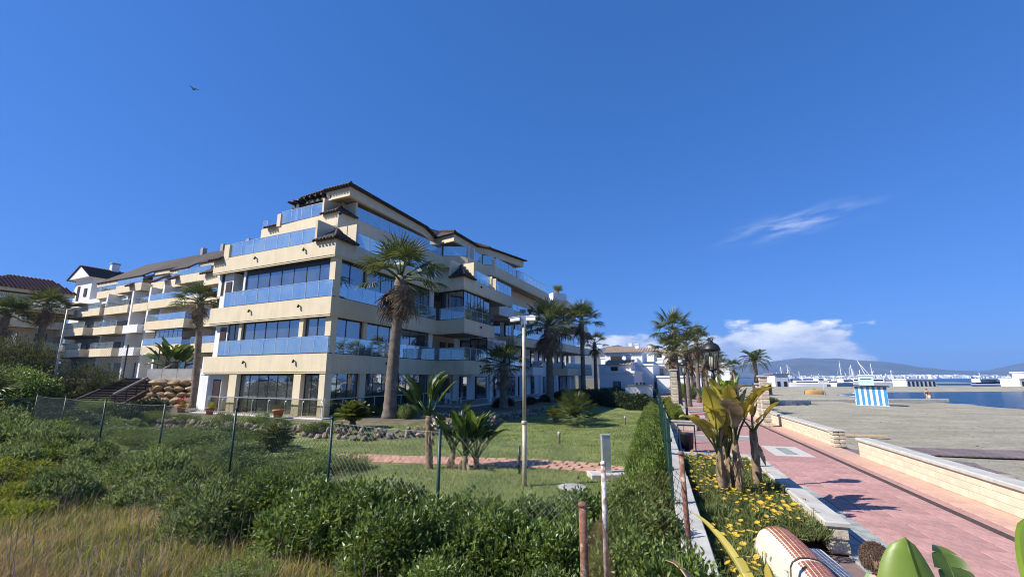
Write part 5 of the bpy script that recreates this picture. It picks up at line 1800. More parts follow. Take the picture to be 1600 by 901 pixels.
# camera mast
t = thing('camera_mast', 'tall beige mast carrying two white security cameras on the lawn', 'mast', (0.31, 11.73, 0), 0)
G().tube([(0, 0, -.2), (0, 0, 1.5)], .054, 14).build('lower_pole', M['polegrey'], t)
G().tube([(0, 0, 1.5), (0, 0, 4.15)], .045, 14).build('upper_pole', M['polegrey'], t)
G().lathe([(.07, 1.47), (.074, 1.49), (.074, 1.53), (.06, 1.55)], 14).build('collar', M['polegrey'], t)
G().tube([(-.13, .02, .3), (-.13, .02, .95)], .035, 10).build('cable_duct', M['black'], t)
G().box((0, -.02, 4.08), (.16, .16, .22)).build('junction_box', M['steel'], t)
for (dx, a, dn) in ((-.2, 2.75, -.10), (.17, -.55, -.06)):
    c = thing('camera', '', '', (0, 0, 0)) if False else None
    cc = bpy.data.objects.new('security_camera', None); C.objects.link(cc); cc.parent = t
    cc.location = (dx * .5, -.08, 4.10); cc.rotation_euler = (0, dn * -1, a)
    link('housing', block_mesh(M['camwhite'], (.27, .10, .10), .015), cc, (.13, 0, 0))
    link('sun_shield', block_mesh(M['camwhite'], (.31, .12, .015), .005), cc, (.14, 0, .062))
    G().tube([(.26, 0, 0), (.28, 0, 0)], .036, 10).build('lens', M['lens'], cc)
link('sensor_head', block_mesh(M['camwhite'], (.12, .12, .2), .02), t, (.20, -.05, 4.1))
# utility post on a slab, lawn covers, garden light stubs
t = thing('utility_post', 'grey square metal post on a pale stone slab by the hedge', 'post', (2.52, 12.75, 0), .1)
link('post', block_mesh(M['steel'], (.22, .16, .95), .01), t, (0, 0, .60))
link('slab', block_mesh(M['coping'], (1.05, .55, .18), .02), t, (.05, -.02, .05))
link('cap', block_mesh(M['steel'], (.25, .19, .03), .006), t, (0, 0, 1.09))
t = thing('manhole_cover', 'round pale concrete inspection cover in the lawn', 'cover', (1.45, 11.55, 0.01))
G().lathe([(.34, -.02), (.34, .035), (.32, .045), (.02, .045)], 22).build('cover', M['concrete'], t)
for i, (x, y) in enumerate(((1.9, 19.0), (5.35, 19.8), (6.4, 26.5))):
    t = thing('garden_light', ('short beige garden light stub on the open lawn', 'short garden light stub beside the clipped hedge', 'short garden light stub near the dwarf palm')[i], 'garden light', (x, y, 0), 0, 'garden lights')
    G().lathe([(.05, 0), (.05, .34), (.06, .35), (.06, .46), (.02, .48)], 10).build('post', M['polegrey'], t)

# rusty posts by the hedge end
def post(x, y, z0, z1, r0, m, label, lean=(0, 0), name='fence_post', cap=True):
    t = thing(name, label, 'post', (x, y, z0))
    h = z1 - z0
    g = G(); g.tube([(0, 0, -.2), (lean[0] * .5, lean[1] * .5, h * .5), (lean[0], lean[1], h)], r0, 10)
    g.build('pipe', m, t)
    if cap: G().lathe([(r0 * 1.15, -.015), (r0 * 1.15, .01), (r0 * .5, .025)], 10, (lean[0], lean[1], h)).build('end_cap', m, t)
    return t
post(.62, 4.25, .62, 1.51, .036, M['rust'], 'short thick rusty post stub at the hedge end')
post(.86, 4.55, .6, 1.80, .023, M['whiterust'], 'thin white flaking post with torn rusty mesh', (.01, .0))
post(1.72, 4.75, .5, 1.86, .026, M['rust'], 'tall rusty pipe post against the low concrete wall', (-.03, 0))
# torn, rusty mesh between the white post and the wall
def wire_mesh(name, a, b, z0, z1, m, parent, step=.06, rad=.0016, sagf=None, keepf=None):
    """diamond wire netting between plan points a and b"""
    g = G()
    L = math.dist(a, b)
    ux, uy = (b[0] - a[0]) / L, (b[1] - a[1]) / L
    H = z1 - z0
    n = int((L + H) / step)
    for s in (0, 1):
        for i in range(n + 1):
            x0 = i * step - H
            p0, p1 = (x0, 0.0), (x0 + H, H)
            # clip to 0..L
            if p1[0] <= 0 or p0[0] >= L: continue
            if p0[0] < 0: p0 = (0, -x0)
            if p1[0] > L: p1 = (L, L - x0)
            if s: p0, p1 = (L - p0[0], p0[1]), (L - p1[0], p1[1])
            pts = []
            kk = 1 if sagf is None else 6
            for q in range(kk + 1):
                t = q / kk
                x = p0[0] + (p1[0] - p0[0]) * t; zz = p0[1] + (p1[1] - p0[1]) * t
                off = sagf(x, zz) if sagf else 0
                pts.append((a[0] + ux * x - uy * off, a[1] + uy * x + ux * off, z0 + zz))
            if keepf and not keepf((p0[0] + p1[0]) / 2, (p0[1] + p1[1]) / 2): continue
            g.tube(pts, rad, 3, False)
    return tag(g.build(name, m, parent), kind='stuff')
t = thing('torn_fence', 'torn rusty wire netting sagging beside the white flaking post', 'fence', (0, 0, 0))
wire_mesh('netting', (.87, 4.56), (1.70, 4.76), .62, 1.70, M['rustwire'], t, .075, .0022, lambda x, z: .10 * math.sin(x * 5 + z * 2) + .05 * math.sin(z * 7))
wire_mesh('netting', (.63, 4.28), (.87, 4.56), .62, 1.35, M['rustwire'], t, .022, .0016, lambda x, z: .05 * math.sin(x * 9 + z * 5))

# green chain-link fence of the garden
t = thing('chain_link_fence', 'dark green chain-link fence with round posts along the scrub', 'fence', (0, 0, 0))
tops = []
for i, (x, y) in enumerate(FENCE[1:9]):
    zg = float(gz(x, y))
    if x < -25: break
    tops.append((x, y, zg))
    G().tube([(x, y, zg - .1), (x + random.uniform(-.02, .02), y, 1.86)], .026, 8).build('post', M['green_metal'], t)
    G().lathe([(.030, 0), (.030, .03), (.01, .05)], 8, (x, y, 1.86)).build('post_cap', M['green_metal'], t)
for i, (a, b) in enumerate(zip(tops[:-1], tops[1:])):
    L = math.dist(a[:2], b[:2])
    wire_mesh('netting', a[:2], b[:2], min(a[2], b[2]) + .05, 1.80, M['wire'] if i > 0 else M['greywire'], t, .115, .0026 if i < 2 else .0034)
    for zz in (1.80,):
        G().tube([(a[0], a[1], zz), ((a[0] + b[0]) / 2, (a[1] + b[1]) / 2, zz - .03), (b[0], b[1], zz)], .0028, 4, False).build('tension_wire', M['greywire'], t)
wire_mesh('netting', (.86, 6.05), tops[0][:2], .15, 1.75, M['greywire'], t, .115, .0022)
# green fence along the low wall, seen end on
t = thing('wall_fence', 'green metal fence with flat posts along the low concrete wall', 'fence', (0, 0, 0))
fp = []
for i in range(9):
    p = PW(8.2 + i * 2.9, .17)
    fp.append(p)
    link('post', block_mesh(M['green_metal'], (.07, .05, 1.95), .006), t, (p[0], p[1], .97), (0, 0, SANG))
    for zz in (1.15, 1.6):
        link('bracket', block_mesh(M['green_metal'], (.09, .09, .05), .006), t, (p[0], p[1], zz), (0, 0, SANG))
for a, b in zip(fp[:-1], fp[1:]):
    wire_mesh('netting', a[:2], b[:2], .62, 1.9, M['wire'], t, .10, .002)

# ------------------------------------------------------------------ rock border of the raised garden
rb = thing('rock_border', 'dry border of rough brown stones round the raised garden', 'rock border', (0, 0, 0))
ST = [stone_mesh(M['rock'], s) for s in range(7)]
rr = random.Random(8)
cnt = 0
for a, b in zip(MOUND[2:9], MOUND[3:10]):
    n = int(math.dist(a, b) / .30)
    for i in range(n):
        for lay in range(2):
            if cnt >= 300: break
            tt = (i + rr.random()) / n
            x = a[0] + (b[0] - a[0]) * tt + rr.uniform(-.12, .12); y = a[1] + (b[1] - a[1]) * tt + .05 + lay * .28 + rr.uniform(-.1, .1)
            s = rr.uniform(.20, .38)
            link('stone', ST[rr.randrange(7)], rb, (x, y, .10 + lay * .24 + rr.uniform(-.04, .04)), (rr.uniform(0, 6), rr.uniform(0, 6), rr.uniform(0, 6)), (s * 1.2, s, s * .85))
            cnt += 1
# cushions growing over the border
shrub_kind('cushion', M['f_mid'], (81, 82), rx=0.8, ry=0.8, rz=0.35, n=3800, L=0.06, W=0.022, lobes=20)
for i, (tx, ty, k) in enumerate(((-19.5, 25.7, 1.2), (-17.3, 25.0, 1.0), (-14.8, 24.0, 1.1), (-12.9, 23.6, 1.2), (-11.3, 22.6, 1.0), (-8.9, 21.4, 1.1), (-7.6, 20.9, .8), (-12.0, 22.9, .7))):
    put_shrub('cushion', i, tx, ty, 'low green cushion plant spilling over the rock border', k, 'cushion_plant', 'plant', 'cushion plants on the rock border')
put_shrub('grey', 1, -5.9, 26.2, 'rounded pale shrub at the foot of the tall fan palm', (.75, .75, .8), 'round_shrub')
for i in range(7):
    x, y, _ = BW(-.75 + i * .02, .8 + i * 1.2)
    put_shrub('clip', i, x, y, 'low clipped hedge bush before the ground-floor glass of the apartments', (.95, .95, .85), 'hedge_shrub', 'shrub', 'hedge before the apartment terrace', z=.34)
for i in range(16):
    v = 13 + i * 2.3
    x, y, _ = BW(-4.2 + rr.uniform(-.4, .4) - i * .02, v)
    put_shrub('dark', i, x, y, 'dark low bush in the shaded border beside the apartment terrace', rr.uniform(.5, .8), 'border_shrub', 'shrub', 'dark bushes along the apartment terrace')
for i in range(11):
    y = 46 + i * 1.6; x = 5 + i * 1.25 + rr.uniform(-.5, .5)
    put_shrub('dark', i, x, y, 'dark bush in the clump closing the far end of the lawn', (1.5, 1.5, 1.3), 'border_shrub', 'shrub', 'bushes at the far end of the lawn', z=0)
for i in range(9):
    p = PW(40 + i * 1.5, -1.2 - i * .9)
    put_shrub('dark', i, p[0], p[1], 'dark rounded bush between the lawn and the white houses', (1.4, 1.4, 1.2), 'border_shrub', 'shrub', 'bushes before the white houses', z=0)
for i in range(12):
    p = PW(26.2 + i * 1.9, 1.15 + rr.uniform(-.2, .2))
    put_shrub('lime' if i % 3 else 'clip', i, p[0], p[1], 'low bright green plant in the second raised bed under the palms', (.62, .62, .9), 'bed_plant', 'plant', 'plants in the second raised bed', z=.34)
for i in range(8):
    p = PW(62 + i * 4, 3.6 + rr.uniform(-.5, .5))
    put_shrub('clip', i, p[0], p[1], 'round green bush under the distant promenade palms', 2.6, 'bed_plant', 'plant', 'bushes under the distant palms', z=0)
for i in range(4):
    put_shrub('clip', i, 26.5 + i * .9, 51.0 + (i % 2), 'small green bush at the foot of the date palm', 1.2, 'bed_plant', 'plant', 'bushes round the date palm', z=-.35)

# flower pots on the terrace edge
M['f_red'] = leafmat('red_leaf', (0.30, 0.03, 0.05), (0.55, 0.09, 0.12), .3)
shrub_kind('pot', M['f_lime'], (91,), rx=.3, ry=.3, rz=.28, n=900, L=.06, W=.02, lobes=8, upright=.8)
shrub_kind('potdry', M['f_olive'], (92,), rx=.26, ry=.26, rz=.22, n=700, L=.06, W=.012, lobes=8, upright=.8)
def pot(u, v, k, label, plant, red=False):
    x, y, _ = BW(u, v)
    t = thing('flower_pot', label, 'flower pot', (x, y, .37))
    G().lathe([(.17 * k, 0), (.24 * k, .34 * k), (.28 * k, .35 * k), (.28 * k, .42 * k), (.23 * k, .42 * k)], 14).build('pot', M['terracotta'], t)
    f, s = _shrubs[plant][0]
    link('plant', f, t, (0, 0, .38 * k), (0, 0, 0), (1.2 * k,) * 3)
    if red:
        g = G()
        for i in range(26):
            a = i * 2.4; el_ = .3 + 1.1 * (i % 7) / 7
            d = Vector((math.cos(a) * math.cos(el_), math.sin(a) * math.cos(el_), math.sin(el_)))
            w = d.cross(Vector((0, 0, 1))).normalized() * .03
            c_ = Vector((0, 0, .55))
            g.add([c_, c_ + d * .3 + w, c_ + d * .6, c_ + d * .3 - w], [(0, 1, 2, 3)])
        g.build('red_leaves', M['f_red'], t)
pot(8.9, -.75, 1.0, 'terracotta pot with bright green plant below the glass balustrade', 'pot')
pot(2.6, -.75, 1.15, 'wide terracotta pot with dry plant below the glass balustrade', 'potdry')
pot(12.4, -.5, 1.1, 'terracotta pot with red spiky plant beside the white end wall', 'pot', True)
x, y, _ = BW(-1.0, 1.6)
t = thing('urn', 'slim terracotta urn on the raised garden', 'urn', (x, y, .36))
G().lathe([(.12, 0), (.18, .25), (.16, .5), (.09, .62), (.12, .68)], 14).build('body', M['terracotta'], t)
G().lathe([(.14, .68), (.14, .71), (.05, .76)], 14).build('lid', M['terracotta'], t)

# ------------------------------------------------------------------ stairs and retaining wall
stA, stB = Vector((-30.3, 33.0, .30)), Vector((-34.6, 43.7, 2.55))
dd = Vector((stB.x - stA.x, stB.y - stA.y, 0)); sa = math.atan2(dd.y, dd.x)
st = thing('garden_stairs', 'dark brown garden stairs with wooden handrail climbing to the upper terrace', 'stairs', (stA.x, stA.y, stA.z), sa)
NS = 19
for i in range(NS):
    L = dd.length / NS; h = (stB.z - stA.z) / NS
    link('step', block_mesh(M['stairwood'], (L + .06, 3.1, .07), .01), st, (L * (i + .5), 0, h * (i + 1) - .035))
    link('riser', block_mesh(M['stairwood'], (.04, 3.08, h - .05), .004), st, (L * i + .02, 0, h * (i + .5) - .02))
g = G(); Lf = dd.length; hf = stB.z - stA.z
for s in (-1, 1):
    g.add([(0, s * 1.6, -.3), (Lf, s * 1.6, hf - .3), (Lf, s * 1.6, hf + .1), (0, s * 1.6, .2), (0, s * 1.75, -.3), (Lf, s * 1.75, hf - .3), (Lf, s * 1.75, hf + .1), (0, s * 1.75, .2)], [(0, 1, 2, 3), (7, 6, 5, 4), (3, 2, 6, 7), (0, 4, 5, 1), (0, 3, 7, 4), (1, 5, 6, 2)])
g.build('stringer', M['stairwood'], st)
for s, nm in ((-1, 'handrail'),):
    G().tube([(-.3, s * 1.66, 1.15), (Lf + .6, s * 1.66, hf + 1.35)], .085, 6, True).build(nm, M['rail'], st)
    for k in range(7):
        f = k / 6
        G().box((Lf * f, s * 1.66, hf * f + .55), (.08, .08, 1.1)).build('baluster', M['stairwood'], st)
rw_ = thing('retaining_wall', 'stacked ochre boulder wall beside the brown stairs', 'retaining wall', (0, 0, 0))
OS = [stone_mesh(M['ochre'], 40 + s, .1) for s in range(6)]
wl_pts = [(-24.0, 37.5), (-29.6, 37.9), (-29.7, 39.4), (-30.6, 43.2)]
for a, b in zip(wl_pts[:-1], wl_pts[1:]):
    n = max(2, int(math.dist(a, b) / .85))
    for lay in range(5):
        for i in range(n):
            tt = (i + (.5 if lay % 2 else .1)) / n
            x = a[0] + (b[0] - a[0]) * tt; y = a[1] + (b[1] - a[1]) * tt + lay * .07
            link('boulder', OS[rr.randrange(6)], rw_, (x, y, .32 + lay * .47), (rr.uniform(-.3, .3), rr.uniform(-.3, .3), rr.choice((0, math.pi)) + rr.uniform(-.3, .3)), (rr.uniform(1.0, 1.25), .9, .62))
link('backing', G().prism([(-22.6, 38.0), (-29.2, 38.4), (-30.2, 39.8), (-31.6, 43.4), (-21, 43)], 0, 2.45).mesh('backing', M['ochre']), rw_)
tw = thing('terrace_wall', 'pale panelled parapet wall above the ochre boulders', 'wall', (0, 0, 0))
for i in range(5):
    seg_box('panel', M['coping'], tw, (-24.2 - i * 1.35, 38.5 + i * .1), (-25.52 - i * 1.35, 38.6 + i * .1), 2.42, 3.35, .2)

# ------------------------------------------------------------------ planted bank with trees, tall fence, street lamp
def big_bush(key, i, x, y, label, sc, z=None, group=None, name='bush', trunkh=0):
    t = put_shrub(key, i, x, y, label, sc, name, 'bush' if not trunkh else 'tree', group, z=(float(gz(x, y)) if z is None else z) + trunkh)
    if trunkh:
        G().tube([(0, 0, -trunkh / sc[2] - .05), (0.04, 0.02, -trunkh / sc[2] * .5), (0, 0, .25)], [.09, .07, .05], 8).build('trunk', M['barkdark'], t)
    return t
shrub_kind('glossy', M['f_hedge'], (101, 102), rx=1, ry=1, rz=1, n=14000, L=.075, W=.045, lobes=36)
big_bush('glossy', 0, -36.0, 34.0, 'large glossy dark green bush below the stairs', (3.4, 2.4, 2.6))
big_bush('glossy', 1, -39.6, 34.8, 'large glossy bush beside the leaning street lamp', (3.2, 2.4, 2.9))
big_bush('olive', 0, -41.0, 37.5, 'feathery grey-green tamarisk on the planted bank', (4.2, 3.2, 4.4), None, 'tamarisks on the bank', 'tamarisk')
big_bush('olive', 1, -47.5, 41.5, 'feathery tamarisk standing higher on the planted bank', (4.2, 3.2, 4.2), None, 'tamarisks on the bank', 'tamarisk')
big_bush('olive', 0, -36.5, 39.5, 'feathery tamarisk behind the large glossy bush', (3.2, 2.6, 3.0), None, 'tamarisks on the bank', 'tamarisk')
big_bush('grey', 0, -40.5, 34.0, 'silvery grey bush on the planted bank', (2.2, 2.0, 2.2))
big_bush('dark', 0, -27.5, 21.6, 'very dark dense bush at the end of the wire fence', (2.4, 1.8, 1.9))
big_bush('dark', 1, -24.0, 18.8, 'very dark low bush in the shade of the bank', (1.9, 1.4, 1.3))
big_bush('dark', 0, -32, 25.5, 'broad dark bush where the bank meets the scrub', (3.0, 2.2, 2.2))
big_bush('mid', 0, -36.0, 29.5, 'mid-green bush half way up the planted bank', (2.6, 2.0, 2.6))
fan_palm(-27.6, 23.6, .9, 1.5, 'low fan palm with yellowing leaves at the end of the wire fence', 41, GP, ngreen=26, ndead=12, r0=.25, r1=.22, name='dwarf_palm')
t = thing('tall_fence', 'tall dark green sports fence rising behind the bushes', 'fence', (0, 0, 0))
tf = [(-50, 39.5), (-46.6, 39.8), (-42, 40.2), (-38.5, 40.6), (-37.2, 41.1), (-37.4, 44.2), (-36.8, 47.5)]
tfz = []
for (x, y) in tf:
    z_ = float(gz(x, y)); tfz.append((x, y, z_))
    link('post', block_mesh(M['green_metal'], (.09, .09, 3.4), .01), t, (x, y, z_ + 1.6))
for a, b in zip(tfz[:-1], tfz[1:]):
    wire_mesh('netting', a[:2], b[:2], min(a[2], b[2]) + .1, max(a[2], b[2]) + 3.1, M['wire'], t, .22, .006)
t = thing('mast_light', 'slim beige street light mast standing in front of the glossy bush', 'street light', (-37.6, 37.8, .1))
G().tube([(0, 0, 0), (0, 0, 8.2)], [.10, .065], 10).build('pole', M['polegrey'], t)
G().tube([(0, 0, 8.15), (.7, -.1, 8.3)], .04, 8).build('arm', M['polegrey'], t)
link('lamp_head', block_mesh(M['camwhite'], (.6, .26, .12), .04), t, (.85, -.12, 8.3), (0, -.1, 0))
link('speaker', block_mesh(M['polegrey'], (.2, .2, .5), .03), t, (.18, 0, 4.9))
# ================================================================== near things in the flower bed
# daisies: leafy tufts, each with its flower heads
M['petal'] = mat('yellow_petal', (0.60, 0.36, 0.03), (0.72, 0.50, 0.06), .6, 30)
M['f_daisy'] = leafmat('daisy_leaf', (0.075, 0.11, 0.03), (0.25, 0.28, 0.10), .28, .6, .3, 3.0)
def daisy_tuft(seed):
    r = np.random.default_rng(seed); q = random.Random(seed)
    n = 900
    a = r.uniform(0, 6.283, n); rad = .36 * np.sqrt(r.random(n))
    P = np.stack([np.cos(a) * rad, np.sin(a) * rad, r.uniform(0.0, .16, n) * (1.1 - rad / .4)], 1)
    D = np.stack([np.cos(a) * .6, np.sin(a) * .6, np.full(n, .9)], 1) + r.normal(size=(n, 3)) * .45
    V, T = leaves_np(P, D, r.uniform(.06, .13, n), r.uniform(.010, .02, n), r=r)
    f = np_mesh('foliage', V, T, M['f_daisy'])
    g = G(); s = G()
    for i in range(10):
        a = q.uniform(0, 6.28); rd = .36 * math.sqrt(q.random())
        c_ = Vector((math.cos(a) * rd, math.sin(a) * rd, q.uniform(.17, .26)))
        s.tube([(c_.x * .9, c_.y * .9, .03), c_], .004, 4, False)
        tl = Vector((q.uniform(-.5, .3), q.uniform(-.5, .3), 1)).normalized()
        u = tl.cross(Vector((0, 1, .1))).normalized(); w = tl.cross(u)
        R0 = q.uniform(.026, .040)
        for k in range(10):
            b0, b1 = k * .6283, k * .6283 + .42
            e0 = c_ + (u * math.cos(b0) + w * math.sin(b0)) * R0 + tl * .008
            e1 = c_ + (u * math.cos(b1) + w * math.sin(b1)) * R0 + tl * .008
            g.add([c_, e0, e1], [(0, 1, 2)])
    return f, g.mesh('flower_head', M['petal']), s.mesh('stalk', M['f_daisy'])
TU = [daisy_tuft(s) for s in range(5)]
rd_ = random.Random(4)
cnt = 0
s = 2.6
while s < 14.5:
    ww = 2.25 if s > 8.3 else 1.28
    w = .95 if s < 13.5 else .8
    while w < ww - (0 if s > 8.3 else .2):
        x, y, _ = PW(s + rd_.uniform(-.12, .12), w + rd_.uniform(-.1, .1))
        f, h, k = TU[rd_.randrange(5)]
        t = thing('daisy_tuft', 'low leafy tuft of the daisy bed', 'daisies', (x, y, .22 + .06 * rd_.random()), rd_.uniform(0, 6.28), 'yellow daisies in the flower bed')
        sc = rd_.uniform(.85, 1.15); t.scale = (sc, sc, sc * rd_.uniform(.9, 1.3))
        link('foliage', f, t); 
        if math.sin(s * 1.7 + w * 2.3) + math.sin(s * .8 - w * 3.1) + rd_.uniform(-1, 1) > -.55:
            tag(link('flower_head', h, t), kind='stuff'); tag(link('stalk', k, t), kind='stuff')
        cnt += 1
        w += .36
    s += .36

# ------------------------------------------------------------------ wavy mosaic bench
bench = thing('mosaic_bench', 'wavy white plaster bench with brown mosaic top in the flower bed edge', 'bench', PW(0, 0, 0), SANG)
# local x = s, local y = -w.  centre line of the backrest
def bench_w(s):
    return 1.38 + 0.08 * math.sin((s - 4.2) * 1.35) - 0.20 * max(0.0, min(1.0, (5.6 - s) / 1.2)) ** 2
def back_h(s):
    h = .74 + .04 * math.sin(s * 2.1)
    if s > 6.75: h -= 0.30 * ((s - 6.75) / .55) ** 2
    return h
S0, S1, NB = 2.2, 7.30, 64
def ring(s):
    """section of the backrest: list of (w offset, z)"""
    h = back_h(s); tk = .17
    pts = [(-tk - .03, 0), (-tk - .02, h * .5), (-tk, h - .10)]
    for a in (150, 120, 90, 60, 30):
        pts.append((math.cos(R(a)) * tk, h - .10 + math.sin(R(a)) * .10))
    pts += [(tk, h - .12), (tk - .02, h * .72), (tk + .02, .46), (tk + .02, 0)]
    return pts
V = []; F = []
for i in range(NB + 1):
    s_ = S0 + (S1 - S0) * i / NB
    wc = bench_w(s_)
    endk = 1.0 if i < NB else .85
    for (dw, z) in ring(s_):
        V.append((s_, -(wc + dw * endk), z))
nr = len(ring(3))
for i in range(NB):
    for j in range(nr - 1):
        a = i * nr + j
        F.append((a, a + 1, a + nr + 1, a + nr))
F.append(tuple(range(NB * nr, NB * nr + nr)))
F.append(tuple(range(nr - 1, -1, -1)))
G().add(V, F, True).build('backrest', M['benchplaster'], bench)
# seat
V = []; F = []
for i in range(NB + 1):
    s_ = S0 + (S1 - S0 - .1) * i / NB
    wc = bench_w(s_) + .12
    dp = .48 + .03 * math.sin(s_ * 2)
    for (dw, z) in ((0, 0), (0, .43), (dp - .04, .45), (dp, .42), (dp, .36), (dp - .06, 0)):
        V.append((s_, -(wc + dw), z))
for i in range(NB):
    for j in range(5):
        a = i * 6 + j
        F.append((a, a + 1, a + 7, a + 6))
F.append(tuple(range(NB * 6, NB * 6 + 6))); F.append(tuple(range(5, -1, -1)))
G().add(V, F, False).build('seat', M['benchgrout'], bench)
# mosaic tesserae: on the rounded top, the front of the backrest and the seat
tiles_top = G(); tiles_front = G(); tiles_seat = G()
def quad_tile(g, P, lift, shrink=.76):
    c_ = sum(P, Vector()) / 4
    n_ = (P[1] - P[0]).cross(P[3] - P[0]).normalized()
    if n_.z < -.2: n_ = -n_
    q = [c_ + (p - c_) * shrink for p in P]
    b = [p + n_ * lift for p in q]
    g.add(q + b, [(4, 5, 6, 7), (0, 1, 5, 4), (1, 2, 6, 5), (2, 3, 7, 6), (3, 0, 4, 7)])
def surf(s_, a):
    """point of the tiled skin: a 0..1 from back edge over the top to the front foot"""
    h = back_h(s_); tk = .173; wc = bench_w(s_)
    prof = [(-tk * .75, h - .05), (-tk * .5, h - .012), (0, h + .004), (tk * .5, h - .012), (tk * .87, h - .048), (tk, h - .12), (tk - .018, h * .72), (tk + .005, h * .6), (tk + .022, .46)]
    L = [0]
    for p, q in zip(prof[:-1], prof[1:]): L.append(L[-1] + math.dist(p, q))
    d = a * L[-1]
    for k in range(len(prof) - 1):
        if d <= L[k + 1] or k == len(prof) - 2:
            t_ = (d - L[k]) / (L[k + 1] - L[k]); break
    w_ = prof[k][0] + (prof[k + 1][0] - prof[k][0]) * t_; z_ = prof[k][1] + (prof[k + 1][1] - prof[k][1]) * t_
    return Vector((s_, -(wc + w_), z_))
tops_ = []
NT, NA = 84, 13
for i in range(NT):
    sa_, sb_ = 3.2 + (7.27 - 3.2) * i / NT, 3.2 + (7.27 - 3.2) * (i + 1) / NT
    if (i % 28) == 27: continue
    for j in range(NA):
        a0, a1 = j / NA, (j + 1) / NA
        P = [surf(sa_, a0), surf(sb_, a0), surf(sb_, a1), surf(sa_, a1)]
        quad_tile(tiles_top if j < 6 else tiles_front, [p.copy() for p in P][::-1], .006)
tag(tiles_top.build('top_mosaic', M['mosaic'], bench), kind='stuff')
tag(tiles_front.build('back_mosaic', M['mosaicdark'], bench), kind='stuff')
for i in range(NT):
    sa_, sb_ = 3.2 + 4.0 * i / NT, 3.2 + 4.0 * (i + 1) / NT
    for j in range(10):
        w0, w1 = .02 + .043 * j, .02 + .043 * (j + 1)
        P = [Vector((s_, -(bench_w(s_) + .12 + w_), .437 + .016 * w_ / .44)) for s_, w_ in ((sa_, w0), (sb_, w0), (sb_, w1), (sa_, w1))]
        quad_tile(tiles_seat, P[::-1], .005)
tag(tiles_seat.build('seat_mosaic', mat('blue_mosaic', (0.05, 0.07, 0.13), (0.12, 0.15, 0.22), .3, 16), bench), kind='stuff')
# dark expansion joints across the back
for sj in (4.56, 5.91):
    V = []; F = []
    for k, s_ in enumerate((sj - .012, sj + .012)):
        for (dw, z) in ring(s_)[:9]:
            V.append((s_, -(bench_w(s_) + dw * 1.06), z + (.012 if z > .7 else 0)))
    F = [(j, j + 1, 9 + j + 1, 9 + j) for j in range(8)]
    G().add(V, F).build('expansion_joint', M['drain'], bench)

# ------------------------------------------------------------------ seated child, seen from behind
M['skin'] = mat('skin', (0.50, 0.29, 0.20), (0.58, 0.35, 0.25), .55, 6)
M['hair'] = mat('brown_hair', (0.12, 0.075, 0.045), (0.24, 0.165, 0.11), .55, 30, .8, 60)
M['shirt'] = mat('green_shirt', (0.16, 0.36, 0.12), (0.22, 0.44, 0.17), .85, 8)
M['blue'] = mat('blue_shorts', (0.015, 0.035, 0.40), (0.03, 0.06, 0.5), .8, 8)
def skin_body(name, joints, bones, m, parent, sub=2):
    """one continuous limb surface grown on a skeleton; joints: name -> (pos, radius)"""
    me = bpy.data.meshes.new(name)
    keys = list(joints)
    idx = {k: i for i, k in enumerate(keys)}
    me.from_pydata([joints[k][0] for k in keys], [(idx[a], idx[b]) for a, b in bones], [])
    o = link(name, me, parent)
    md = o.modifiers.new('Skin', 'SKIN')
    sv = me.skin_vertices[0].data if me.skin_vertices else None
    if sv is None:
        bpy.context.view_layer.update()
        me.attributes  # layer is created with the modifier
    if not me.skin_vertices:
        import bmesh
        bm = bmesh.new(); bm.from_mesh(me); bm.verts.layers.skin.verify(); bm.to_mesh(me); bm.free()
    sv = me.skin_vertices[0].data
    for k in keys:
        r = joints[k][1]
        sv[idx[k]].radius = (r, r) if not hasattr(r, '__len__') else r
    sv[0].use_root = True
    md.use_smooth_shade = True
    ss = o.modifiers.new('Sub', 'SUBSURF'); ss.levels = sub; ss.render_levels = sub
    me.materials.append(m)
    return o
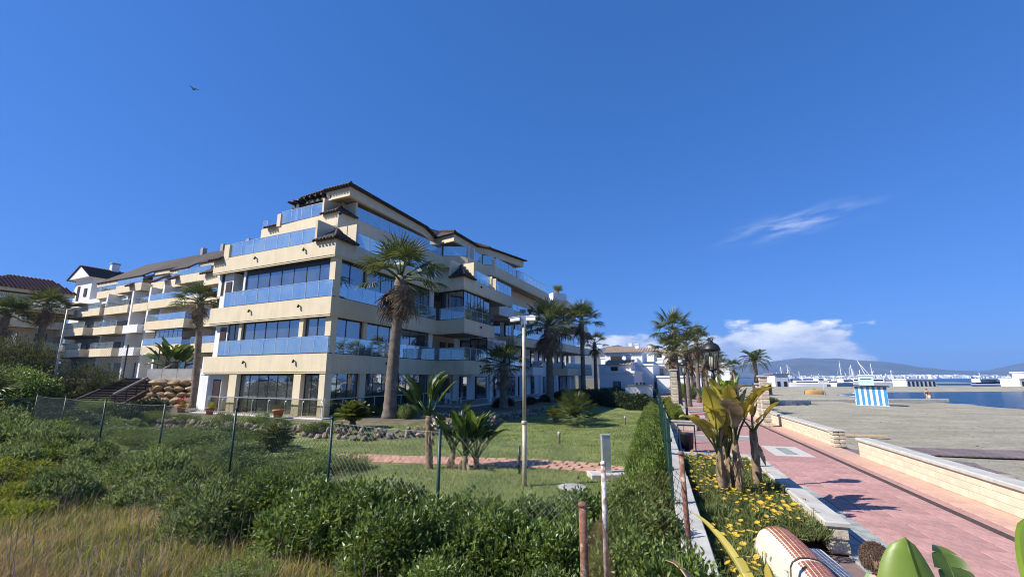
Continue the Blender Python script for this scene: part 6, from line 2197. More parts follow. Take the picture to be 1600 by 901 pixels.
def head_mesh(parent, c, k, face, mskin, mhair, hair=True):
    """head about k high, looking along face (unit vector in plan)"""
    import bmesh
    bm = bmesh.new()
    bmesh.ops.create_uvsphere(bm, u_segments=28, v_segments=20, radius=.5)
    for v in bm.verts:
        x, y, z = v.co
        yy = y * 0.74; xx = x * .88
        if z < 0:
            xx *= 1 - .25 * (-z * 2) ** 1.5; yy *= 1 - .30 * (-z * 2) ** 1.5
            if x > 0: xx += .06 * min(1, -z * 3)
        # nose, brow, eye hollows, mouth
        if x > .25:
            xx += .10 * math.exp(-((y / .07) ** 2 + ((z + .06) / .07) ** 2))
            xx -= .03 * math.exp(-(((abs(y) - .15) / .06) ** 2 + ((z - .03) / .05) ** 2))
            xx += .02 * math.exp(-((y / .12) ** 2 + ((z + .23) / .03) ** 2))
        v.co = (xx, yy, z)
    for sgn in (-1, 1):
        e = bmesh.ops.create_uvsphere(bm, u_segments=10, v_segments=8, radius=.12)
        for v in e['verts']:
            v.co = Vector((v.co.x * .55 - .02, sgn * (.36 + abs(v.co.y) * .35), v.co.z - .03))
    for f in bm.faces: f.smooth = True
    me = bpy.data.meshes.new('head'); bm.to_mesh(me); bm.free()
    me.materials.append(mskin)
    a = math.atan2(face[1], face[0])
    h = link('head', me, parent, c, (0, 0, a), (k, k, k))
    if hair:
        r = np.random.default_rng(3)
        n = 9000
        d = nrm(r.normal(size=(n, 3)))
        ok = (d[:, 2] > -.55) & ~((d[:, 0] > .35) & (d[:, 2] < .42))
        ok &= ~((np.abs(d[:, 1]) > .80) & (np.abs(d[:, 2] + .05) < .28) & (d[:, 0] > -.3))
        d = d[ok]
        P = d * np.array([.44, .37, .5]) * 1.0
        # locks fall from the crown
        fl = np.stack([d[:, 0] * .25 + .1 * np.sin(d[:, 1] * 9), d[:, 1] * .25, -.75 + .5 * d[:, 2]], 1) + r.normal(size=d.shape) * .22
        fl = fl - d * (np.sum(fl * d, 1, keepdims=True)) * .85 + d * .14
        V, T = leaves_np(P, fl, r.uniform(.07, .16, len(d)), r.uniform(.012, .03, len(d)), .1, r=r)
        hm = np_mesh('hair', V, T, mhair)
        cap = G()
        q = []
        link('hair', hm, h)
        import bmesh as _b
        bm = _b.new(); _b.ops.create_uvsphere(bm, u_segments=24, v_segments=16, radius=.5)
        dl = [v for v in bm.verts if v.co.z < -.27 or (v.co.x > .17 and v.co.z < .2) or (abs(v.co.y) > .38 and abs(v.co.z + .03) < .16 and v.co.x > -.15)]
        _b.ops.delete(bm, geom=dl, context='VERTS')
        for v in bm.verts: v.co = Vector((v.co.x * .9, v.co.y * .77, v.co.z * 1.02))
        for f in bm.faces: f.smooth = True
        m2 = bpy.data.meshes.new('hair_cap'); bm.to_mesh(m2); bm.free(); m2.materials.append(mhair)
        link('hair_cap', m2, h)
    return h
bs = 4.80; bw_ = bench_w(bs) + .29
pp = PW(bs, bw_, 0)
child = thing('person', 'child with short brown hair and green shirt sitting on the mosaic bench', 'person', (pp[0], pp[1], 0), SANG - math.pi / 2)
child.scale = (1, 1, 1)
# local: +x = towards the sea (facing), +y = up the promenade
J = {'pelvis': ((0, 0, .55), .105), 'belly': ((.0, 0, .68), .098), 'chest': ((-.01, 0, .84), .108), 'neckb': ((0, 0, .96), .055), 'neck': ((.01, 0, 1.03), .042),
     'shl': ((-.0, .13, .93), .050), 'ell': ((.04, .19, .73), .034), 'wrl': ((.20, .14, .60), .024),
     'shr': ((-.0, -.13, .93), .050), 'elr': ((.04, -.19, .73), .034), 'wrr': ((.20, -.14, .60), .024),
     'hil': ((.03, .07, .53), .078), 'knl': ((.33, .09, .53), .052), 'anl': ((.36, .09, .14), .034), 'tol': ((.48, .10, .06), .03),
     'hir': ((.03, -.07, .53), .078), 'knr': ((.33, -.09, .53), .052), 'anr': ((.36, -.09, .14), .034), 'tor': ((.48, -.10, .06), .03)}
BN = [('pelvis', 'belly'), ('belly', 'chest'), ('chest', 'neckb'), ('neckb', 'neck'), ('chest', 'shl'), ('shl', 'ell'), ('ell', 'wrl'), ('chest', 'shr'), ('shr', 'elr'), ('elr', 'wrr'),
      ('pelvis', 'hil'), ('hil', 'knl'), ('knl', 'anl'), ('anl', 'tol'), ('pelvis', 'hir'), ('hir', 'knr'), ('knr', 'anr'), ('anr', 'tor')]
skin_body('body', J, BN, M['skin'], child)
JS = {k: (J[k][0], J[k][1] * 1.14 + .004) for k in ('pelvis', 'belly', 'chest', 'neckb', 'shl', 'shr')}
JS['neckb'] = (J['neckb'][0], .062)
JS['ml'] = ((.02, .162, .83), .050); JS['mr'] = ((.02, -.162, .83), .050)
skin_body('shirt', JS, [('pelvis', 'belly'), ('belly', 'chest'), ('chest', 'neckb'), ('chest', 'shl'), ('shl', 'ml'), ('chest', 'shr'), ('shr', 'mr')], M['shirt'], child)
JP = {'pelvis': ((0, 0, .55), .118), 'hil': ((.03, .07, .53), .09), 'kl': ((.26, .088, .53), .07), 'hir': ((.03, -.07, .53), .09), 'kr': ((.26, -.088, .53), .07)}
skin_body('shorts', JP, [('pelvis', 'hil'), ('hil', 'kl'), ('pelvis', 'hir'), ('hir', 'kr')], M['blue'], child)
for sgn in (-1, 1):
    for q in range(5):
        a = (q - 2) * .22
        base = Vector((.215, sgn * .135, .592)); d = Vector((math.cos(a) * .07, -sgn * math.sin(a) * .05 - sgn * (.02 if q else .045), -.015 - .01 * q))
        skin_body('finger', {'a': (base, .012), 'b': (base + d * .6, .0085), 'c': (base + d + Vector((0, 0, -.018)), .006)}, [('a', 'b'), ('b', 'c')], M['skin'], child, 1)
head_mesh(child, (.02, 0, 1.135), .235, (1, -.25), M['skin'], M['hair'])

# ------------------------------------------------------------------ banana plant whose leaves rise into view before the bench
near = thing('strelitzia', 'banana plant with broad bright green leaves beside the child', 'banana plant', (0, 0, 0), 0, 'banana plants')
nb = PW(2.25, 1.15, .3)
def near_leaf(base, tip, key, var, k, roll, stalk):
    return put_leaf(near, base, tip, key, var, k, roll, stalk)
G().tube([(nb[0], nb[1], .1), (nb[0] + .02, nb[1], .5), (nb[0] + .05, nb[1] + .02, .98)], [.10, .09, .075], 10).build('stem', M['stemban'], near)
crown = (nb[0] + .05, nb[1] + .02, .95)
near_leaf((1.76, 1.92, .95), (1.80, 2.26, 1.885), 'lime', 4, 1.3, math.pi, .38)
near_leaf((2.10, 2.30, .95), (2.26, 2.54, 1.84), 'green', 3, 1.0, .3, .55)
near_leaf((2.10, 2.28, .95), (2.31, 2.50, 1.70), 'dry', 3, .7, 1.0, .6)
near_leaf((2.30, 1.80, 1.0), (2.16, 2.06, 2.03), 'lime', 4, .8, math.pi + .4, .40)
near_leaf((1.24, 2.25, 1.2), (1.175, 2.80, 1.855), 'yellow', 1, .13, 1.25, .45)
near_leaf((1.35, 2.05, 1.0), (1.24, 2.42, 1.72), 'yellow', 4, .45, 2.8, .5)
near_leaf(crown, (2.50, 2.25, 1.45), 'dry', 3, .8, .9, .5)
near_leaf(crown, (1.62, 2.40, 1.62), 'dark', 2, .6, .4, .5)
near_leaf((1.35, 3.55, .3), (1.62, 4.25, 1.22), 'dry', 3, .9, 1.2, .35)
near_leaf((1.40, 3.50, .3), (1.55, 3.75, 1.15), 'green', 2, .8, .7, .4)
# ================================================================== second block behind the stairs (sunny front with terraces)
B2P = (-37.6, 57.2)
blk2 = thing('apartment_block', 'long cream apartment block with stepped terraces rising behind the brown stairs', 'apartment block', (B2P[0], B2P[1], 0), BANG)
blk2.scale = (1, 1, 1.04)
# local: x = depth (away), y = along the front to the west
r2 = random.Random(21)
Z2 = [2.5, 5.7, 8.9, 12.1, 15.3]
LEN = 44.0
slab(blk2, [(2.5, -1), (2.5, LEN), (16, LEN), (16, -1)], 2.2, 15.4, M['white'], 'main_wall')
def bay2(y0, y1, lvl, dep, m=None, glass=True, name='balcony_parapet', h=1.0):
    m = m or M['cream']
    z = Z2[lvl]
    x0 = 2.5 - dep
    parapet(blk2, [(2.5, y1), (x0, y1), (x0, y0), (2.5, y0)], z - .15, z + h, m, .2, name)
    slab(blk2, [(2.5, y1 - .1), (x0 + .15, y1 - .1), (x0 + .15, y0 + .1), (2.5, y0 + .1)], z - .12, z + .05, M['soffit'])
    if glass:
        n = max(1, round((y1 - y0) / 1.7))
        balus(blk2, (x0 + .1, y1 - .1), (x0 + .1, y0 + .1), z + h, .85, n)
def win2(y, lvl, w=1.2, h=2.1, x=2.5, door=True):
    z = Z2[lvl]
    zb = z + .05 if door else z + .9
    bx('window_recess', M['dark'], blk2, (x - .02, y, zb + h / 2), (.1, w + .14, h + .1))
    bx('window_pane', M['window'], blk2, (x - .085, y, zb + h / 2), (.02, w, h), r2.uniform(-.02, .02))
for lvl in range(5):
    # west wing and east wing of the front: long cream terraces; white core between with box balconies
    if lvl in (1, 2, 3):
        bay2(-1.0, 5.2, lvl, 2.6 if lvl < 3 else 1.6)
        bay2(5.6, 15.0 if lvl < 3 else 17.5, lvl, 3.4 if lvl < 3 else 2.2)
        if lvl == 3: bay2(17.6, 23.0, lvl, 1.6)
        bay2(24.0, 31.0, lvl, 2.9 if lvl < 3 else 1.8)
        bay2(31.5, LEN, lvl, 3.8 if lvl < 3 else 2.2)
        if lvl < 3:
            bay2(15.4, 18.4, lvl, 1.7, M['white'], lvl == 2)
            bay2(19.0, 23.0, lvl, 2.4, M['white'], False)
    elif lvl == 4:
        bay2(-1.0, 4.0, lvl, .6); bay2(4.4, 12.5, lvl, 1.6); bay2(13.0, 21.0, lvl, .6); bay2(21.5, 29.0, lvl, 1.6); bay2(29.5, LEN - 6, lvl, .4)
    if lvl == 4: continue
    y = 0.2
    while y < LEN - 1:
        w = r2.choice([.9, 1.2, 2.4, 3.2])
        if 15 < y < 23: w = 1.0
        win2(y + w / 2, lvl, w, 2.1)
        y += w + r2.uniform(.7, 1.6)
for lvl in (0, 1, 2, 3):
    for y in (5.4, 15.2, 18.7, 23.5, 31.2):
        bx('pier', M['white'], blk2, (1.7, y, Z2[lvl] + 1.6), (1.6, .45, 3.2))
bx('awning', M['awning'], blk2, (.4, 38.5, 14.0), (2.0, 4.5, .1))
# glazed corner of the second terrace
glaze(blk2, (-.55, 12.6), (-.55, 6.2), Z2[1] + .1, Z2[2] - .25, 6, M['window'])
# penthouse walls and long tiled roof broken by dormer terraces
slab(blk2, [(5.0, -1), (5.0, LEN - 5), (15, LEN - 5), (15, -1)], 15.3, 18.6, M['cream'], 'penthouse_wall')
y = 0
while y < LEN - 7:
    w = r2.choice([1.6, 2.2]); bx('window_recess', M['dark'], blk2, (4.97, y + w / 2 + .5, 16.5), (.1, w, 1.9)); bx('window_pane', M['window'], blk2, (4.9, y + w / 2 + .5, 16.5), (.02, w - .1, 1.8)); y += w + 1.4
segs = [(-1.5, 4.0, 0), (4.0, 12.3, 1), (12.3, 17.0, 0), (17.0, 24.5, 1), (24.5, LEN - 5, 0)]
for (a, b, st_) in segs:
    x0 = 2.2 if st_ == 0 else 3.6
    zz = 17.8 if st_ == 0 else 18.7
    tile_slope(blk2, (x0, b, zz), (x0, a, zz), (9.0, a, 22.4), (9.0, b, 22.4), M['tile'], .45, .14)
    seg_box('fascia', M['cream'], blk2, (x0 + .2, a), (x0 + .2, b), zz - .55, zz - .06, .2)
    for yy in (a, b):
        seg_box('gable_fin', M['cream'] if st_ else M['dark'], blk2, (x0 + .1, yy), (5.5, yy), zz - .4, zz + .02, .16)
for (a, b) in ((3.2, 4.6), (11.6, 13.2), (16.2, 17.8), (23.6, 25.2)):
    tile_slope(blk2, (.4, b, 15.9), (.4, a, 15.9), (3.4, a, 18.1), (3.4, b, 18.1), M['tile'], .45, .14)
for y in (2.5, 9.0, 15.5, 21):
    bx('chimney', M['concrete'], blk2, (8.8, y, 22.6), (.7, .7, 1.5))
# white stair tower with gable roof
tower = thing('stair_tower', 'white gabled stair tower with chimney above the long cream block', 'tower', BW(0, 0)[:2] + (0,), BANG)
tower.location = (B2P[0] + BB[0] * 46 + BA[0] * 3.0, B2P[1] + BB[1] * 46 + BA[1] * 3.0, 0)
bx('wall', M['white'], tower, (3.5, 0, 11.5), (7.0, 6.2, 18.0))
g = G()
g.add([(-.8, -4.0, 20.2), (-.8, 4.0, 20.2), (-.8, 0, 22.4), (8.5, -4.0, 20.2), (8.5, 4.0, 20.2), (8.5, 0, 22.4)], [(0, 2, 1), (3, 4, 5), (0, 3, 5, 2), (1, 2, 5, 4), (0, 1, 4, 3)])
g.build('gable', M['white'], tower)
for s in (-1, 1):
    tile_slope(tower, (-1.0, s * 4.3, 20.15), (8.8, s * 4.3, 20.15), (8.8, 0, 22.6), (-1.0, 0, 22.6), M['tile'], .4, .12)
bx('chimney', M['white'], tower, (4.0, -.2, 22.9), (1.2, .9, 1.7))
bx('chimney', M['concrete'], tower, (4.0, -.2, 23.85), (1.4, 1.1, .25))
bx('window', M['dark'], tower, (-.04, -1.3, 17.6), (.1, 1.0, 1.5))
bx('window', M['dark'], tower, (-.04, 1.4, 17.6), (.1, .8, 2.6))

# third block at the far west, its side turned to the sea in shade
blk3 = thing('apartment_block', 'shaded far cream block with red tiled hip roof and yellow awning', 'apartment block', (-78.5, 62.5, -1.8), BANG)
OUT = [(0, 26), (0, 0), (13, 0)]
slab(blk3, [(2.2, 26), (2.2, 2.2), (13, 2.2), (13, 26)], 2.3, 17.4, M['cream'], 'main_wall')
for lvl, z in enumerate((5.6, 8.9, 12.2)):
    parapet(blk3, OUT, z - .15, z + 1.0, M['cream'], .22)
    slab(blk3, offs(OUT, .2) + [(13, 26)], z - .1, z + .1, M['soffit'])
for z in (2.5, 5.7, 9.0, 12.3):
    for x in (2.6, 6.0, 9.4):
        w = r2.choice([1.2, 2.0, 2.6])
        bx('window_recess', M['dark'], blk3, (x + 1, 2.19, z + 1.25), (w + .2, .12, 2.3)); bx('window_pane', M['window'], blk3, (x + 1, 2.10, z + 1.25), (w, .02, 2.2))
    for y in (4, 8, 12, 16):
        w = r2.choice([1.6, 2.4])
        bx('window_recess', M['dark'], blk3, (2.19, y, z + 1.25), (.12, w + .2, 2.3)); bx('window_pane', M['window'], blk3, (2.10, y, z + 1.25), (.02, w, 2.2))
parapet(blk3, offs(OUT, -.4), 14.6, 15.6, M['cream'], .3)
slab(blk3, offs(OUT, -.1) + [(13, 26)], 14.5, 14.7, M['soffit'])
balus(blk3, (-.2, 12), (-.2, .1), 15.6, .9, 6); balus(blk3, (0, -.2), (12, -.2), 15.6, .9, 6)
slab(blk3, [(3.5, 20), (3.5, 3.5), (12.5, 3.5), (12.5, 20)], 15.0, 18.0, M['cream'], 'penthouse_wall')
glaze(blk3, (3.6, 3.4), (11, 3.4), 15.2, 17.6, 5, M['window'])
e0 = [(1.6, 22), (1.6, 1.6), (13.4, 1.6)]
parapet(blk3, e0, 17.6, 18.2, M['cream'], .3, 'fascia')
slab(blk3, [(1.8, 22), (1.8, 1.8), (13.2, 1.8), (13.2, 22)], 17.65, 17.9, M['soffit'])
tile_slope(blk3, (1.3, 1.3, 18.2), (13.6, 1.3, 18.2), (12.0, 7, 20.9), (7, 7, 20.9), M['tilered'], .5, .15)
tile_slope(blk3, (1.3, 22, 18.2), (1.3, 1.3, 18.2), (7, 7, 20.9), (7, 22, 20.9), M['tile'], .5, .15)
bx('awning', M['awning'], blk3, (10.5, .3, 14.2), (5.0, 2.0, .12))
bx('wall_light_box', M['white'], blk3, (8, 1.9, 7.6), (3.0, .3, .7))

# plants and furniture on the balconies
def balcony_plant(u, v, z, k, label, key):
    x, y, _ = BW(u, v)
    t = thing('balcony_plant', label, 'potted plant', (x, y, z), 0)
    G().lathe([(.15 * k, 0), (.22 * k, .3 * k), (.25 * k, .32 * k), (.2 * k, .34 * k)], 12).build('pot', M['terracotta'], t)
    rr_ = random.Random(int(u * 7 + v))
    if key == 'spiky':
        for i in range(22):
            link('frond', FEA2[i % 2], t, (0, 0, .3 * k), (rr_.uniform(-.2, .2), -R(80 - 55 * i / 22), i * 2.39996), (.9 * k,) * 3)
    else:
        f, s_ = _shrubs[key][0]
        link('foliage', f, t, (0, 0, .3 * k), (0, 0, 0), (k * .7,) * 3)
balcony_plant(-.55, 16.6, 7.30, 1.0, 'spiky potted plant on the glazed bay balcony', 'spiky')
balcony_plant(-.45, 17.6, 7.30, .8, 'small dark potted plant at the end of the bay balcony', 'dark')
balcony_plant(-.4, 14.2, 7.30, .7, 'small spiky plant behind the bay glass', 'spiky')
balcony_plant(2.7, 45.2, 15.15, 1.6, 'wide green plant on the white roof terrace pier', 'mid')
balcony_plant(.75, 30.4, 10.05, .8, 'green potted plant on the cream side balcony', 'mid')
for i, (u, v, z, lab) in enumerate(((1.9, 14.0, 4.02, 'white terrace table on the open bay balcony'), (1.2, 14.5, .47, 'white terrace table on the ground-floor terrace'))):
    x, y, _ = BW(u, v)
    t = thing('terrace_table', lab, 'table', (x, y, z), BANG)
    G().lathe([(.45, .70), (.46, .72), (.45, .74)], 16).build('table_top', M['camwhite'], t)
    G().lathe([(.22, 0), (.05, .05), (.04, .7)], 10).build('pedestal', M['camwhite'], t)
    for q in range(3):
        a = q * 2.1 + .4
        c = thing('terrace_chair', 'white terrace chair drawn up to the ' + ('balcony table' if i == 0 else 'ground-floor table'), 'chair', (x + math.cos(a) * .75, y + math.sin(a) * .75, z), a, 'chairs at the ' + ('balcony table' if i == 0 else 'ground-floor table'))
        G().box((0, 0, .44), (.44, .44, .05)).build('seat', M['camwhite'], c)
        G().box((.21, 0, .70), (.04, .44, .42)).build('backrest', M['camwhite'], c)
        for sx in (-.19, .19):
            for sy in (-.19, .19):
                G().box((sx, sy, .21), (.04, .04, .42)).build('leg', M['camwhite'], c)

# pebbles and weed washed up on the sand
x = np.random.default_rng(9)
xs = x.uniform(9, 70, 5200); ys = x.uniform(8, 90, 5200) 
ok = (xs * RW[0] + ys * RW[1] > 7.4) & (bay_dist(xs, ys) > 1.0) & (x.random(5200) < np.exp(-(ys - 8) / 34))
xs, ys = xs[ok], ys[ok]
zs = beach_z(xs, ys)
V, T = leaves_np(np.stack([xs, ys, zs + .01], 1), np.stack([x.normal(size=len(xs)), x.normal(size=len(xs)), x.uniform(.1, .5, len(xs))], 1), x.uniform(.04, .16, len(xs)), x.uniform(.02, .07, len(xs)), .4, r=x)
tag(link('beach_litter', np_mesh('beach_litter', V, T, M['litter'])), 'scraps of weed and shell scattered on the sand', None, None, 'stuff')

# ================================================================== white village houses beyond the lawn
def house(x, y, w, d, h, label, seed, roof='flat', rz=-0.42, tiers=()):
    r = random.Random(seed)
    t = thing('white_house', label, 'house', (x, y, 0), rz, 'white houses beyond the garden')
    t.scale = (1, 1, .82)
    bx('wall', M['white'], t, (0, d / 2, h / 2), (w, d, h))
    bx('parapet_cap', M['white'], t, (0, d / 2, h + .2), (w + .25, d + .25, .4))
    for (tx, ty, tw_, td, th) in tiers:
        bx('upper_wall', M['white'], t, (tx, ty, h + th / 2), (tw_, td, th))
        if r.random() < .7:
            tile_slope(t, (tx - tw_ / 2 - .3, ty - td / 2 - .4, h + th), (tx + tw_ / 2 + .3, ty - td / 2 - .4, h + th), (tx + tw_ / 2 + .3, ty, h + th + .9), (tx - tw_ / 2 - .3, ty, h + th + .9), mt, .5, .14)
        bx('window', M['dark'], t, (tx - tw_ * .2, ty - td / 2 - .03, h + th * .5), (tw_ * .3, .1, th * .5))
        bx('chimney', M['white'], t, (tx + tw_ * .3, ty + .5, h + th + .9), (.7, .7, 1.9))
        bx('chimney_cap', M['white'], t, (tx + tw_ * .3, ty + .5, h + th + 2.0), (.9, .9, .2))
    nf = max(1, int(h / 3))
    for f in range(nf):
        n = max(1, int(w / 3.2))
        for i in range(n):
            wx = -w / 2 + (i + .5) * w / n
            ww, hh = r.choice([(1.2, 1.3), (1.8, 1.2), (1.1, 2.0)])
            bx('window', M['dark'], t, (wx, -.02, f * 3 + 1.6), (ww, .12, hh))
            bx('window_pane', M['window'], t, (wx, -.10, f * 3 + 1.6), (ww - .15, .03, hh - .15))
            bx('sill', M['white'], t, (wx, -.16, f * 3 + 1.6 - hh / 2 - .08), (ww + .3, .3, .12))
            if r.random() < .3:
                parapet(t, [(wx - 1.5, 0), (wx - 1.5, -1.2), (wx + 1.5, -1.2), (wx + 1.5, 0)][::-1], f * 3 + .2, f * 3 + 1.1, M['white'], .15)
    for i in range(max(1, int(d / 4))):
        bx('window', M['dark'], t, (w / 2 + .02, 2 + i * 4, 1.7), (.12, 1.3, 1.3)); bx('window', M['dark'], t, (-w / 2 - .02, 2 + i * 4, 1.7), (.12, 1.3, 1.3))
    return t
mt = mat('village_tile', (0.30, 0.21, 0.15), (0.42, 0.31, 0.23), .8, 4)
house(19.3, 78, 9.0, 10, 5.6, 'white village house with stepped terraces and broad chimney beside the palms', 1, tiers=((-.8, 6, 6.5, 6, 3.0),))
house(26.2, 74, 5.5, 9, 3.2, 'low white house with barred window before the terraces', 2)
house(25.4, 86, 9, 10, 6.4, 'white house with tiled upper storey in the village row', 3, tiers=((-1.5, 5, 5, 5, 3.0),))
house(33.5, 92, 8, 10, 6.0, 'white house with blank end wall in the village row', 4, tiers=((0, 5, 5.5, 6, 2.8),))
house(15.5, 68, 5.0, 8, 4.0, 'white house wall half hidden behind the ragged palm', 5, tiers=((0, 4, 3.6, 4, 1.6),))
house(41.0, 104, 9, 10, 6.2, 'white house with brown roof deep in the village row', 6, tiers=((-2, 5, 4, 5, 2.6),))
house(35.0, 112, 12, 10, 8.6, 'tall white house with brown roofline above the village', 7, tiers=((2, 4, 8, 6, 2.2),))
house(24.0, 98, 10, 10, 8.2, 'white house on the rise with domed chimney', 8, tiers=((-1, 4, 6, 6, 2.4),))
house(49.0, 122, 12, 9, 5.0, 'low white house at the promenade end', 9)
house(66.0, 150, 12, 9, 5.4, 'white beach house beside the stone pillar', 10, tiers=((1, 4, 7, 5, 2.4),))
t = thing('garden_end_wall', 'white garden wall closing the far end of the lawn', 'wall', PW(47.5, -1.6, 0), SANG)
bx('wall', M['white'], t, (0, 0, .9), (.25, 2.6, 1.9)); bx('wall', M['white'], t, (3.0, -1.2, .8), (6.0, .25, 1.7)); bx('wall_cap', M['coping'], t, (0, 0, 1.9), (.4, 2.8, .12))

# ================================================================== beach things
M['hutblue'] = mat('hut_blue_plank', (0.045, 0.24, 0.50), (0.07, 0.31, 0.58), .6, 6)
M['hutpale'] = mat('hut_pale_plank', (0.48, 0.66, 0.74), (0.56, 0.72, 0.79), .6, 6)
M['hutwhite'] = mat('hut_white_plank', (0.70, 0.74, 0.76), (0.78, 0.81, 0.82), .6, 6)
def bzh(x, y): return float(beach_z(np.array([x], float), np.array([y], float))[0])
hz = bzh(40.2, 52.5)
hut = thing('beach_hut', 'blue and white striped wooden beach hut with a lookout box on the sand', 'beach hut', (41.2, 53.2, hz - .1), -.62)
hut.scale = (.92, .92, .92)
W_, D_, Hh = 3.0, 2.5, 2.2
nP = 11
for i in range(nP):
    m_ = M['hutblue'] if i % 2 == 0 else M['hutwhite']
    link('plank', block_mesh(m_, (W_ / nP - .01, .05, Hh), .006), hut, (-W_ / 2 + (i + .5) * W_ / nP, -D_ / 2, Hh / 2 + .12))
    link('plank', block_mesh(m_, (W_ / nP - .01, .05, Hh), .006), hut, (-W_ / 2 + (i + .5) * W_ / nP, D_ / 2, Hh / 2 + .12))
for i in range(9):
    for sx in (-1, 1):
        link('plank', block_mesh(M['hutpale'], (.05, D_ / 9 - .008, Hh), .006), hut, (sx * (W_ / 2 + .03), -D_ / 2 + (i + .5) * D_ / 9, Hh / 2 + .12))
link('counter_flap', block_mesh(M['hutwhite'], (.06, D_ + .1, .5), .01), hut, (-W_ / 2 - .08, 0, .4))
link('roof', block_mesh(M['dark'], (W_ + .7, D_ + .7, .12), .02), hut, (0, 0, Hh + .22), (0, .03, 0))
link('lookout_box', block_mesh(M['hutpale'], (1.5, 1.3, 1.15), .02), hut, (-.3, 0, Hh + .85))
link('lookout_window', block_mesh(M['dark'], (1.1, .04, .08), .006), hut, (-.3, -.66, Hh + 1.08))
link('lookout_roof', block_mesh(M['hutwhite'], (1.7, 1.5, .1), .01), hut, (-.3, 0, Hh + 1.48))
link('floor_base', block_mesh(M['hutwhite'], (W_ + .2, D_ + .2, .14), .02), hut, (0, 0, .05))
G().tube([(-.3, 0, Hh + 1.5), (-.9, 0, Hh + 3.6)], .02, 5).build('flag_pole', M['steel'], hut)

def beach_person(x, y, label, top, seed, sit=False):
    r = random.Random(seed)
    z = bzh(x, y)
    t = thing('person', label, 'person', (x, y, z), r.uniform(0, 6), None)
    k = .62 if sit else 1.0
    leg = .05
    J = {'pel': ((0, 0, .95), .13), 'bel': ((0, 0, 1.12), .12), 'ch': ((0, 0, 1.32), .14), 'nb': ((0, 0, 1.47), .06), 'nk': ((0, 0, 1.53), .05),
         'sl': ((0, .18, 1.40), .055), 'el': ((.02, .25, 1.12), .042), 'wl': ((.12, .24, .9), .03), 'sr': ((0, -.18, 1.40), .055), 'er': ((.02, -.25, 1.12), .042), 'wr': ((.12, -.24, .9), .03),
         'hl': ((0, .09, .9), .09), 'kl': ((.08, .10, .5), .06), 'al': ((0, .10, .09), .04), 'tl': ((.14, .11, .04), .035), 'hr': ((0, -.09, .9), .09), 'kr': ((-.04, -.10, .5), .06), 'ar': ((-.14, -.10, .09), .04), 'tr': ((0, -.11, .04), .035)}
    if sit:
        for q in ('kl', 'kr'): J[q] = ((.42, J[q][0][1], .95), .06)
        for q in ('al', 'ar'): J[q] = ((.48, J[q][0][1], .55), .04)
        for q in ('tl', 'tr'): J[q] = ((.6, J[q][0][1], .5), .035)
    B_ = [('pel', 'bel'), ('bel', 'ch'), ('ch', 'nb'), ('nb', 'nk'), ('ch', 'sl'), ('sl', 'el'), ('el', 'wl'), ('ch', 'sr'), ('sr', 'er'), ('er', 'wr'), ('pel', 'hl'), ('hl', 'kl'), ('kl', 'al'), ('al', 'tl'), ('pel', 'hr'), ('hr', 'kr'), ('kr', 'ar'), ('ar', 'tr')]
    if sit:
        J = {q: ((p[0], p[1], p[2] - .5), rr_) for q, (p, rr_) in J.items()}
    skin_body('body', J, B_, M['skin'], t, 1)
    dz = -.5 if sit else 0
    JT = {q: (J[q][0], J[q][1] * 1.15) for q in ('pel', 'bel', 'ch', 'sl', 'sr')}
    skin_body('shirt', JT, [('pel', 'bel'), ('bel', 'ch'), ('ch', 'sl'), ('ch', 'sr')], top, t, 1)
    head_mesh(t, (0, 0, 1.66 + dz), .25, (1, 0), M['skin'], M['hair'], False)
    G().lathe([(.112, -.02), (.115, .05), (.08, .11), (.02, .13)], 10, (-.01, 0, 1.68 + dz)).build('hair', M['hair'], t)
    return t
M['darkcloth'] = mat('dark_cloth', (0.02, 0.022, 0.03), (0.04, 0.042, 0.05), .8, 6)
M['redcloth'] = mat('red_cloth', (0.35, 0.08, 0.06), (0.42, 0.12, 0.09), .8, 6)
M['whitecloth'] = mat('white_cloth', (0.66, 0.66, 0.66), (0.74, 0.74, 0.74), .8, 6)
beach_person(53.0, 70.5, 'dark-dressed person walking on the sand beside the hut', M['darkcloth'], 1)
beach_person(45.9, 60.0, 'person in red sitting on the sand behind the hut', M['redcloth'], 2, True)
beach_person(57.2, 63.5, 'person in white sitting at the water edge of the beach', M['whitecloth'], 3, True)
beach_person(57.9, 64.6, 'dark-dressed person standing at the water edge of the beach', M['darkcloth'], 4)
# low white kerb walls, kiosk, timber boat and arch on the far sand
t = thing('beach_kerb', 'long low white wall crossing the far sand', 'wall', (31, 60, bzh(31, 60)), 0.02)
for i in range(12):
    link('block', block_mesh(M['coping'], (2.4, .35, .42), .03), t, (i * 2.42 - 2, 0, .15))
t = thing('beach_kerb', 'short low stone wall beside the date palm', 'wall', (24.0, 52.5, bzh(24, 52.5)), 0.05)
for i in range(5):
    link('block', block_mesh(M['coping'], (2.2, .45, .5), .03), t, (i * 2.22, 0, .22))
t = thing('beach_kiosk', 'small dark slatted kiosk on the far sand', 'kiosk', (46.5, 86, bzh(46.5, 86)), .1)
M['kiosk'] = mat('dark_slat', (0.05, 0.038, 0.03), (0.09, 0.07, 0.055), .8, 5)
for i in range(8):
    link('slat', block_mesh(M['kiosk'], (2.6, .06, .22), .01), t, (0, -1.0, .15 + i * .25))
link('wall', block_mesh(M['kiosk'], (2.5, 1.8, 1.95), .02), t, (0, 0, 1.0)); link('roof', block_mesh(M['kiosk'], (2.9, 2.3, .12), .02), t, (0, 0, 2.1))
t = thing('rowing_boat', 'upturned ochre rowing boat on the far sand', 'boat', (60.2, 92, bzh(60.2, 92)), .2)
g = G()
V = []; F = []
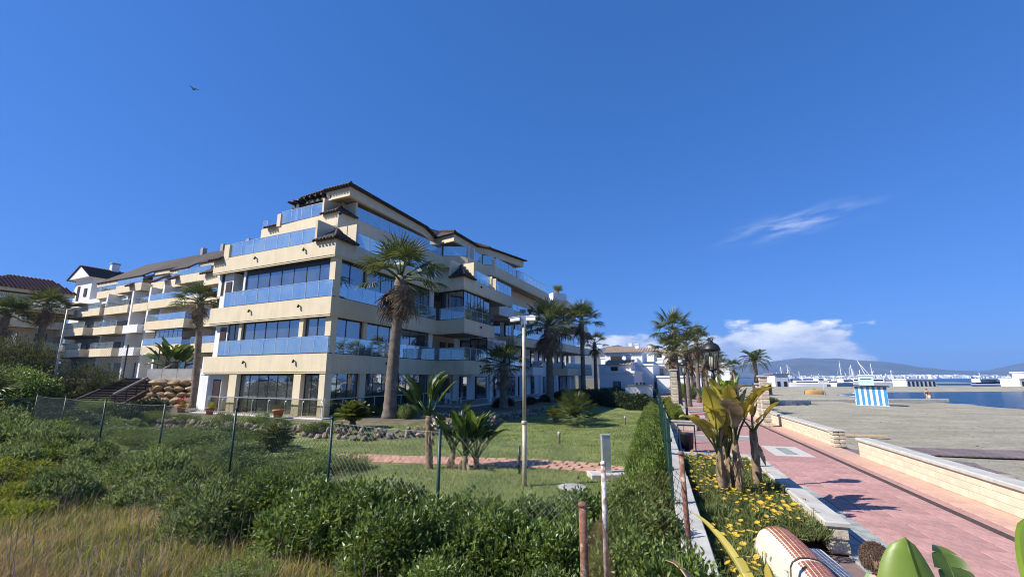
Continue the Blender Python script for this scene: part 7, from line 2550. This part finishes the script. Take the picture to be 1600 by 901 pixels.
for i in range(11):
    u = -1 + i * .2; wd = .85 * (1 - u ** 4 * .9); hh = 1.0 * (1 - .35 * u * u)
    for j in range(9):
        a = math.pi * j / 8
        V.append((u * 2.4, -math.cos(a) * wd, math.sin(a) * hh))
for i in range(10):
    for j in range(8):
        F.append((i * 9 + j, (i + 1) * 9 + j, (i + 1) * 9 + j + 1, i * 9 + j + 1))
g.add(V, F, True).build('hull', M['awning'], t)
G().tube([(-2.4, 0, .65), (0, 0, 1.02), (2.4, 0, .65)], .05, 6).build('keel', M['kiosk'], t)
t = thing('beach_shower', 'slim white shower post bending over the far sand', 'shower', (54.0, 80, bzh(54, 80)))
G().tube([(0, 0, 0), (0, 0, 2.3), (-.15, 0, 2.7), (-.5, 0, 2.75)], .05, 8).build('pipe', M['camwhite'], t)
G().lathe([(.12, 0), (.05, .08)], 10, (-.5, 0, 2.64)).build('shower_head', M['steel'], t)

# ================================================================== marina
M['boatwhite'] = mat('boat_white', (0.72, 0.73, 0.75), (0.80, 0.81, 0.82), .3, 3)
M['boatglass'] = mat('boat_tinted_glass', (0.015, 0.018, 0.025), (0.03, 0.034, 0.045), .15, 3)
M['boatblue'] = mat('boat_navy', (0.02, 0.03, 0.08), (0.03, 0.045, 0.11), .3, 3)
def hull(L, B_, Hh, m, bow=.35):
    g = G(); V = []; F = []
    n = 12
    for i in range(n + 1):
        u = i / n
        b = B_ / 2 * (1 - max(0, (u - .55) / .45) ** 2.2) * (.92 + .08 * u)
        sh = Hh * (1 + .28 * u * u)
        x = -L / 2 + L * u
        V += [(x - (L * .06 * (1 - u) * 0) - (0 if u < 1 else 0), -b, sh), (x - L * bow * .2 * u, -b * .72, -.2), (x - L * bow * .2 * u, b * .72, -.2), (x, b, sh)]
    for i in range(n):
        a = i * 4
        F += [(a, a + 4, a + 5, a + 1), (a + 1, a + 5, a + 6, a + 2), (a + 2, a + 6, a + 7, a + 3), (a + 3, a + 7, a + 4, a)]
    F += [(0, 1, 2, 3), (n * 4 + 3, n * 4 + 2, n * 4 + 1, n * 4)]
    return g.add(V, F).mesh('hull', m)
def motor_yacht(x, y, L, rz, label, seed, dark=False):
    r = random.Random(seed)
    t = thing('motor_yacht', label, 'yacht', (x, y, -1.0), rz, 'boats in the marina')
    H_ = L * .10
    link('hull', hull(L, L * .28, H_, M['boatblue'] if dark else M['boatwhite']), t)
    g = G(); g.prism([(-L * .32, -L * .10), (L * .20, -L * .09), (L * .30, 0), (L * .20, L * .09), (-L * .32, L * .10)], H_, H_ + L * .085); g.build('cabin', M['boatwhite'], t)
    g = G(); g.prism([(-L * .30, -L * .103), (L * .20, -L * .093), (L * .29, 0), (L * .20, L * .093), (-L * .30, L * .103)], H_ + L * .03, H_ + L * .062); g.build('cabin_window', M['boatglass'], t)
    g = G(); g.prism([(-L * .26, -L * .08), (L * .08, -L * .075), (L * .12, 0), (L * .08, L * .075), (-L * .26, L * .08)], H_ + L * .145, H_ + L * .16); g.build('flybridge_roof', M['boatwhite'], t)
    for sx in (-.22, .05):
        for sy in (-1, 1):
            G().tube([(sx * L, sy * L * .065, H_ + L * .08), (sx * L, sy * L * .065, H_ + L * .15)], L * .007, 5).build('strut', M['boatwhite'], t)
    G().tube([(-L * .15, 0, H_ + L * .16), (-L * .18, 0, H_ + L * .25)], L * .006, 5).build('radar_mast', M['boatwhite'], t)
    return t
def sail_boat(x, y, L, mast, rz, label, seed):
    t = thing('sailing_boat', label, 'sailing boat', (x, y, -1.0), rz, 'boats in the marina')
    H_ = L * .09
    link('hull', hull(L, L * .26, H_, M['boatwhite']), t)
    g = G(); g.prism([(-L * .2, -L * .07), (L * .15, -L * .05), (L * .2, 0), (L * .15, L * .05), (-L * .2, L * .07)], H_, H_ + L * .05); g.build('cabin', M['boatwhite'], t)
    mw = .13
    G().tube([(L * .08, 0, H_), (L * .08, 0, mast)], [mw, mw * .8], 6).build('mast', M['boatwhite'], t)
    G().tube([(L * .08, 0, H_ + 1.3), (-L * .34, 0, H_ + 1.2)], [.16, .2], 6).build('boom', M['boatblue'], t)
    for (a, b) in (((L * .48, 0, H_ * 1.2), (L * .08, 0, mast)), ((-L * .46, 0, H_), (L * .08, 0, mast))):
        G().tube([a, b], .03, 4).build('stay', M['steel'], t)
    for s in (-1, 1):
        G().tube([(L * .08, s * L * .02, mast * .62), (L * .08, s * L * .09, mast * .62)], .03, 4).build('spreader', M['boatwhite'], t)
    return t
rm = random.Random(17)
def atX(px, Y): return (px - 800) / 705 * 1.0194 * Y
quay = thing('quay', 'pale marina quay edge behind the beach', 'quay', (0, 0, 0), 0)
g = G(); g.prism([(70, 192), (420, 250), (420, 246), (70, 188)], -2, -.15); g.build('quay_wall', M['coping'], quay)
i = 0
for px in (1205, 1222, 1240, 1258, 1277, 1294, 1312, 1330, 1352, 1238, 1267, 1286, 1320):
    Y = rm.uniform(185, 240) + (0 if i < 9 else 40)
    motor_yacht(atX(px, Y), Y, rm.uniform(11, 19), rm.choice((0.1, 3.2, .5, 2.7)) + rm.uniform(-.2, .2), 'white motor yacht moored among the masts of the marina', i, i == 5)
    i += 1
for (px, top) in ((1204, 574), (1212, 571), (1221, 578), (1297, 565), (1307, 575), (1310, 571), (1314, 576), (1322, 578), (1345, 569), (1367, 579), (1233, 580)):
    Y = rm.uniform(195, 235)
    zt = 2.6 + (590 - top) / 705 * Y * 1.02 + 1.0
    sail_boat(atX(px, Y), Y, rm.uniform(10, 15), zt, rm.uniform(0, 6.28), 'white sailing boat with bare mast moored in the marina', i)
    i += 1
motor_yacht(atX(1512, 205), 205, 17, .15, 'dark-hulled yacht moored before the harbour mole', 50, True)
motor_yacht(atX(1550, 200), 200, 16, 3.2, 'large yacht moored beside the white harbour building', 51, True)
def harbour(px0, px1, Y, ztop, label, arches=0, name='harbour_building', zb=-1.2):
    x0, x1 = atX(px0, Y), atX(px1, Y)
    t = thing(name, label, 'building', ((x0 + x1) / 2, Y, 0), 0)
    bx('wall', M['white'], t, (0, 3, (ztop + zb) / 2), (x1 - x0, 6, ztop - zb))
    bx('roof_edge', M['white'], t, (0, 3, ztop + .15), (x1 - x0 + .4, 6.4, .3))
    for k in range(arches):
        bx('window', M['dark'], t, ((k + .5 - arches / 2) * (x1 - x0) / arches, -.03, .55), ((x1 - x0) / arches * .42, .1, 1.7))
    return t
t = harbour(1392, 1436, 165, 2.0, 'long white arcade building with dark arches on the harbour mole', 7)
bx('tower', M['white'], t, (5.6, 2, 1.4), (.9, 1.2, 4.6))
harbour(1436, 1488, 172, .6, 'low white harbour mole wall beside the arcade', 0, 'harbour_wall')
harbour(1488, 1560, 180, -.1, 'lowest stretch of pale mole wall behind the dark yachts', 0, 'harbour_wall')
t = harbour(1562, 1625, 150, 2.2, 'white flat-roofed harbour house with pink roof and porthole windows', 6)
bx('upper_wall', M['white'], t, (4.2, 4, 3.0), (12, 5, 2.6)); bx('roof_edge', M['white'], t, (4.2, 4, 4.4), (12.8, 5.8, .3)); bx('window', M['dark'], t, (-.6, 1.45, 3.3), (2.0, .12, .8)); bx('roof', M['tilered'], t, (-3.2, 2.0, 2.42), (6.2, 4.6, .18))
t = harbour(1195, 1215, 160, 3.6, 'white two-storey beach house with tiled roof behind the stone pillar', 2)
bx('roof', M['terracotta'], t, (0, 3, 3.95), (5.6, 6.6, .35))
# crane-like boat hoist leg lines
t = thing('boat_hoist', 'slim white boat hoist leaning over the marina', 'crane', (atX(1340, 190), 190, -1))
for (a, b) in (((0, 0, 0), (-4.5, 0, 10)), ((3.2, 0, 0), (-4.5, 0, 10)), ((0, 0, 0), (3.2, 0, 0))):
    G().tube([a, b], .12, 5).build('leg', M['camwhite'], t)

# ================================================================== far coast, hills and town
def ridge_mesh(name, prof, Y, depth, m, label, seed, base=-8):
    """range of hills: skyline given as (pixel column, pixel row) at distance Y, falling towards the viewer"""
    r = np.random.default_rng(seed)
    px = np.array([p[0] for p in prof], float); py = np.array([p[1] for p in prof], float)
    n, k = 260, 26
    cols = np.linspace(px[0], px[-1], n)
    X = (cols - 800) / 705 * 1.0194 * Y
    Z = 2.6 + (590 - np.interp(cols, px, py)) / 705 * Y * 1.02
    ph = r.uniform(0, 6, 8)
    V = []
    for j in range(k + 1):
        t = j / k
        f = np.sin(t * np.pi / 2) ** 1.35 if j < k else 1
        gul = sum(np.sin(X / (Y * .02 * (1.7 ** q) / 4) + ph[q] + t * 4 * np.sin(ph[q])) * .5 ** (4 - q) for q in range(4)) * .035
        z = base + (Z - base) * np.clip(f * (1 + gul * (1 - t) * 3), 0, 1.0)
        yy = Y - depth * (1 - t) + gul * depth * .5
        sc = yy / Y
        V.append(np.stack([X * (1 - (1 - t) * depth / Y * .6), yy, z], 1))
    # back side
    V.append(np.stack([X, np.full(n, Y + depth * .5), np.full(n, base)], 1))
    V = np.concatenate(V)
    i, j = np.meshgrid(np.arange(k + 1), np.arange(n - 1), indexing='ij')
    T = np.stack([i * n + j, i * n + j + 1, (i + 1) * n + j + 1, (i + 1) * n + j], -1).reshape(-1, 4)
    return tag(link(name, np_mesh(name, V, T, m, True)), label, None, None, 'structure')
M['hill'] = mat('hill_scrub', (0.045, 0.055, 0.035), (0.11, 0.105, 0.075), .95, .004, detail=9)
M['hill2'] = mat('hill_near_scrub', (0.06, 0.07, 0.04), (0.15, 0.135, 0.10), .95, .008, detail=9)
ridge_mesh('mountains', [(1040, 592), (1080, 578), (1130, 572), (1175, 568), (1215, 563), (1238, 560.5), (1262, 562), (1285, 561), (1320, 564), (1350, 565.5), (1380, 569), (1405, 574), (1420, 575), (1440, 578), (1470, 579), (1500, 580.5), (1525, 578), (1550, 572), (1575, 567), (1600, 565), (1640, 562), (1700, 558), (1760, 566), (1850, 580), (2000, 592)], 6000, 1500, M['hill'], 'blue distant mountains beyond the bay', 1)
ridge_mesh('mountains', [(700, 575), (800, 570), (880, 560), (920, 549), (945, 544), (960, 541), (975, 546), (987, 543), (1000, 550), (1015, 556), (1040, 572), (1060, 592)], 2600, 700, M['hill'], 'hazy mountain behind the white village', 2)
ridge_mesh('foothills', [(1150, 589), (1190, 584), (1230, 583), (1280, 584.5), (1330, 586), (1390, 587), (1450, 588), (1520, 587), (1600, 586), (1700, 584), (1800, 588)], 4200, 500, M['hill2'], 'low far shore of the bay', 3, -2)
# the far town: too small to count
g = G()
for i in range(900):
    px = rm.gauss(1430, 45) if i % 2 else rm.uniform(1190, 1600)
    Y = rm.uniform(3620, 3900)
    h = rm.uniform(8, 22) if i % 2 else rm.uniform(5, 13); w = rm.uniform(10, 32)
    g.box((atX(px, Y), Y, -1 + h / 2 + (Y - 3620) * .045), (w, 14, h), rm.uniform(-.4, .4))
tag(g.build('far_town', M['white']), 'white far town strung along the opposite shore', None, None, 'stuff')

# bird
M['bird'] = mat('dark_feathers', (0.03, 0.028, 0.026), (0.06, 0.055, 0.05), .8, 9)
bxp = (-21.1, 30.0 * .98, 0)
Yb = 30.0; d_ = ((303 - 800) / 705, .981 - (450.5 - 140) / 705 * .194, .194 + (450.5 - 140) / 705 * .981)
tt = Yb / d_[1]
t = thing('bird', 'small dark bird flying in the clear sky', 'bird', (d_[0] * tt, Yb, 2.6 + d_[2] * tt), 2.6)
g = G()
g.tube([(-.16, 0, 0), (-.08, 0, .0), (.06, 0, .01), (.14, 0, .03), (.19, 0, .03)], [.012, .04, .055, .03, .006], 8)
for s in (-1, 1):
    g.add([(.09, s * .03, .02), (-.05, s * .03, .02), (-.04, s * .20, .14), (.07, s * .18, .14), (-.06, s * .38, .10)], [(0, 1, 2, 3), (3, 2, 4)])
g.add([(-.12, .02, 0), (-.12, -.02, 0), (-.27, -.06, .0), (-.27, .06, .0)], [(0, 1, 2, 3)])
g.build('body', M['bird'], t)

# ================================================================== sea air
hm = bpy.data.materials.new('sea_haze')
hm.use_nodes = True
nt = hm.node_tree
nt.nodes.remove(nt.nodes['Principled BSDF'])
pv = nt.nodes.new('ShaderNodeVolumePrincipled')
pv.inputs['Color'].default_value = (0.30, 0.54, 1.0, 1)
pv.inputs['Density'].default_value = 0.00011
pv.inputs['Anisotropy'].default_value = 0.0
nt.links.new(pv.outputs[0], nt.nodes['Material Output'].inputs['Volume'])
hz_ = G().box((1000, 2500, 168), (17000, 12000, 370)).build('haze', hm)
tag(hz_, 'thin bluish sea air over the bay', None, None, 'stuff')
